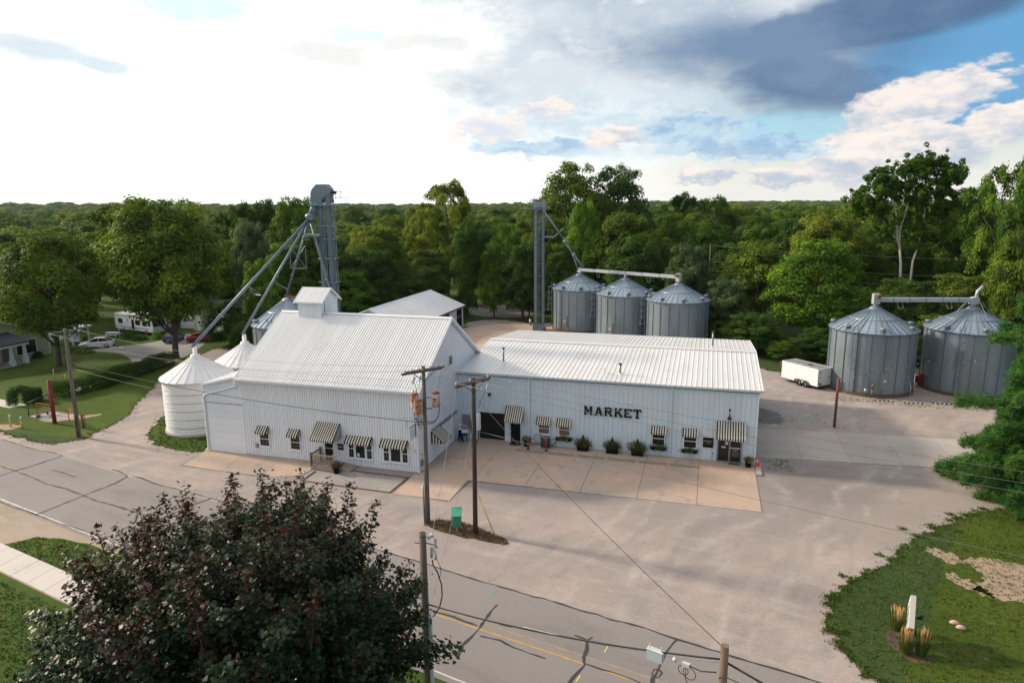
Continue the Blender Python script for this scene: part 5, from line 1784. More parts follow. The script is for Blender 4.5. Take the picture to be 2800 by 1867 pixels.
MB().prism([(sm_ - .25, SY0 - .03, SR + .0), (sm_, SY0 - .03, SR + .13), (sm_ + .25, SY0 - .03, SR + .0), (sm_, SY0 - .03, SR + .08)], (0, SY1 - SY0 + .06, 0)).build('ridge_cap', m_roofw, sh)
for y in (SY0 - .03, SY1 + .01):
    for xa in (SX1 + .35, SX0 - .35):
        MB().prism([(xa, y, SE - .32), (sm_, y, SR - .15), (sm_, y, SR + .06), (xa, y, SE - .08)], (0, .03, 0)).build('rake_trim', m_trim, sh)
MB().box(SX1 + .32, SX1 + .36, SY0, SY1, SE - .34, SE - .1).build('fascia', m_postbrown, sh)
b = MB(); b.box(SX1 - .03, SX1 + .02, 50.3, 52.75, .1, 2.95)
sd_ = b.build('door', m_dark, sh)
for i in range(3):
    MB().box(SX1 + .021, SX1 + .03, 50.55 + i * .7, 51.05 + i * .7, 1.5, 2.0).build('pane', m_glassb, sd_)
b = MB(); b.box(SX1 - .03, SX1 + .02, 44.5, 47, .1, 2.95)
b.build('door', m_dark, sh)
for y in (50.15, 52.78):
    MB().box(SX1 - .03, SX1 + .05, y, y + .12, .05, 3.05).build('door_trim', m_trim, sh)
MB().box(-19.3, -18.3, 49.8, 53.6, .036, .1).build('ramp', m_concgrey, sh)


# ------------------------------------------------------------------ utility poles
def upole(label, x, y, h, r0, r1, mat, lean=(0, 0), group=None):
    root = thing('utility_pole', label, 'utility pole', (x, y, 0), 0, group)
    MB().tube([(0, 0, -.3), (lean[0] * .5, lean[1] * .5, h * .5), (lean[0], lean[1], h)], [r0, (r0 + r1) / 2, r1], 14).local('shaft', mat, root)
    return root


def crossarm(root, c, d, L, mat=m_arm, thick=.11, pair=.0):
    d = Vector((d[0], d[1], 0)).normalized()
    n = Vector((-d.y, d.x, 0))
    for k, o in enumerate((-pair, pair) if pair else (0,)):
        sh = (.18 if k else -.18) if pair else 0
        a = Vector(c) + n * o + d * (sh - L / 2)
        e = a + d * L
        w = n * thick / 2
        b = MB()
        z = .13
        b.hexa([a - w, e - w, e + w, a + w, (a - w) + Vector((0, 0, z)), (e - w) + Vector((0, 0, z)), (e + w) + Vector((0, 0, z)), (a + w) + Vector((0, 0, z))])
        b.local('crossarm', mat, root)
    b = MB()
    for s in (-1, 1):
        b.tube([Vector(c) + d * s * .75 - n * .12, Vector(c) - n * .12 + Vector((0, 0, -.6))], .022, 4, sm=False)
    b.local('arm_brace', m_black, root)


def insulator(root, p, h=.2, r=.07, name='insulator'):
    x, y, z = p
    return MB().lathe([(.02, z), (r, z + h * .15), (r * .6, z + h * .4), (r, z + h * .6), (r * .5, z + h * .85), (0.001, z + h)], 10, (x, y)).local(name, m_porc, root)


def arrester(root, p, tilt=(0, 0), L=.34, r=.07):
    x, y, z = p
    q = Vector((x + tilt[0], y + tilt[1], z + L))
    b = MB()
    a = Vector(p)
    pts, rs = [], []
    for i in range(9):
        pts.append(a.lerp(q, i / 8)); rs.append(r if i % 2 else r * .65)
    b.tube(pts, rs, 10)
    return b.local('cutout_switch', m_porc, root)


AD = Vector((.60, .80, 0))
p1 = upole('grey wooden utility pole carrying three rusty transformers before the grain house corner', 3.83, -15.82, 10.35, .17, .115, m_pole, (.05, .0))
crossarm(p1, (.05, 0, 10.0), (.62, .78), 2.7, pair=.13)
for t in (-1.25, -.75, -.3, .45, .9, 1.3):
    insulator(p1, (.05 + .62 * t, .78 * t, 10.13), .17, .055)
arrester(p1, (-.45, -.55, 9.35), (.1, .1), .4, .08); arrester(p1, (-.1, -.3, 9.45), (.05, .1), .35, .07)
arrester(p1, (.72, .92, 9.45), (0, 0), .38, .05)
MB().tube([(.25, -.14, .0), (.2, -.13, 2.6)], .055, 8).local('riser_guard', m_galv, p1, (-.42, .05, 0))


def transformer(root, c, r, h, lidmat=m_tankrim):
    t = MB().lathe([(r * .55, c[2] + .02), (r * .9, c[2]), (r, c[2] + .06), (r, c[2] + h - .06), (r * 1.02, c[2] + h)], 20, c[:2], cap=True).local('transformer', m_tank, root)
    MB().lathe([(r * 1.08, c[2] + h + .001), (r * 1.08, c[2] + h + .04), (r * .6, c[2] + h + .10), (0.001, c[2] + h + .11)], 20, c[:2]).local('lid', lidmat, t)
    for a in (.6, 2.4):
        insulator(t, (c[0] + r * .55 * cos(a), c[1] + r * .55 * sin(a), c[2] + h + .08), .26, .05, 'bushing')
    b = MB(); b.box(c[0] - .12, c[0] + .12, c[1] - r - .02, c[1] - r + .0, c[2] + h * .62, c[2] + h * .66); b.box(c[0] - .02, c[0] + .02, c[1] - r - .02, c[1] - r + .0, c[2] + h * .45, c[2] + h * .62)
    b.local('terminal_plate', m_black, t)
    return t


transformer(p1, (-.17, -.52, 7.45), .24, .82)
transformer(p1, (-.62, .0, 7.65), .24, .82)
transformer(p1, (.72, .22, 7.75), .24, .86)
b = MB(); b.tube([(0, 0, 8.35), (.72, .22, 8.35)], .05, 6); b.tube([(0, 0, 7.65), (.5, .15, 7.65)], .05, 6); b.tube([(0, 0, 8.1), (-.62, 0, 8.1)], .05, 6)
b.local('bracket', m_galv, p1)
rr = random.Random(5)
b = MB()
for k in range(9):
    a = Vector((rr.uniform(-.6, .1), rr.uniform(-.6, .1), 7.45 if k < 6 else 7.6))
    e = Vector((-.1, -.15, 6.9 + rr.uniform(-.5, .1)))
    m_ = (a + e) / 2 + Vector((rr.uniform(-.5, -.05), rr.uniform(-.3, .2), rr.uniform(-.7, -.2)))
    b.tube([a * (1 - t) ** 2 + m_ * 2 * t * (1 - t) + e * t * t for t in [i / 8 for i in range(9)]], .016, 5)
for k in range(3):
    a = Vector((.95, .25, 8.4 - k * .2)); e = Vector((.1, 0, 6.9 - k * .12)); m_ = Vector((1.05, .1, 6.4 + k * .1))
    b.tube([a * (1 - t) ** 2 + m_ * 2 * t * (1 - t) + e * t * t for t in [i / 10 for i in range(11)]], .016, 5)
for a, e in (((-.4, -.45, 9.4), (-.25, -.6, 8.5)), ((-.1, -.25, 9.5), (-.65, 0, 8.7)), ((.72, .92, 9.45), (.6, .3, 8.85))):
    a, e = Vector(a), Vector(e); m_ = (a + e) / 2 + Vector((.25, 0, -.25))
    b.tube([a * (1 - t) ** 2 + m_ * 2 * t * (1 - t) + e * t * t for t in [i / 8 for i in range(9)]], .014, 5)
b.local('cable_bundle', m_cable, p1)

p2 = upole('dark wooden utility pole with a pale capacitor can right of the green box', 7.23, -16.33, 9.95, .155, .12, m_poled, (.05, 0))
crossarm(p2, (.03, 0, 9.62), (.50, .86), 2.6, pair=.14)
for t in (-1.3, -.25, 1.15):
    insulator(p2, (.05 + .5 * t, .86 * t, 9.75), .2, .07)
arrester(p2, (.42, .5, 9.15), (0, 0), .36, .07); arrester(p2, (.62, .75, 9.1), (.1, .05), .36, .08)
cn = MB().lathe([(.11, 6.75), (.135, 6.8), (.135, 7.7), (.12, 7.76), (0.001, 7.78)], 16, (.32, .02), cap=False).local('capacitor_can', m_can, p2)
insulator(cn, (.32, .02, 7.78), .3, .05, 'bushing')
MB().tube([(.3, .02, 8.0), (.45, .1, 8.5), (.55, .4, 8.9), (.55, .6, 9.1)], .014, 5).local('jumper_wire', m_cable, p2)
MB().tube([(.3, 0, 6.75), (.32, 0, 6.3), (.2, 0, 5.9)], .03, 6).local('jumper_wire', m_cable, p2)

pl_ = upole('weathered utility pole with one crossarm standing on the left lawn', -32.72, -8.43, 9.75, .19, .125, m_pole, (.08, 0))
crossarm(pl_, (.08, 0, 9.45), (.42, .9), 2.5, m_pole, .12)
for t in (-1.05, 1.12):
    insulator(pl_, (.08 + .42 * t, .9 * t - .1, 9.35), .22, .09)
MB().tube([(.12, -.19, 1.1), (.12, -.19, 1.9)], .07, 6).local('meter_wrap', m_black, pl_)

pf = upole('foreground utility pole with a dark rotted top and white cable riser', 9.95, -30.2, 7.25, .165, .135, m_pole, (-.02, 0))
MB().tube([(-.02, 0, 7.1), (-.02, 0, 7.255)], [.138, .125], 14).local('rotted_top', m_poled, pf)
b = MB()
b.tube([(.0, 0, 6.85), (.42, .12, 6.72), (.55, .16, 6.6)], .022, 5, sm=False)
b.local('bracket', m_black, pf)
MB().tube([(-.35, -.05, 6.8), (.1, 0, 6.8)], .018, 5, sm=False).local('bolt', m_black, pf)
b = MB()
pts = [Vector((.14, .06, 7.02)).lerp(Vector((.36, .2, 7.12)), i / 8) for i in range(9)]
b.tube(pts, [.10 if i % 2 else .07 for i in range(9)], 10)
b.local('strain_insulator', m_porc, pf)
arrester(pf, (.46, .14, 6.6), (0, .02), .42, .065); arrester(pf, (.32, .05, 6.2), (.02, .02), .48, .075)
MB().tube([(.42, .1, 6.55), (.5, .1, 6.25), (.44, .1, 6.1)], .035, 6).local('fuse_tube', m_can, pf)
b = MB()
b.tube([(.34, .06, 6.1), (.36, .05, 5.9), (.55, .05, 5.6), (.72, .02, 5.1), (.74, .0, 4.6), (.62, -.02, 4.1), (.34, -.05, 3.65)], .026, 6)
b.tube([(.5, .1, 6.2), (.66, .1, 5.8), (.68, .1, 5.5), (.6, .08, 5.35)], .012, 5)
b.local('riser_cable', m_cable, pf)
MB().box(.15, .27, -.12, -.0, 0, 3.65).local('riser_guard', m_can, pf)
MB().tube([(-.18, -.02, 0), (-.16, -.02, 6.0)], .01, 4).local('ground_wire', m_cable, pf)

pr = upole('short brown stub pole at the near road edge holding cables', 21.33, -34.3, 7.22, .16, .118, m_polebr, (0, 0))
pb = [upole('bare rusty steel post standing between concrete drive and gravel', 31.96, 11.4, 4.55, .12, .11, m_rust)]
for o in pb:
    o.name = 'steel_post'; o['category'] = 'post'
o = upole('thick red-brown steel post on the left lawn beside the swing gate', -38.3, -6.0, 4.15, .185, .17, m_redpost)
o.name = 'steel_post'; o['category'] = 'post'
MB().lathe([(.17, 4.15), (.14, 4.2), (0.001, 4.22)], 14).local('cap', m_redpost, o)
o = upole('brown post at the back of the yard left of the slender elevator', -10.39, 64.5, 3.6, .14, .13, m_rust)
o.name = 'steel_post'; o['category'] = 'post'
o = upole('thin dark pole rising behind the conveyor motor of three bins', 20.5, 66.0, 13.2, .10, .07, m_pole)
MB().tube([(-.9, 0, 10.4), (.0, 0, 10.4)], .04, 5).local('crossarm', m_arm, o)
o = upole('distant pole with crossarm amid the left woods', -148, 158, 14, .2, .15, m_pole); crossarm(o, (0, 0, 13.2), (1, .3), 3.4)
o = upole('tall orange-brown pole far over the left woods', -168, 226, 21, .3, .22, m_polebr)
o = upole('pole with crossarm standing before the tall trees behind the shed', -42.5, 108, 11.5, .16, .12, m_pole); crossarm(o, (0, 0, 10.2), (1, .2), 2.6); crossarm(o, (0, 0, 8.4), (1, .2), 2.2)


# wires: each a thing
def wire(label, a, c, sag, r=.010, mat=m_wire, group='overhead wires', n=18, cat='wire'):
    a, c = Vector(a), Vector(c)
    pts = [a.lerp(c, i / n) - Vector((0, 0, 4 * sag * (i / n) * (1 - i / n))) for i in range(n + 1)]
    o = MB().tube(pts, r, 5).build('power_line', mat)
    return tag(o, label, cat, group)


L0 = Vector((-32.72 + .08, -8.43, 9.5))
A1 = Vector((3.88, -15.82, 10.2)); A2 = Vector((7.28, -16.33, 9.85))
d1 = Vector((.62, .78, 0)); d2 = Vector((.5, .86, 0)); dl = Vector((.42, .9, 0))
wire('wire from the near end of the left pole crossarm to the transformer pole', L0 - dl * 1.05 + Vector((0, -.1, 0)), A1 - d1 * 1.25, 1.1)
wire('wire from the far end of the left pole crossarm to the transformer pole', L0 + dl * 1.12 + Vector((0, -.1, 0)), A1 + d1 * 1.2, 1.0)
wire('twisted service cable crossing in front of the grain house windows', (-32.6, -8.5, 6.85), (3.75, -15.9, 6.75), .55, .024, m_arm)
wire('thin lower wire between left pole and transformer pole', (-32.6, -8.5, 6.35), (3.75, -15.9, 7.0), .9, .010)
for t, s, w in ((-1.25, -1.3, 'near'), (-.3, -.25, 'middle'), (1.25, 1.15, 'far')):
    wire('short %s wire between the crossarms of the two poles' % w, A1 + d1 * t, A2 + d2 * s, .25)
    wire('long %s power wire passing before the market wall towards the pine' % w, A2 + d2 * s, Vector((64, -29, 9.7)) + Vector((.2, .97, 0)) * s * 1.2, 1.1)
wire('low wire from the dark pole across the market doors to the pine', (7.3, -16.3, 6.7), (64, -29, 6.0), 1.0, .012)
wire('service drop from the dark pole to the grain house side wall', (7.15, -16.3, 6.7), (.1, -5.2, 5.2), .3, .014, m_cable)
wire('guy strand from the dark pole over the gravel to the stub pole', (7.3, -16.4, 8.9), (21.33, -34.3, 7.1), .25, .013, m_cable)
wire('thick black communication cable over the road between foreground and stub poles', (9.95, -30.2, 4.15), (21.33, -34.3, 6.75), .28, .030, m_cable)
wire('pale thin cable lashed below the black communication cable', (14.5, -31.85, 5.0), (21.2, -34.2, 6.55), .12, .014, m_porc)
wire('communication cable from the maple to the foreground pole', (3.5, -31.5, 4.3), (9.95, -30.2, 4.15), .1, .022, m_wire)
wire('cable bundle from the stub pole towards bottom right corner', (21.33, -34.3, 6.7), (40, -40.5, 5.2), .8, .035, m_cable)
wire('thin cable from stub pole along the road to the right', (21.33, -34.3, 6.2), (40, -39.3, 6.3), .6, .013, m_cable)
wire('strand from the crossarm of dark pole down to the foreground pole', A2 - d2 * 1.3 + Vector((0, 0, -.2)), (10.25, -30.0, 7.05), .2, .011)
wire('faint neutral wire from the dark pole to the foreground pole', (7.2, -16.4, 6.75), (10.3, -30.1, 4.6), .2, .010)
wire('guy wire held in a yellow sleeve beside the dark pole', (7.25, -16.33, 3.2), (8.64, -16.58, .0), .0, .012)
g_ = MB().tube([(7.55, -16.39, 2.45), (8.64, -16.58, .03)], .035, 6).build('guy_guard', m_yellow)
tag(g_, 'yellow plastic sleeve on the guy wire in the mulch island', 'guy guard')
for i, (za, zb) in enumerate(((13.0, 11.8), (10.4, 9.0), (8.8, 7.4), (7.2, 5.6))):
    wire(('topmost', 'second', 'third', 'lowest')[i] + ' of four wires running before the woods behind the bins', (20.5, 66, za), (95, 66, zb), 1.2, .022)
wire('upper wire in the woods behind the shed', (-110, 120, 10.3), (-42.5, 108, 10.3), 1, .02)
wire('lower wire in the woods behind the shed', (-110, 120, 8.4), (-42.5, 108, 8.4), 1, .025)
wire('wire seen before distant trees at left edge', (-260, 150, 13.8), (-148, 158, 13.6), 1.5, .03)
wire('wire from distant crossarm pole towards the orange-brown pole', (-148, 158, 13.6), (-60, 200, 13), 1.5, .03)

# cable boxes hanging by the stub pole
cb_ = thing('cable_box', 'small grey metal splice box hanging on the cable beside the stub pole', 'cable box', (19.3, -33.6, 6.0), radians(-20))
MB().box(-.26, .26, -.09, .09, -.16, .18).local('case', m_can, cb_)
b = MB(); b.box(-.27, .27, -.10, .10, .181, .2); b.box(-.28, -.262, -.04, .04, -.1, .1); b.box(.262, .28, -.04, .04, -.1, .1)
b.local('flange', m_porc, cb_)
b = MB(); b.tube([(-.2, 0, .2), (-.2, 0, .36)], .015, 4); b.tube([(.2, 0, .2), (.2, 0, .38)], .015, 4)
b.local('hanger', m_porc, cb_)
tp = thing('cable_tap', 'small white cable tap with looping black leads by the stub pole', 'cable tap', (20.25, -33.93, 6.1), radians(-20))
MB().box(-.12, .12, -.06, .06, -.06, .06).local('case', m_porc, tp)
MB().tube([(-.42, 0, .03), (-.3, 0, .02)], .07, 10).local('connector', m_porc, tp)
b = MB()
for k, (x, rr_) in enumerate(((-.08, .16), (.12, .2))):
    b.tube([(x + sin(t) * rr_ * (1 if k else -1), 0, -.06 - rr_ + cos(t) * rr_) for t in [i * pi / 8 for i in range(15)]], .012, 5)
b.tube([(0, 0, -.06), (.0, 0, -.5), (.25, 0, -.85), (.7, -.1, -.75), (1.0, -.2, -.55)], .013, 5)
b.tube([(.12, 0, 0), (.5, -.05, .02), (1.0, -.2, .3)], .02, 5)
b.local('lead', m_cable, tp)
# ------------------------------------------------------------------ leaf clouds
LEAF_SHAPES = {
    # outline points in the unit leaf frame (x along, y across); faces fan from the first point
    'diamond': ([(-.5, 0), (0, -.32), (.5, 0), (0, .32)], [[0, 1, 2, 3]]),
    'maple': ([(-.5, 0), (-.12, -.48), (.02, -.2), (.22, -.36), (.5, 0), (.22, .36), (.02, .2), (-.12, .48)], [[0, 1, 2, 6, 7], [2, 3, 4, 5, 6]]),
    'needle': ([(-.5, -.05), (.5, -.02), (.5, .02), (-.5, .05)], [[0, 1, 2, 3]]),
}


def leaf_mesh(name, C, Nrm, size, tint, mats, shape='diamond', seed=0, aspect=1.0, axis=None, matidx=None, fold=.18):
    """C (n,3) centres, Nrm (n,3) rough normals, size (n,), tint (n,)"""
    r = np.random.default_rng(seed)
    n = len(C)
    N = Nrm / (np.linalg.norm(Nrm, axis=1, keepdims=True) + 1e-9)
    R = r.normal(0, 1, (n, 3)) if axis is None else axis
    U = R - N * (R * N).sum(1, keepdims=True)
    U /= np.linalg.norm(U, axis=1, keepdims=True) + 1e-9
    W = np.cross(N, U)
    pts, faces = LEAF_SHAPES[shape]
    k = len(pts)
    V = np.zeros((n, k, 3), np.float32)
    for i, (x, y) in enumerate(pts):
        zz = -abs(y) * fold * 2 - (x * x) * fold
        V[:, i] = C + (U * x + W * (y * aspect) + N * zz) * size[:, None]
    nl = sum(len(f) for f in faces)
    idx = np.concatenate([np.array(f) for f in faces])
    loops = (np.arange(n)[:, None] * k + idx[None]).ravel()
    lt = np.tile(np.array([len(f) for f in faces]), n)
    ls = np.concatenate([[0], np.cumsum(lt)[:-1]])
    me = bpy.data.meshes.new(name)
    me.vertices.add(n * k); me.loops.add(len(loops)); me.polygons.add(len(lt))
    me.vertices.foreach_set('co', V.ravel())
    me.loops.foreach_set('vertex_index', loops.astype(np.int32))
    me.polygons.foreach_set('loop_start', ls.astype(np.int32))
    me.polygons.foreach_set('loop_total', lt.astype(np.int32))
    at = me.attributes.new('tint', 'FLOAT', 'POINT')
    at.data.foreach_set('value', np.repeat(tint, k).astype(np.float32))
    for m in (mats if isinstance(mats, (list, tuple)) else [mats]):
        me.materials.append(m)
    if matidx is not None:
        me.polygons.foreach_set('material_index', np.repeat(matidx, len(faces)).astype(np.int32))
    me.update()
    return me


def lump_field(P, seed, freq=1.0):
    """cheap smooth pseudo-noise in 3-D, about -1..1"""
    r = np.random.default_rng(seed)
    v = np.zeros(len(P))
    for i in range(5):
        k = r.normal(0, 1, 3); k /= np.linalg.norm(k)
        k2 = r.normal(0, 1, 3); k2 /= np.linalg.norm(k2)
        f = freq * r.uniform(.7, 1.6)
        v += np.sin(P @ k * f + r.uniform(0, 6)) * np.cos(P @ k2 * f + r.uniform(0, 6))
    return v / 2.6


def unit(r, n):
    v = r.normal(0, 1, (n, 3))
    return v / np.linalg.norm(v, axis=1, keepdims=True)


def leaf_shrub(n, rx, ry, rz, seed, leaf=.1, up=.3, base=0.0, rough=.25, conic=0.0):
    """leaf centres over an uneven dome with radii rx, ry and height rz"""
    r = np.random.default_rng(seed)
    d = unit(r, n)
    d[:, 2] = np.abs(d[:, 2])
    rad = np.cbrt(r.uniform(.25, 1.0, n))
    P = d * rad[:, None]
    lum = lump_field(d * 3 + seed, seed, 1.4)
    P *= (1 + rough * lum)[:, None]
    if conic:
        s = 1 - conic * np.clip(P[:, 2:3], 0, 1)
        P[:, :2] *= s
    C = P * np.array([rx, ry, rz]) + np.array([0, 0, base])
    N = d + r.normal(0, .5, (n, 3)) + np.array([0, 0, up])
    tint = np.clip(.45 + .2 * lum + r.normal(0, .16, n) + .12 * (rad - .8), 0, 1)
    return C, N, leaf * r.uniform(.7, 1.3, n), tint


# ------------------------------------------------------------------ planters, pots, small furniture by the market
def trough_planter(label, x, y, w, kind, seed, group='black planters along the market wall'):
    root = thing('planter', label, 'planter', (x, y, .045), 0, group)
    b = MB()
    hw_, d, h = w / 2, .24, .44
    b.hexa([(-hw_ + .05, -d + .03, 0), (hw_ - .05, -d + .03, 0), (hw_ - .05, d - .03, 0), (-hw_ + .05, d - .03, 0),
            (-hw_, -d, h), (hw_, -d, h), (hw_, d, h), (-hw_, d, h)])
    b.box(-hw_ - .02, hw_ + .02, -d - .02, d + .02, h + .001, h + .04)
    b.local('box', m_planter, root)
    C, N, S, T = leaf_shrub(1300, w * .82, .48, .74, seed, .085, base=.40, rough=.38)
    place('flowers', leaf_mesh('flowers', C, N, S, T, [f_flower, f_hedge, f_flowery], 'diamond', seed, matidx=np.random.default_rng(seed).choice(3, len(C), p=[.50, .32, .18])), root)
    C, N, S, T = leaf_shrub(1000, .36, .36, 1.05, seed + 1, .07, base=.40, rough=.1, conic=.85)
    place('evergreen', leaf_mesh('evergreen', C, N, S, T, f_hedge, 'diamond', seed), root)
    return root


trough_planter('black planter with cone shrub below the left end of the MARKET lettering', 11.1, -.38, .98, 0, 3)
trough_planter('black planter with cone shrub, middle one below the MARKET lettering', 13.5, -.38, .98, 0, 13)
trough_planter('black planter with cone shrub nearest the window right of the lettering', 15.53, -.34, .98, 0, 23)


def pot(label, x, y, r, h, leafmats, probs, seed, R=.38, H=.42, group=None, z=.045):
    root = thing('flower_pot', label, 'flower pot', (x, y, z), 0, group)
    MB().lathe([(r * .72, 0), (r, h), (r * 1.06, h + .001), (r * 1.06, h + .04), (r * .9, h + .03), (0.001, h - .02)], 16).local('pot', m_planter, root)
    C, N, S, T = leaf_shrub(650, R, R, H, seed, .075, base=h - .02, rough=.3)
    place('flowers', leaf_mesh('flowers', C, N, S, T, leafmats, 'diamond', seed, matidx=np.random.default_rng(seed).choice(len(leafmats), len(C), p=probs)), root)
    return root


pot('black pot of pale yellow flowers at the right corner of the market', 24.0, -.62, .27, .52, [f_flowery, f_hedge], [.65, .35], 31, .40, .30)
pot('black pot of grassy flowers left of the first red bollard', 6.33, -.62, .26, .48, [f_yellow, f_hedge, f_flowery], [.4, .4, .2], 32, .5, .48)
pot('black pot of dark red flowers between wooden porch and ramp', -6.15, GY0 - 1.62, .27, .55, [f_flower, f_maplered, f_hedge], [.45, .35, .2], 33, .52, .42, z=.0)


def window_box(label, x, w, z, seed):
    root = thing('window_box', label, 'window box', (x, -.2, z), 0, 'flower boxes under the market windows')
    MB().hexa([(-w / 2, -.15, 0), (w / 2, -.15, 0), (w / 2, .14, 0), (-w / 2, .14, 0), (-w / 2, -.18, .2), (w / 2, -.18, .2), (w / 2, .14, .2), (-w / 2, .14, .2)]).local('box', m_planter, root)
    b = MB()
    for s in (-.3, .3):
        b.box(s * w - .03, s * w + .03, -.12, .14, -.12, -.002)
    b.local('bracket', m_black, root)
    C, N, S, T = leaf_shrub(900, w * .60, .30, .42, seed, .085, base=.10, rough=.5)
    C[:, 2] -= (r_ := np.random.default_rng(seed)).uniform(0, .12, len(C))
    place('flowers', leaf_mesh('flowers', C, N, S, T, [f_hedge, f_flowery, f_yellow], 'diamond', seed, matidx=r_.choice(3, len(C), p=[.5, .28, .22])), root)


window_box('black flower box under the second window, right of the air conditioner', 9.47, 1.2, .68, 41)
window_box('black flower box under the window just right of the lettering', 17.15, 1.2, .62, 42)
window_box('black flower box under the window next to the square black sign', 19.57, 1.2, .62, 43)

for i, x in enumerate((6.67, 8.18)):
    b = thing('bollard', ('red pipe bollard before the pot of grassy flowers', 'red pipe bollard before the air conditioner')[i], 'bollard', (x, -1.3, .045), 0, 'red bollards by the market wall')
    MB().tube([(0, 0, 0), (0, 0, 1.02), (0, 0, 1.06)], [.075, .075, .05], 12).local('pipe', m_redp, b)
    MB().box(-.14, .14, -.14, .14, -.03, .012).local('foot', m_redp, b)
lab = ['leftmost, before the red bollards', 'second from the left, right of the red bollards', 'third from the left, near the left planter', 'fourth from the left, before the middle planter',
       'fifth from the left, before the right planter', 'rightmost, nearest the entrance doors']
for i, (x0, x1) in enumerate(((5.75, 8.14), (8.45, 10.62), (10.93, 13.05), (13.35, 15.47), (15.82, 17.92), (18.2, 20.33))):
    ps = thing('parking_stop', 'worn concrete parking stop, ' + lab[i], 'parking stop', ((x0 + x1) / 2, -1.86, .045), 0, 'parking stops along the apron')
    L = (x1 - x0) / 2
    MB().prism([(-L, -.13, 0), (-L, .13, 0), (-L, .09, .13), (-L, -.09, .13)], (2 * L, 0, 0)).local('bar', m_kerbstop, ps)
    MB().cyl(L - .25, 0, .131, .15, .025, 6).local('pin', m_rust, ps)
    MB().cyl(-L + .25, 0, .131, .15, .025, 6).local('pin', m_rust, ps)
ac = thing('air_conditioner', 'dark round air conditioner unit behind the second red bollard', 'air conditioner', (7.98, -.62, .045))
MB().box(-.5, .5, -.45, .45, 0, .06).local('pad', m_concgrey, ac)
b = MB().lathe([(.38, .06), (.40, .1), (.40, .86), (.36, .92), (.30, .90), (.0, .88)], 24)
b.local('case', m_black, ac)
b = MB()
for i in range(24):
    t = 2 * pi * i / 24
    b.tube([(.405 * cos(t), .405 * sin(t), .14), (.405 * cos(t), .405 * sin(t), .84)], .01, 4)
b.local('grille', m_greysteel, ac)
MB().lathe([(.05, .905), (.28, .93), (.30, .915)], 20).local('fan_guard', m_greysteel, ac)
dm = thing('door_mat', 'dark rubber mat before the black side door', 'door mat', (5.3, -.4, .046))
MB().box(-.47, .47, -.3, .3, 0, .015).local('mat', m_rubber, dm)
dm = thing('door_mat', 'brown mat before the glass entrance doors', 'door mat', (22.98, -.33, .046))
MB().box(-.42, .42, -.22, .2, 0, .015).local('mat', m_postbrown, dm)
cn_ = thing('traffic_cone', 'orange traffic cone by the right corner of the market', 'traffic cone', (24.66, -.42, .13))
MB().box(-.19, .19, -.19, .19, 0, .03).local('foot', m_conep, cn_)
MB().lathe([(.15, .031), (.035, .70), (0.001, .71)], 16).local('cone', m_conep, cn_)
MB().lathe([(.105, .32), (.078, .48)], 16).local('reflective_band', m_porc, cn_)
pbd = thing('painted_board', 'painted cut-out board with a figure in dark trousers and white cap, in the corner', 'painted board', (.85, -1.05, .045), radians(8))
m_p1, m_p2, m_p3 = M('paint_blue', (.16, .24, .33), .7), M('paint_orange', (.50, .20, .05), .7), M('paint_skin', (.45, .26, .19), .7)
b = MB(); b.box(-.44, .44, -.03, .0, .0, 1.05); b.box(-.1, .42, -.03, .0, 1.051, 1.6); b.local('board', m_p1, pbd)
b = MB(); b.box(-.06, .4, -.04, -.031, 1.42, 1.58); b.local('painted_sky', m_p2, pbd)
b = MB(); b.box(-.12, .44, -.042, -.031, .85, 1.14); b.local('painted_cloth', m_siding, pbd)
b = MB(); b.box(-.02, .40, -.046, -.031, .62, .84); b.box(0, .05, -.046, -.031, .1, .61); b.box(.3, .35, -.046, -.031, .1, .61); b.local('painted_table', m_black, pbd)
b = MB()
b.prism([(-.40, -.05, .78), (-.10, -.05, .78), (-.12, -.05, 1.12), (-.36, -.05, 1.12)], (0, .019, 0), 0)
b.prism([(-.40, -.05, .05), (-.30, -.05, .05), (-.24, -.05, .55), (-.12, -.05, .1), (.02, -.05, .06), (-.06, -.05, .76), (-.40, -.05, .76)], (0, .019, 0), 0)
b.prism([(-.42, -.05, 1.121), (-.12, -.05, 1.121), (-.14, -.05, 1.28), (-.36, -.05, 1.28)], (0, .019, 0), 1)
b.lathe([(0.001, -.1), (.09, -.06), (.1, .05), (.0, .1)], 10, mi=2)
for i in range(len(b.v) - 40, len(b.v)):
    x, y, z = b.v[i]; b.v[i] = (x - .26, y * .3 - .05, z + 1.38)
b.prism([(-.42, -.055, 1.46), (-.1, -.055, 1.46), (-.16, -.055, 1.58), (-.34, -.055, 1.6)], (0, .02, 0), 1)
b.local('painted_figure', [m_dark, m_siding, m_p3], pbd)
MB().box(-.14, .14, -.5, -.25, 0, .02).local('base_plate', m_galv, pbd)

# ------------------------------------------------------------------ island: green box, mailbox post
gb_ = thing('drop_box', 'green sloped-top drop box on a wooden post between the two utility poles', 'drop box', (6.02, -16.35, 0), radians(16))
MB().box(-.05, .05, -.05, .05, -.1, .36).local('post', M('raw_wood', (.50, .34, .15), .8), gb_)
MB().hexa([(-.24, -.2, .34), (.24, -.2, .34), (.26, .24, .34), (-.26, .24, .34), (-.30, -.27, 1.12), (.30, -.27, 1.12), (.30, .27, 1.42), (-.30, .27, 1.42)]).local('case', m_green, gb_)
MB().hexa([(-.33, -.31, 1.123), (.33, -.31, 1.123), (.33, .30, 1.463), (-.33, .30, 1.463), (-.33, -.31, 1.15), (.33, -.31, 1.15), (.33, .30, 1.49), (-.33, .30, 1.49)]).local('lid', M('green_lid', (.06, .36, .22), .45), gb_)
MB().box(.301, .306, -.1, .12, 1.16, 1.22).local('label', m_yellow, gb_)

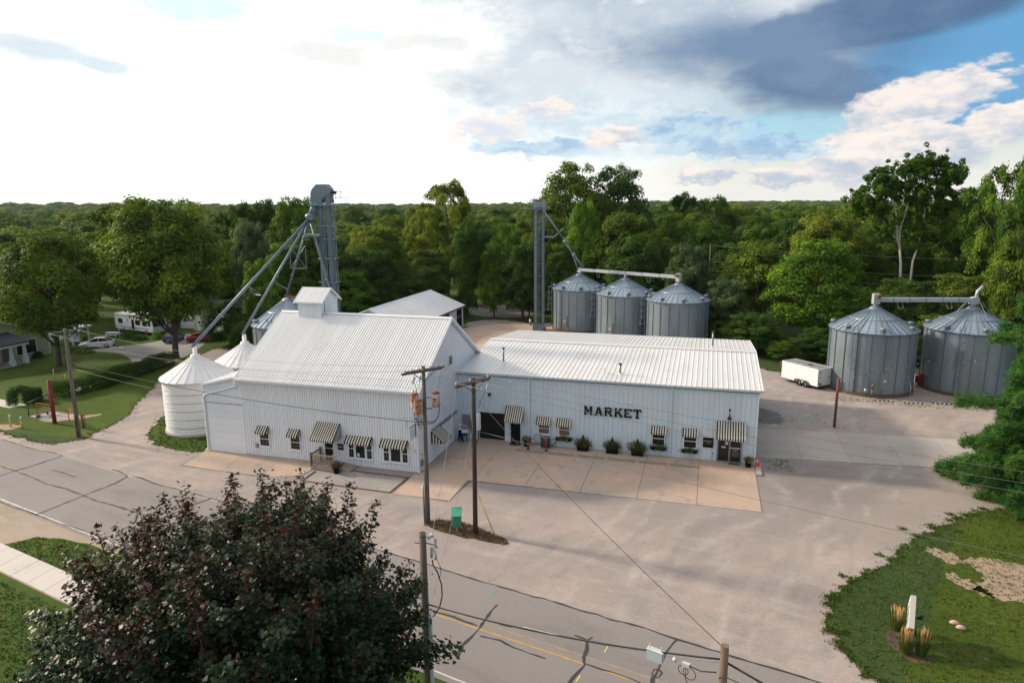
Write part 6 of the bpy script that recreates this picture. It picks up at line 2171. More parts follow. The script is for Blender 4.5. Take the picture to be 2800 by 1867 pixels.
# ------------------------------------------------------------------ cargo trailer
tr = thing('cargo_trailer', 'white enclosed cargo trailer with two axles beside the galvanised bin', 'trailer', (31.35, 26.75, 0), atan2(24.38 - 27.35, 32.34 - 29.6))
# local x runs from front (-) to the rear door (+); camera-facing side is -y
TL, TW, TZ0, TZ1 = 4.9, 2.1, .42, 2.32
for i in range(5):
    x0 = -TL / 2 + i * TL / 5
    for s in (-1, 1):
        y0, y1 = sorted((s * (TW / 2 - .03), s * TW / 2))
        MB().box(x0 + .004, x0 + TL / 5 - .004, y0, y1, TZ0, TZ1 - .05).local('side_panel', m_trim, tr)
MB().box(-TL / 2 + .004, TL / 2 - .05, -TW / 2 + .035, TW / 2 - .035, TZ0 + .01, TZ1 - .06).local('body', m_trim, tr)
b = MB()
b.box(-TL / 2 - .02, TL / 2 + .02, -TW / 2 - .02, -TW / 2 + .05, TZ1 - .049, TZ1 + .02); b.box(-TL / 2 - .02, TL / 2 + .02, TW / 2 - .05, TW / 2 + .02, TZ1 - .049, TZ1 + .02)
b.box(-TL / 2 - .02, -TL / 2 + .05, -TW / 2 + .051, TW / 2 - .051, TZ1 - .049, TZ1 + .02); b.box(TL / 2 - .05, TL / 2 + .02, -TW / 2 + .051, TW / 2 - .051, TZ1 - .049, TZ1 + .02)
b.local('roof_edge', m_trim, tr)
MB().box(-TL / 2 + .051, TL / 2 - .051, -TW / 2 + .051, TW / 2 - .051, TZ1 - .055, TZ1 + .008).local('roof', M('trailer_roof', (.20, .20, .20), .7, layers=[((.34, .33, .31), 1.2, .5, .7, .6)]), tr)
for x in (-1.3, -.3, .75, 1.6):
    MB().box(x, x + .05, -.98, -.2, TZ1 + .009, TZ1 + .014).local('roof_seam', m_trim, tr)
MB().box(.3, .7, -.2, .2, TZ1 + .009, TZ1 + .07).local('roof_vent', m_black, tr)
b = MB(); b.box(TL / 2 - .049, TL / 2, -TW / 2 + .04, TW / 2 - .04, TZ0 + .02, TZ1 - .06)
rd = b.local('rear_door', m_siding, tr)
b = MB()
for y in (-TW / 2 + .0, TW / 2 - .07):
    b.box(TL / 2 + .001, TL / 2 + .02, y, y + .07, TZ0, TZ1 - .05)
b.box(TL / 2 + .001, TL / 2 + .02, -TW / 2 + .071, TW / 2 - .071, TZ0 - .06, TZ0 + .04)
b.local('door_frame', m_rust, tr)
for z in (.75, 1.35, 1.9):
    MB().box(TL / 2 + .001, TL / 2 + .05, -.85, -.62, z, z + .05).local('hinge', m_black, tr)
MB().box(TL / 2 + .001, TL / 2 + .05, .6, .85, 1.3, 1.38).local('latch', m_black, tr)
MB().box(TL / 2 + .001, TL / 2 + .012, -.8, -.45, .55, .72).local('number_plate', m_black, tr)
MB().box(-TL / 2, TL / 2, -TW / 2 + .1, TW / 2 - .1, .30, .419).local('chassis', m_black, tr)
MB().tube([(-TL / 2, -.5, .4), (-TL / 2 - 1.2, 0, .4), (-TL / 2, .5, .4)], .05, 6).local('tow_bar', m_black, tr)


def wheel(root, x, y, z, r, w, side=1, tyre=m_rubber):
    t = MB().lathe([(r * .62, -w / 2), (r * .93, -w / 2), (r, -w * .3), (r, w * .3), (r * .93, w / 2), (r * .62, w / 2), (r * .62, -w / 2)], 22)
    o = place('wheel', t.mesh('wheel', tyre), root, (x, y, z), (pi / 2, 0, 0))
    b = MB().lathe([(0.001, .03), (r * .2, .05), (r * .45, .0), (r * .62, .04), (r * .63, -.04), (0.001, -.04)], 16)
    b.local('rim', m_rim, o, (0, 0, -side * w * .32), (0 if side < 0 else pi, 0, 0))
    return o


for s in (-1, 1):
    for x in (.05, .85):
        wheel(tr, x, s * (TW / 2 - .02), .33, .33, .2, -s)
    b = MB()
    q = [(.45 + cos(t) * (.92 if abs(cos(t)) > .3 else .92), sin(t) * .46 + .30) for t in [pi * k / 10 for k in range(11)]]
    q = [(-.52, .32), (-.40, .66), (-.2, .76), (1.1, .76), (1.3, .66), (1.42, .32)]
    for (xa, za), (xb, zb) in zip(q, q[1:]):
        y0 = s * (TW / 2 + .002); y1 = s * (TW / 2 + .24)
        b.prism([(xa, y0, za), (xb, y0, zb), (xb, y1, zb), (xa, y1, za)], (0, 0, .03))
    b.local('fender', m_greysteel, tr)

# red machines and odds and ends by the bins
for (x, y, lab_) in ((34.0, 31.2, 'red machine between the trailer and the left yard bin'), (43.1, 28.6, 'red auger machine standing between the two yard bins')):
    ag = thing('auger_machine', lab_, 'machine', (x, y, 0), .4)
    b = MB(); b.box(-.3, .3, -.25, .25, .5, 1.3); b.box(-.2, .25, -.3, -.251, 1.0, 1.5); b.local('motor_housing', m_redpost, ag)
    b = MB(); b.tube([(-.2, 0, 0), (-.1, 0, .5)], .05, 6); b.tube([(.2, 0, 0), (.1, 0, .5)], .05, 6); b.local('leg', m_redpost, ag)
    MB().tube([(.1, .2, .4), (.9, 1.2, 1.0)], .12, 8).local('auger_tube', m_rust, ag)
sp_ = thing('steel_post', 'short rusty post with grey drum by the lawn behind the trailer', 'post', (29.3, 32.6, 0))
MB().tube([(0, 0, 0), (0, 0, 1.25)], .09, 8).local('post', m_postbrown, sp_)
MB().tube([(.3, 0, 0), (.3, 0, .8)], .06, 8).local('pipe', m_greysteel, sp_)
b = thing('wire_coil', 'coil of grey wire lying behind the white trailer', 'coil', (31.8, 31.6, .0))
MB().tube([(cos(t) * 1.3, sin(t) * .5, .75 + sin(t) * .5) for t in [2 * pi * i / 24 for i in range(25)]], .03, 5).local('wire_loop', m_galv, b)
MB().tube([(cos(t) * 1.2, sin(t) * .6 + .15, .7 + sin(t) * .48) for t in [2 * pi * i / 24 for i in range(25)]], .03, 5).local('wire_loop', m_galv, b)
for i, (x, y) in enumerate(((38.2, 21.5), (40.85, 21.45), (43.5, 21.85), (45.8, 22.2))):
    rt_ = thing('striped_barrier', ('leftmost', 'second', 'third', 'rightmost')[i] + ' of four striped bars lying before the yard bins', 'barrier', (x, y, .02), .06, 'striped bars on the grass')
    for k in range(9):
        MB().box(-.9 + k * .2, -.9 + k * .2 + .2, -.055, .055, 0, .08).local('stripe_block', m_dark if k % 2 == 0 else m_trim, rt_)
lg = thing('string_lights', 'string of tiny white lights draped in front of the yard bins', 'string lights')
b = MB()
P_ = [(32.0, 11.5, 4.4), (34.5, 17, 3.6), (38.5, 21.8, 3.7), (43, 24.0, 4.2), (47, 23.5, 4.4)]
b2 = MB()
for a, c in zip(P_, P_[1:]):
    a, c = Vector(a), Vector(c)
    pts = [a.lerp(c, i / 8) - Vector((0, 0, .9 * (i / 8) * (1 - i / 8))) for i in range(9)]
    b.tube(pts, .012, 4)
    for p in pts[1:-1:2]:
        b2.lathe([(0.001, p.z - .12), (.05, p.z - .07), (.03, p.z), (0.001, p.z)], 6, (p.x, p.y))
b.build('cable', m_cable, lg); b2.build('bulb', m_porc, lg)

# ------------------------------------------------------------------ diamond sign on the right lawn
dsn = thing('diamond_sign', 'thick white diamond-shaped sign seen edge-on among ornamental grasses', 'sign', (30.05, -21.1, 0), radians(-13.5))
s_ = 1.05
MB().prism([(-.11, 0, .28), (-.11, s_, .28 + s_), (-.11, 0, .28 + 2 * s_), (-.11, -s_, .28 + s_)], (.22, 0, 0)).local('board', M('sign_board_wood', (.46, .42, .39), .7), dsn)
MB().prism([(-.126, 0, .36), (-.126, s_ - .1, .28 + s_), (-.126, 0, .2 + 2 * s_), (-.126, -s_ + .1, .28 + s_)], (.015, 0, 0)).local('face_panel', m_trim, dsn)
b = MB()
for k, (z, w) in enumerate(((.85, .5), (1.1, .9), (1.32, 1.1), (1.55, .8), (1.8, .5))):
    b.box(-.132, -.127, -w / 2, w / 2, z, z + .1)
b.local('lettering', m_dark, dsn)
MB().box(-.07, .07, -.07, .07, -.1, .5).local('post', m_postbrown, dsn)
b = MB(); b.box(.111, .45, -.04, .04, 1.28, 1.34); b.tube([(.3, 0, 1.34), (.48, 0, 1.5)], .05, 6)
b.local('light_arm', m_black, dsn)
sheet('mulch_bed', jitter(chaikin([(29.1, -20.4), (29.3, -22.4), (30.6, -22.9), (30.9, -21.5), (30.3, -20.1), (29.6, -19.9)], 2), .08, .2, 50), .0085, m_mulch)


def ornamental(label, x, y, h, seed, n=420):
    root = thing('ornamental_grass', label, 'ornamental grass', (x, y, 0), 0, 'ornamental grasses round the diamond sign')
    r = np.random.default_rng(seed)
    a = r.uniform(0, 2 * pi, n); q = np.sqrt(r.uniform(0, 1, n))
    base = np.stack([np.cos(a) * q * .16, np.sin(a) * q * .16, np.zeros(n)], 1)
    tip = base * 2.6 + np.stack([r.normal(0, .06, n), r.normal(0, .06, n), h * r.uniform(.45, .7, n)], 1)
    V = np.zeros((n, 4, 3)); w = .014
    s = np.stack([-np.sin(a), np.cos(a), np.zeros(n)], 1) * w
    V[:, 0], V[:, 1], V[:, 2] = base - s, base + s, tip
    me = bpy.data.meshes.new('blades')
    me.from_pydata(V[:, :3].reshape(-1, 3).tolist(), [], [[3 * i, 3 * i + 1, 3 * i + 2] for i in range(n)])
    me.materials.append(m_blade)
    place('blades', me, root)
    b = MB()
    for i in range(38):
        a_ = r.uniform(0, 2 * pi); q_ = r.uniform(0, .15)
        p0 = Vector((cos(a_) * q_, sin(a_) * q_, .1)); p1 = Vector((cos(a_) * q_ * 1.9, sin(a_) * q_ * 1.9, h * r.uniform(.6, .72)))
        p2 = p1 + Vector((cos(a_) * .03, sin(a_) * .03, h * r.uniform(.24, .34)))
        b.tube([p0, p1], .006, 3, 0, False); b.tube([p1, p1.lerp(p2, .4), p2], [.007, .016, .004], 5, 0)
    b.local('plumes', M('plume_straw', (.52, .33, .12), .9) if 'plume_straw' not in bpy.data.materials else bpy.data.materials['plume_straw'], root)


ornamental('tuft of straw-plumed grass behind the left face of the diamond sign', 29.75, -20.25, 1.25, 61)
ornamental('tuft of straw-plumed grass at the foot of the diamond sign, left one', 29.7, -22.05, 1.35, 62)
ornamental('tuft of straw-plumed grass at the foot of the diamond sign, right one', 30.35, -22.0, 1.4, 63)
for i, (x, y) in enumerate(((32.55, -19.0), (32.72, -19.35))):
    st_ = MB().lathe([(0.001, 0), (.16, .02), (.2, .08), (.13, .17), (0.001, .21)], 9, (0, 0))
    o = st_.local('stone', M('pink_stone', (.55, .36, .29), .8) if i == 0 else bpy.data.materials['pink_stone'], None, (x, y, 0))
    o.scale = (1.2, .7, 1)
    tag(o, ('small pale pink stone on the right lawn, the farther one', 'small pale pink stone on the right lawn, the nearer one')[i], 'stone', 'pink stones on the lawn')

# ------------------------------------------------------------------ left lawn: swing gate, bollards, fence
gt = thing('steel_gate', 'rusty orange pipe gate fence around a concrete pad on the left lawn', 'gate', (-38.5, -5.2, 0))
def rail(p, q, r=.026, mat=m_orange, n='rail'): return MB().tube([p, q], r, 6).build(n, mat, gt)
A_, B_, C_ = Vector((-42.3, -4.4, 0)), Vector((-37.7, -5.0, 0)), Vector((-34.55, -6.3, 0))
for z in (.35, .65, .95, 1.25):
    rail(A_ + Vector((0, 0, z)), B_ + Vector((0, 0, z)))
    rail(B_ + Vector((0, 0, z)), C_ + Vector((0, 0, z)))
for p in (A_, A_.lerp(B_, .5), B_, B_.lerp(C_, .5), C_ + Vector((.15, .1, 0))):
    rail(p, p + Vector((0, 0, 1.28)), .04, n='gate_post')
rail(C_, C_ + Vector((-.02, 0, 1.35)), .10, m_rust, 'gate_post')
sb = thing('pipe_railing', 'black pipe railing with slanting top bar next to the orange gate', 'frame', (-42.5, -4.0, 0))
def fr(p, q, r=.05): return MB().tube([p, q], r, 6).build('bar', m_black, sb)
fr((-42.7, -5.0, 0), (-42.7, -5.0, 1.35)); fr((-42.7, -5.0, 1.35), (-43.2, -2.3, 1.5)); fr((-43.2, -2.3, 0), (-43.2, -2.3, 1.5))
pad = MB().prism([(-42.8, -5.0, 0), (-38.6, -5.6, 0), (-37.4, -3.6, 0), (-41.6, -3.0, 0)], (0, 0, .03)).build('concrete_pad', m_concgrey)
pad['kind'] = 'structure'
vb_ = thing('valve_block', 'low white valve block on the concrete pad by the gate', 'valve block', (-40.9, -4.6, .03), .2)
MB().box(-.5, .5, -.3, .3, 0, .22).local('block', m_porc, vb_)
MB().cyl(.1, 0, .221, .5, .08, 8).local('valve', m_black, vb_)
MB().cyl(-.65, -.3, 0, .3, .2, 10).local('drum', m_rust, vb_)
for i, (x, y) in enumerate(((-41.4, -7.85), (-39.9, -7.95))):
    b = thing('marker_post', ('yellow marker post with pale top, left of a pair by the road', 'yellow marker post with pale top, right of a pair by the road')[i], 'marker post', (x, y, 0), 0, 'yellow marker posts')
    MB().cyl(0, 0, 0, .75, .075, 10).local('post', m_yellow, b)
    MB().cyl(0, 0, .751, 1.15, .076, 10).local('sleeve', m_porc, b)
for i, (x, y) in enumerate(((-54.0, 7.4), (-50.3, 5.7))):
    b = thing('pipe_marker', ('slim pale pipe marker farther up the left lawn', 'slim pale pipe marker nearer the hedge on the left lawn')[i], 'pipe marker', (x, y, 0), 0, 'slim pipe markers on the lawn')
    MB().cyl(0, 0, 0, 1.0, .035, 6).local('pipe', m_yellow if i else m_porc, b)
    MB().cyl(0, 0, 1.0, 1.12, .09, 8).local('cap', m_porc, b)

# ------------------------------------------------------------------ cars
def car(label, x, y, rz, paint, kind='hatch', group='parked cars on the driveway'):
    root = thing('parked_car', label, 'car', (x, y, .012), rz, group)
    L, W = (4.45, 1.76)
    hl = L / 2
    # lower body: side profile sections, tapered towards the top and the ends
    prof = [(-hl, .42), (-hl + .05, .28), (-1.75, .22), (1.75, .22), (hl - .08, .26), (hl, .45), (hl - .06, .66), (hl - .35, .76), (1.0, .93), (-1.55, .98), (-hl + .12, .95), (-hl, .75)]
    b = MB()
    rings = []
    for yy, ins in ((-W / 2, .07), (-W / 2 + .08, .0), (W / 2 - .08, .0), (W / 2, .07)):
        rings.append([(px * (1 - ins * .35), yy, pz + (ins if pz < .5 else -ins * .9)) for px, pz in prof])
    n = len(prof)
    b.v = [p for r_ in rings for p in r_]
    for i in range(3):
        for k in range(n):
            k2 = (k + 1) % n
            b.face([i * n + k, (i + 1) * n + k, (i + 1) * n + k2, i * n + k2], 0, False)
    b.face(list(range(n)), 0); b.face([3 * n + k for k in range(n)][::-1], 0)
    b.local('body', paint, root)
    # greenhouse
    if kind == 'hatch': g = [(1.15, .90), (.25, 1.40), (-.35, 1.47), (-1.1, 1.40), (-1.95, 1.05), (-2.05, .93)]
    else: g = [(1.0, .90), (.25, 1.34), (-.45, 1.37), (-1.0, 1.27), (-1.75, .96)]
    def cross(p, t): return [(px, (W / 2 - .10 - (pz - .9) * .42) * t, pz) for px, pz in p]
    lft, rgt = cross(g, -1), cross(g, 1)
    m = len(g)
    b = MB(); b.v = lft + rgt
    b.face(list(range(m))[::-1], 1); b.face([m + k for k in range(m)], 1)
    for k in range(m - 1):
        glassy = (k == 0) or (k == m - 2) or (k == m - 3 and kind == 'hatch')
        b.face([k, k + 1, m + k + 1, m + k], 1 if glassy else 0)
    gh_ = b.local('cabin', [paint, m_glass], root)
    b = MB()
    for t in (-1, 1):
        q = cross(g, t)
        for a in range(m - 1):
            p0, p1 = Vector(q[a]), Vector(q[a + 1])
            b.tube([p0 + Vector((0, t * .012, 0)), p1 + Vector((0, t * .012, 0))], .035, 5, sm=False)
        b.tube([(-.35, t * (W / 2 - .11), .92), (-.4, t * (W / 2 - .32), 1.43)], .035, 5, sm=False)
    b.local('window_pillar', paint, root)
    for sx in (-1, 1):
        for sy in (-1, 1):
            wheel(root, sx * 1.35, sy * (W / 2 - .09), .32, .32, .21, -sy)
    for t in (-1, 1):
        MB().box(-hl - .02, -hl + .12, t * .55 - .16, t * .55 + .16, .72, .90).local('tail_light', m_redp, root)
        MB().box(hl - .14, hl - .02, t * .58 - .17, t * .58 + .17, .55, .68).local('headlight', m_porc, root)
        MB().box(.75, .9, t * (W / 2 - .02) - .09, t * (W / 2 - .02) + .09, .93, 1.04).local('mirror', paint, root)
    MB().box(-hl - .025, -hl - .005, -.26, .26, .5, .62).local('number_plate', m_porc, root)
    MB().box(-hl - .03, -hl + .2, -W / 2 + .12, W / 2 - .12, .26, .40).local('bumper', m_black if kind == 'hatch' else paint, root)
    return root


def paint(n, c): return M(n, c, .28, spec=.6)
car('white hatchback car parked beside the lawn flower bed', -64.4, 23.2, atan2(-.55, -.83), paint('white_car_paint', (.74, .74, .75)))
car('dark blue hatchback car seen from behind left of the trunk', -57.0, 30.0, radians(112), paint('blue_car_paint', (.008, .03, .17)))
car('red coupe car half hidden by the big tree trunk', -52.6, 31.0, radians(35), paint('red_car_paint', (.30, .014, .018)), 'coupe')

# ------------------------------------------------------------------ motorhome
rv = thing('motorhome', 'long white motorhome with dark stripe parked before the garages', 'motorhome', (-67.5, 34.6, 0), radians(-12))
RLn, RW, RZ = 9.6, 2.5, 3.05
b = MB()
b.prism([(-RLn / 2, -RW / 2, .55), (RLn / 2 - .1, -RW / 2, .55), (RLn / 2, -RW / 2, 1.35), (RLn / 2 - .5, -RW / 2, RZ - .1), (RLn / 2 - .8, -RW / 2, RZ), (-RLn / 2, -RW / 2, RZ)], (0, RW, 0))
b.local('body', m_trim, rv)
MB().box(-RLn / 2 + .05, RLn / 2 - 1, -RW / 2 + .05, RW / 2 - .05, RZ + .001, RZ + .04).local('roof', M('rv_roof', (.55, .54, .52), .6), rv)
for x in (-3, -.8, 1.5):
    MB().box(x, x + .9, -.4, .4, RZ + .041, RZ + .28).local('roof_unit', m_trim, rv)
for x0, x1, z0 in ((-3.9, -2.8, 1.5), (-.5, .2, .75), (.5, 1.7, 1.5), (2.3, 3.4, 1.45), (3.6, 4.3, 1.5)):
    MB().box(x0, x1, -RW / 2 - .012, -RW / 2 - .001, z0, 2.3).local('window', m_glass, rv)
MB().prism([(RLn / 2 + .005, -1.1, 1.45), (RLn / 2 + .005, 1.1, 1.45), (RLn / 2 - .43, 1.1, 2.75), (RLn / 2 - .43, -1.1, 2.75)], (.015, 0, .01)).local('windscreen', m_glass, rv)
b = MB(); b.box(-RLn / 2 + .1, 3.8, -RW / 2 - .012, -RW / 2 - .001, 2.72, 2.80); b.box(-RLn / 2 + .1, 3.8, -RW / 2 - .012, -RW / 2 - .001, .95, 1.05)
b.tube([(-2.2, -RW / 2 - .008, 2.7), (-1.6, -RW / 2 - .008, 2.5), (-1.4, -RW / 2 - .008, 2.1), (-1.7, -RW / 2 - .008, 1.8)], .05, 4, sm=False)
b.local('stripe', M('rv_stripe', (.07, .08, .11), .5), rv)
for x in (-2.6, 3.1):
    for s in (-1, 1):
        wheel(rv, x, s * (RW / 2 - .12), .42, .42, .26, -s)

# ------------------------------------------------------------------ houses and garages on the left
def gable_house(name, label, cat, x, y, rz, w, d, he, hr, wallm, roofm, trim=m_trim, ovh=.4):
    """gable faces local -y; w across, d deep"""
    root = thing(name, label, cat, (x, y, 0), rz)
    MB().prism([(-w / 2, 0, 0), (w / 2, 0, 0), (w / 2, 0, he), (0, 0, hr), (-w / 2, 0, he)], (0, d, 0)).local('wall', wallm, root)
    k = (hr - he) / (w / 2)
    for s in (-1, 1):
        xe = s * (w / 2 + ovh)
        MB().prism([(xe, -ovh, he - k * ovh + .02), (0, -ovh, hr + .02), (0, -ovh, hr + .18), (xe, -ovh, he - k * ovh + .18)], (0, d + 2 * ovh, 0)).local('roof', roofm, root)
        MB().prism([(xe, -ovh - .04, he - k * ovh - .08), (0, -ovh - .04, hr - .08), (0, -ovh - .04, hr + .16), (xe, -ovh - .04, he - k * ovh + .16)], (0, .035, 0)).local('rake_trim', trim, root)
    return root


def g_door(root, x0, x1, h, panes=6, y=-.03):
    d = MB().box(x0, x1, y, y + .028, .02, h).local('garage_door', m_trim, root)
    n = 4
    for i in range(n):
        MB().box(x0 + .02, x1 - .02, y - .02, y - .001, .04 + i * h / n, .02 + (i + 1) * h / n - .02).local('door_panel', m_trim, d)
    w = (x1 - x0 - .2) / panes
    for i in range(panes):
        MB().box(x0 + .1 + i * w + .06, x0 + .1 + (i + 1) * w - .06, y - .03, y - .021, h * .56, h * .7).local('pane', m_glass, d)


ga = gable_house('garage', 'cream-gabled white garage with row of small door panes right of the trunk', 'garage', -57.2, 38.0, radians(-4), 6.4, 8, 2.7, 4.5, m_cream_wall, m_shingle)
g_door(ga, -2.4, 2.4, 2.3, 7)
MB().box(3.2 + .001, 3.2 + .02, .05, 7.9, .02, 2.6).local('side_cladding', m_greywall, ga)
gc = gable_house('garage', 'white garage with porch gable behind the blue car', 'garage', -63.9, 39.5, radians(-4), 6.0, 8, 2.7, 4.4, m_trim, m_shingle)
g_door(gc, .2, 2.6, 2.3, 4)
b = MB()
for x in (-3.4, -1.6):
    b.box(x - .12, x + .12, -3.4, -3.16, 0, 2.9)
b.local('porch_post', m_trim, gc)
MB().prism([(-4.2, -3.8, 2.85), (-1.0, -3.8, 2.85), (-1.0, -3.8, 3.0), (-2.6, -3.8, 3.95), (-4.2, -3.8, 3.0)], (0, 3.7, 0)).local('porch_roof', m_shingle, gc)
MB().box(-1.3, -.4, -.04, -.01, .1, 2.2).local('window', m_glass, gc)

ho = gable_house('house', 'cream clapboard house with dark porch roof and white columns at the left edge', 'house', -67.4, 11.4, radians(90), 14, 10, 3.1, 5.6, m_cream_wall, m_shingle)
# local: x along the front (world +y), -y towards the yard (world +x)
b = MB(); b.box(6.8, 7.02, -.03, .12, 0, 3.05); b.local('corner_trim', m_trim, ho)
for (x0, x1, z0, z1) in ((2.2, 4.9, .75, 2.5), (-5.8, -4.4, .75, 2.4)):
    b = MB(); b.box(x0 - .15, x1 + .15, -.06, -.001, z0 - .15, z1 + .15)
    w_ = b.local('window', m_trim, ho)
    MB().box(x0, x1, -.075, -.061, z0, z1).local('pane', m_glass, w_)
MB().box(.2, 1.2, -.05, -.001, .1, 2.3).local('door', m_greywall, ho)
for i in range(14):
    MB().box(1.5, 6.78, -.03 if i % 2 else -.026, -.001, .15 + i * .21, .15 + i * .21 + .2).local('clapboard', m_cream_wall, ho)
MB().prism([(-7.6, -2.7, 2.75), (1.9, -2.7, 2.75), (1.4, .0, 3.9), (-7.6, .0, 3.9)], (0, 0, .16)).local('porch_roof', m_shingle, ho)
MB().box(-7.6, 1.9, -2.74, -2.6, 2.5, 2.748).local('porch_beam', m_trim, ho)
MB().box(-7.6, 1.7, -2.6, -.01, .0, .22).local('porch_floor', m_concgrey, ho)
for x in (-6, -3, -.4, 1.4):
    b = MB(); b.box(x - .28, x + .28, -2.68, -2.12, .0, .75)
    b.hexa([(x - .2, -2.6, .751), (x + .2, -2.6, .751), (x + .2, -2.2, .751), (x - .2, -2.2, .751), (x - .12, -2.52, 2.5), (x + .12, -2.52, 2.5), (x + .12, -2.28, 2.5), (x - .12, -2.28, 2.5)])
    b.local('porch_column', m_trim, ho)
by = gable_house('house', 'brown-roofed house among yellow trees far behind the shed', 'house', -71, 196, radians(30), 14, 18, 4.5, 11.5, m_greywall, m_shinglebr)
for (x, y, lab_, w, h) in ((-150, 165, 'pale building glimpsed through the left tree tops', 26, 6), (-118, 395, 'long pale far building between tree crowns', 60, 8), (-62, 300, 'white house glimpsed left of the slender elevator', 14, 15)):
    q = gable_house('distant_house', lab_, 'house', x, y, radians(20), w, 12, h * .65, h, m_trim, m_roofw)
pg = thing('pergola', 'white carport frame behind the left pole crossarm', 'carport', (-70.5, 24.5, 0), .1)
for x in (-1.6, 1.6):
    for y in (-1.5, 1.5):
        MB().box(x - .08, x + .08, y - .08, y + .08, 0, 2.4).local('post', m_trim, pg)
MB().box(-2.0, 2.0, -1.9, 1.9, 2.4, 2.6).local('roof', m_trim, pg)
MB().box(-1.4, .4, 1.0, 1.1, .0, 1.9).local('back_panel', m_siding, pg)
sbx = thing('shed_box', 'small white playhouse shed left of the carport', 'shed', (-76, 27, 0), .2)
MB().prism([(-1.2, -1, 0), (1.2, -1, 0), (1.2, -1, 2), (0, -1, 3), (-1.2, -1, 2)], (0, 2, 0)).local('body', m_siding, sbx)
pt = thing('picnic_table', 'white picnic table with benches on the lawn before the motorhome', 'table', (-68.8, 30.2, 0), .3)
MB().box(-1.0, 1.0, -.4, .4, .72, .78).local('table_top', m_trim, pt)
for y in (-.75, .75):
    MB().box(-1.0, 1.0, y - .14, y + .14, .42, .47).local('bench', m_trim, pt)
for x in (-.7, .7):
    b = MB(); b.box(x - .05, x + .05, -.85, .85, .34, .419); b.tube([(x, -.7, 0), (x, -.25, .72)], .05, 5); b.tube([(x, .7, 0), (x, .25, .72)], .05, 5)
    b.local('leg', m_trim, pt)
wl_ = thing('sawhorse', 'low white bench bar with a dark knob beside the driveway', 'bench', (-60.1, 22.6, 0), .25)
MB().box(-1.05, 1.05, -.12, .12, .32, .42).local('bar', m_trim, wl_)
for x in (-.9, .9):
    MB().box(x - .06, x + .06, -.2, .2, 0, .319).local('leg', m_trim, wl_)
MB().lathe([(0.001, .42), (.12, .46), (.1, .6), (0.001, .63)], 8).local('knob', m_black, wl_)
wb_ = thing('wheelie_bin', 'small blue bin in front of the white hatchback', 'bin', (-67.6, 23.0, 0))
MB().hexa([(-.22, -.22, 0), (.22, -.22, 0), (.22, .22, 0), (-.22, .22, 0), (-.28, -.28, .9), (.28, -.28, .9), (.28, .28, .9), (-.28, .28, .9)]).local('body', M('bin_blue', (.02, .08, .22), .5), wb_)
MB().box(-.3, .3, -.3, .3, .901, .95).local('lid', M('bin_white', (.5, .5, .52), .5), wb_)
ym = thing('yard_mast', 'thin white clothes pole beside the picnic table', 'pole', (-66.2, 29.0, 0))
MB().cyl(0, 0, 0, 2.6, .05, 6).local('pole', m_trim, ym)
MB().tube([(-.4, 0, 2.1), (0, 0, 2.5), (.4, .1, 2.7)], .03, 4).local('arm', m_legblue, ym)
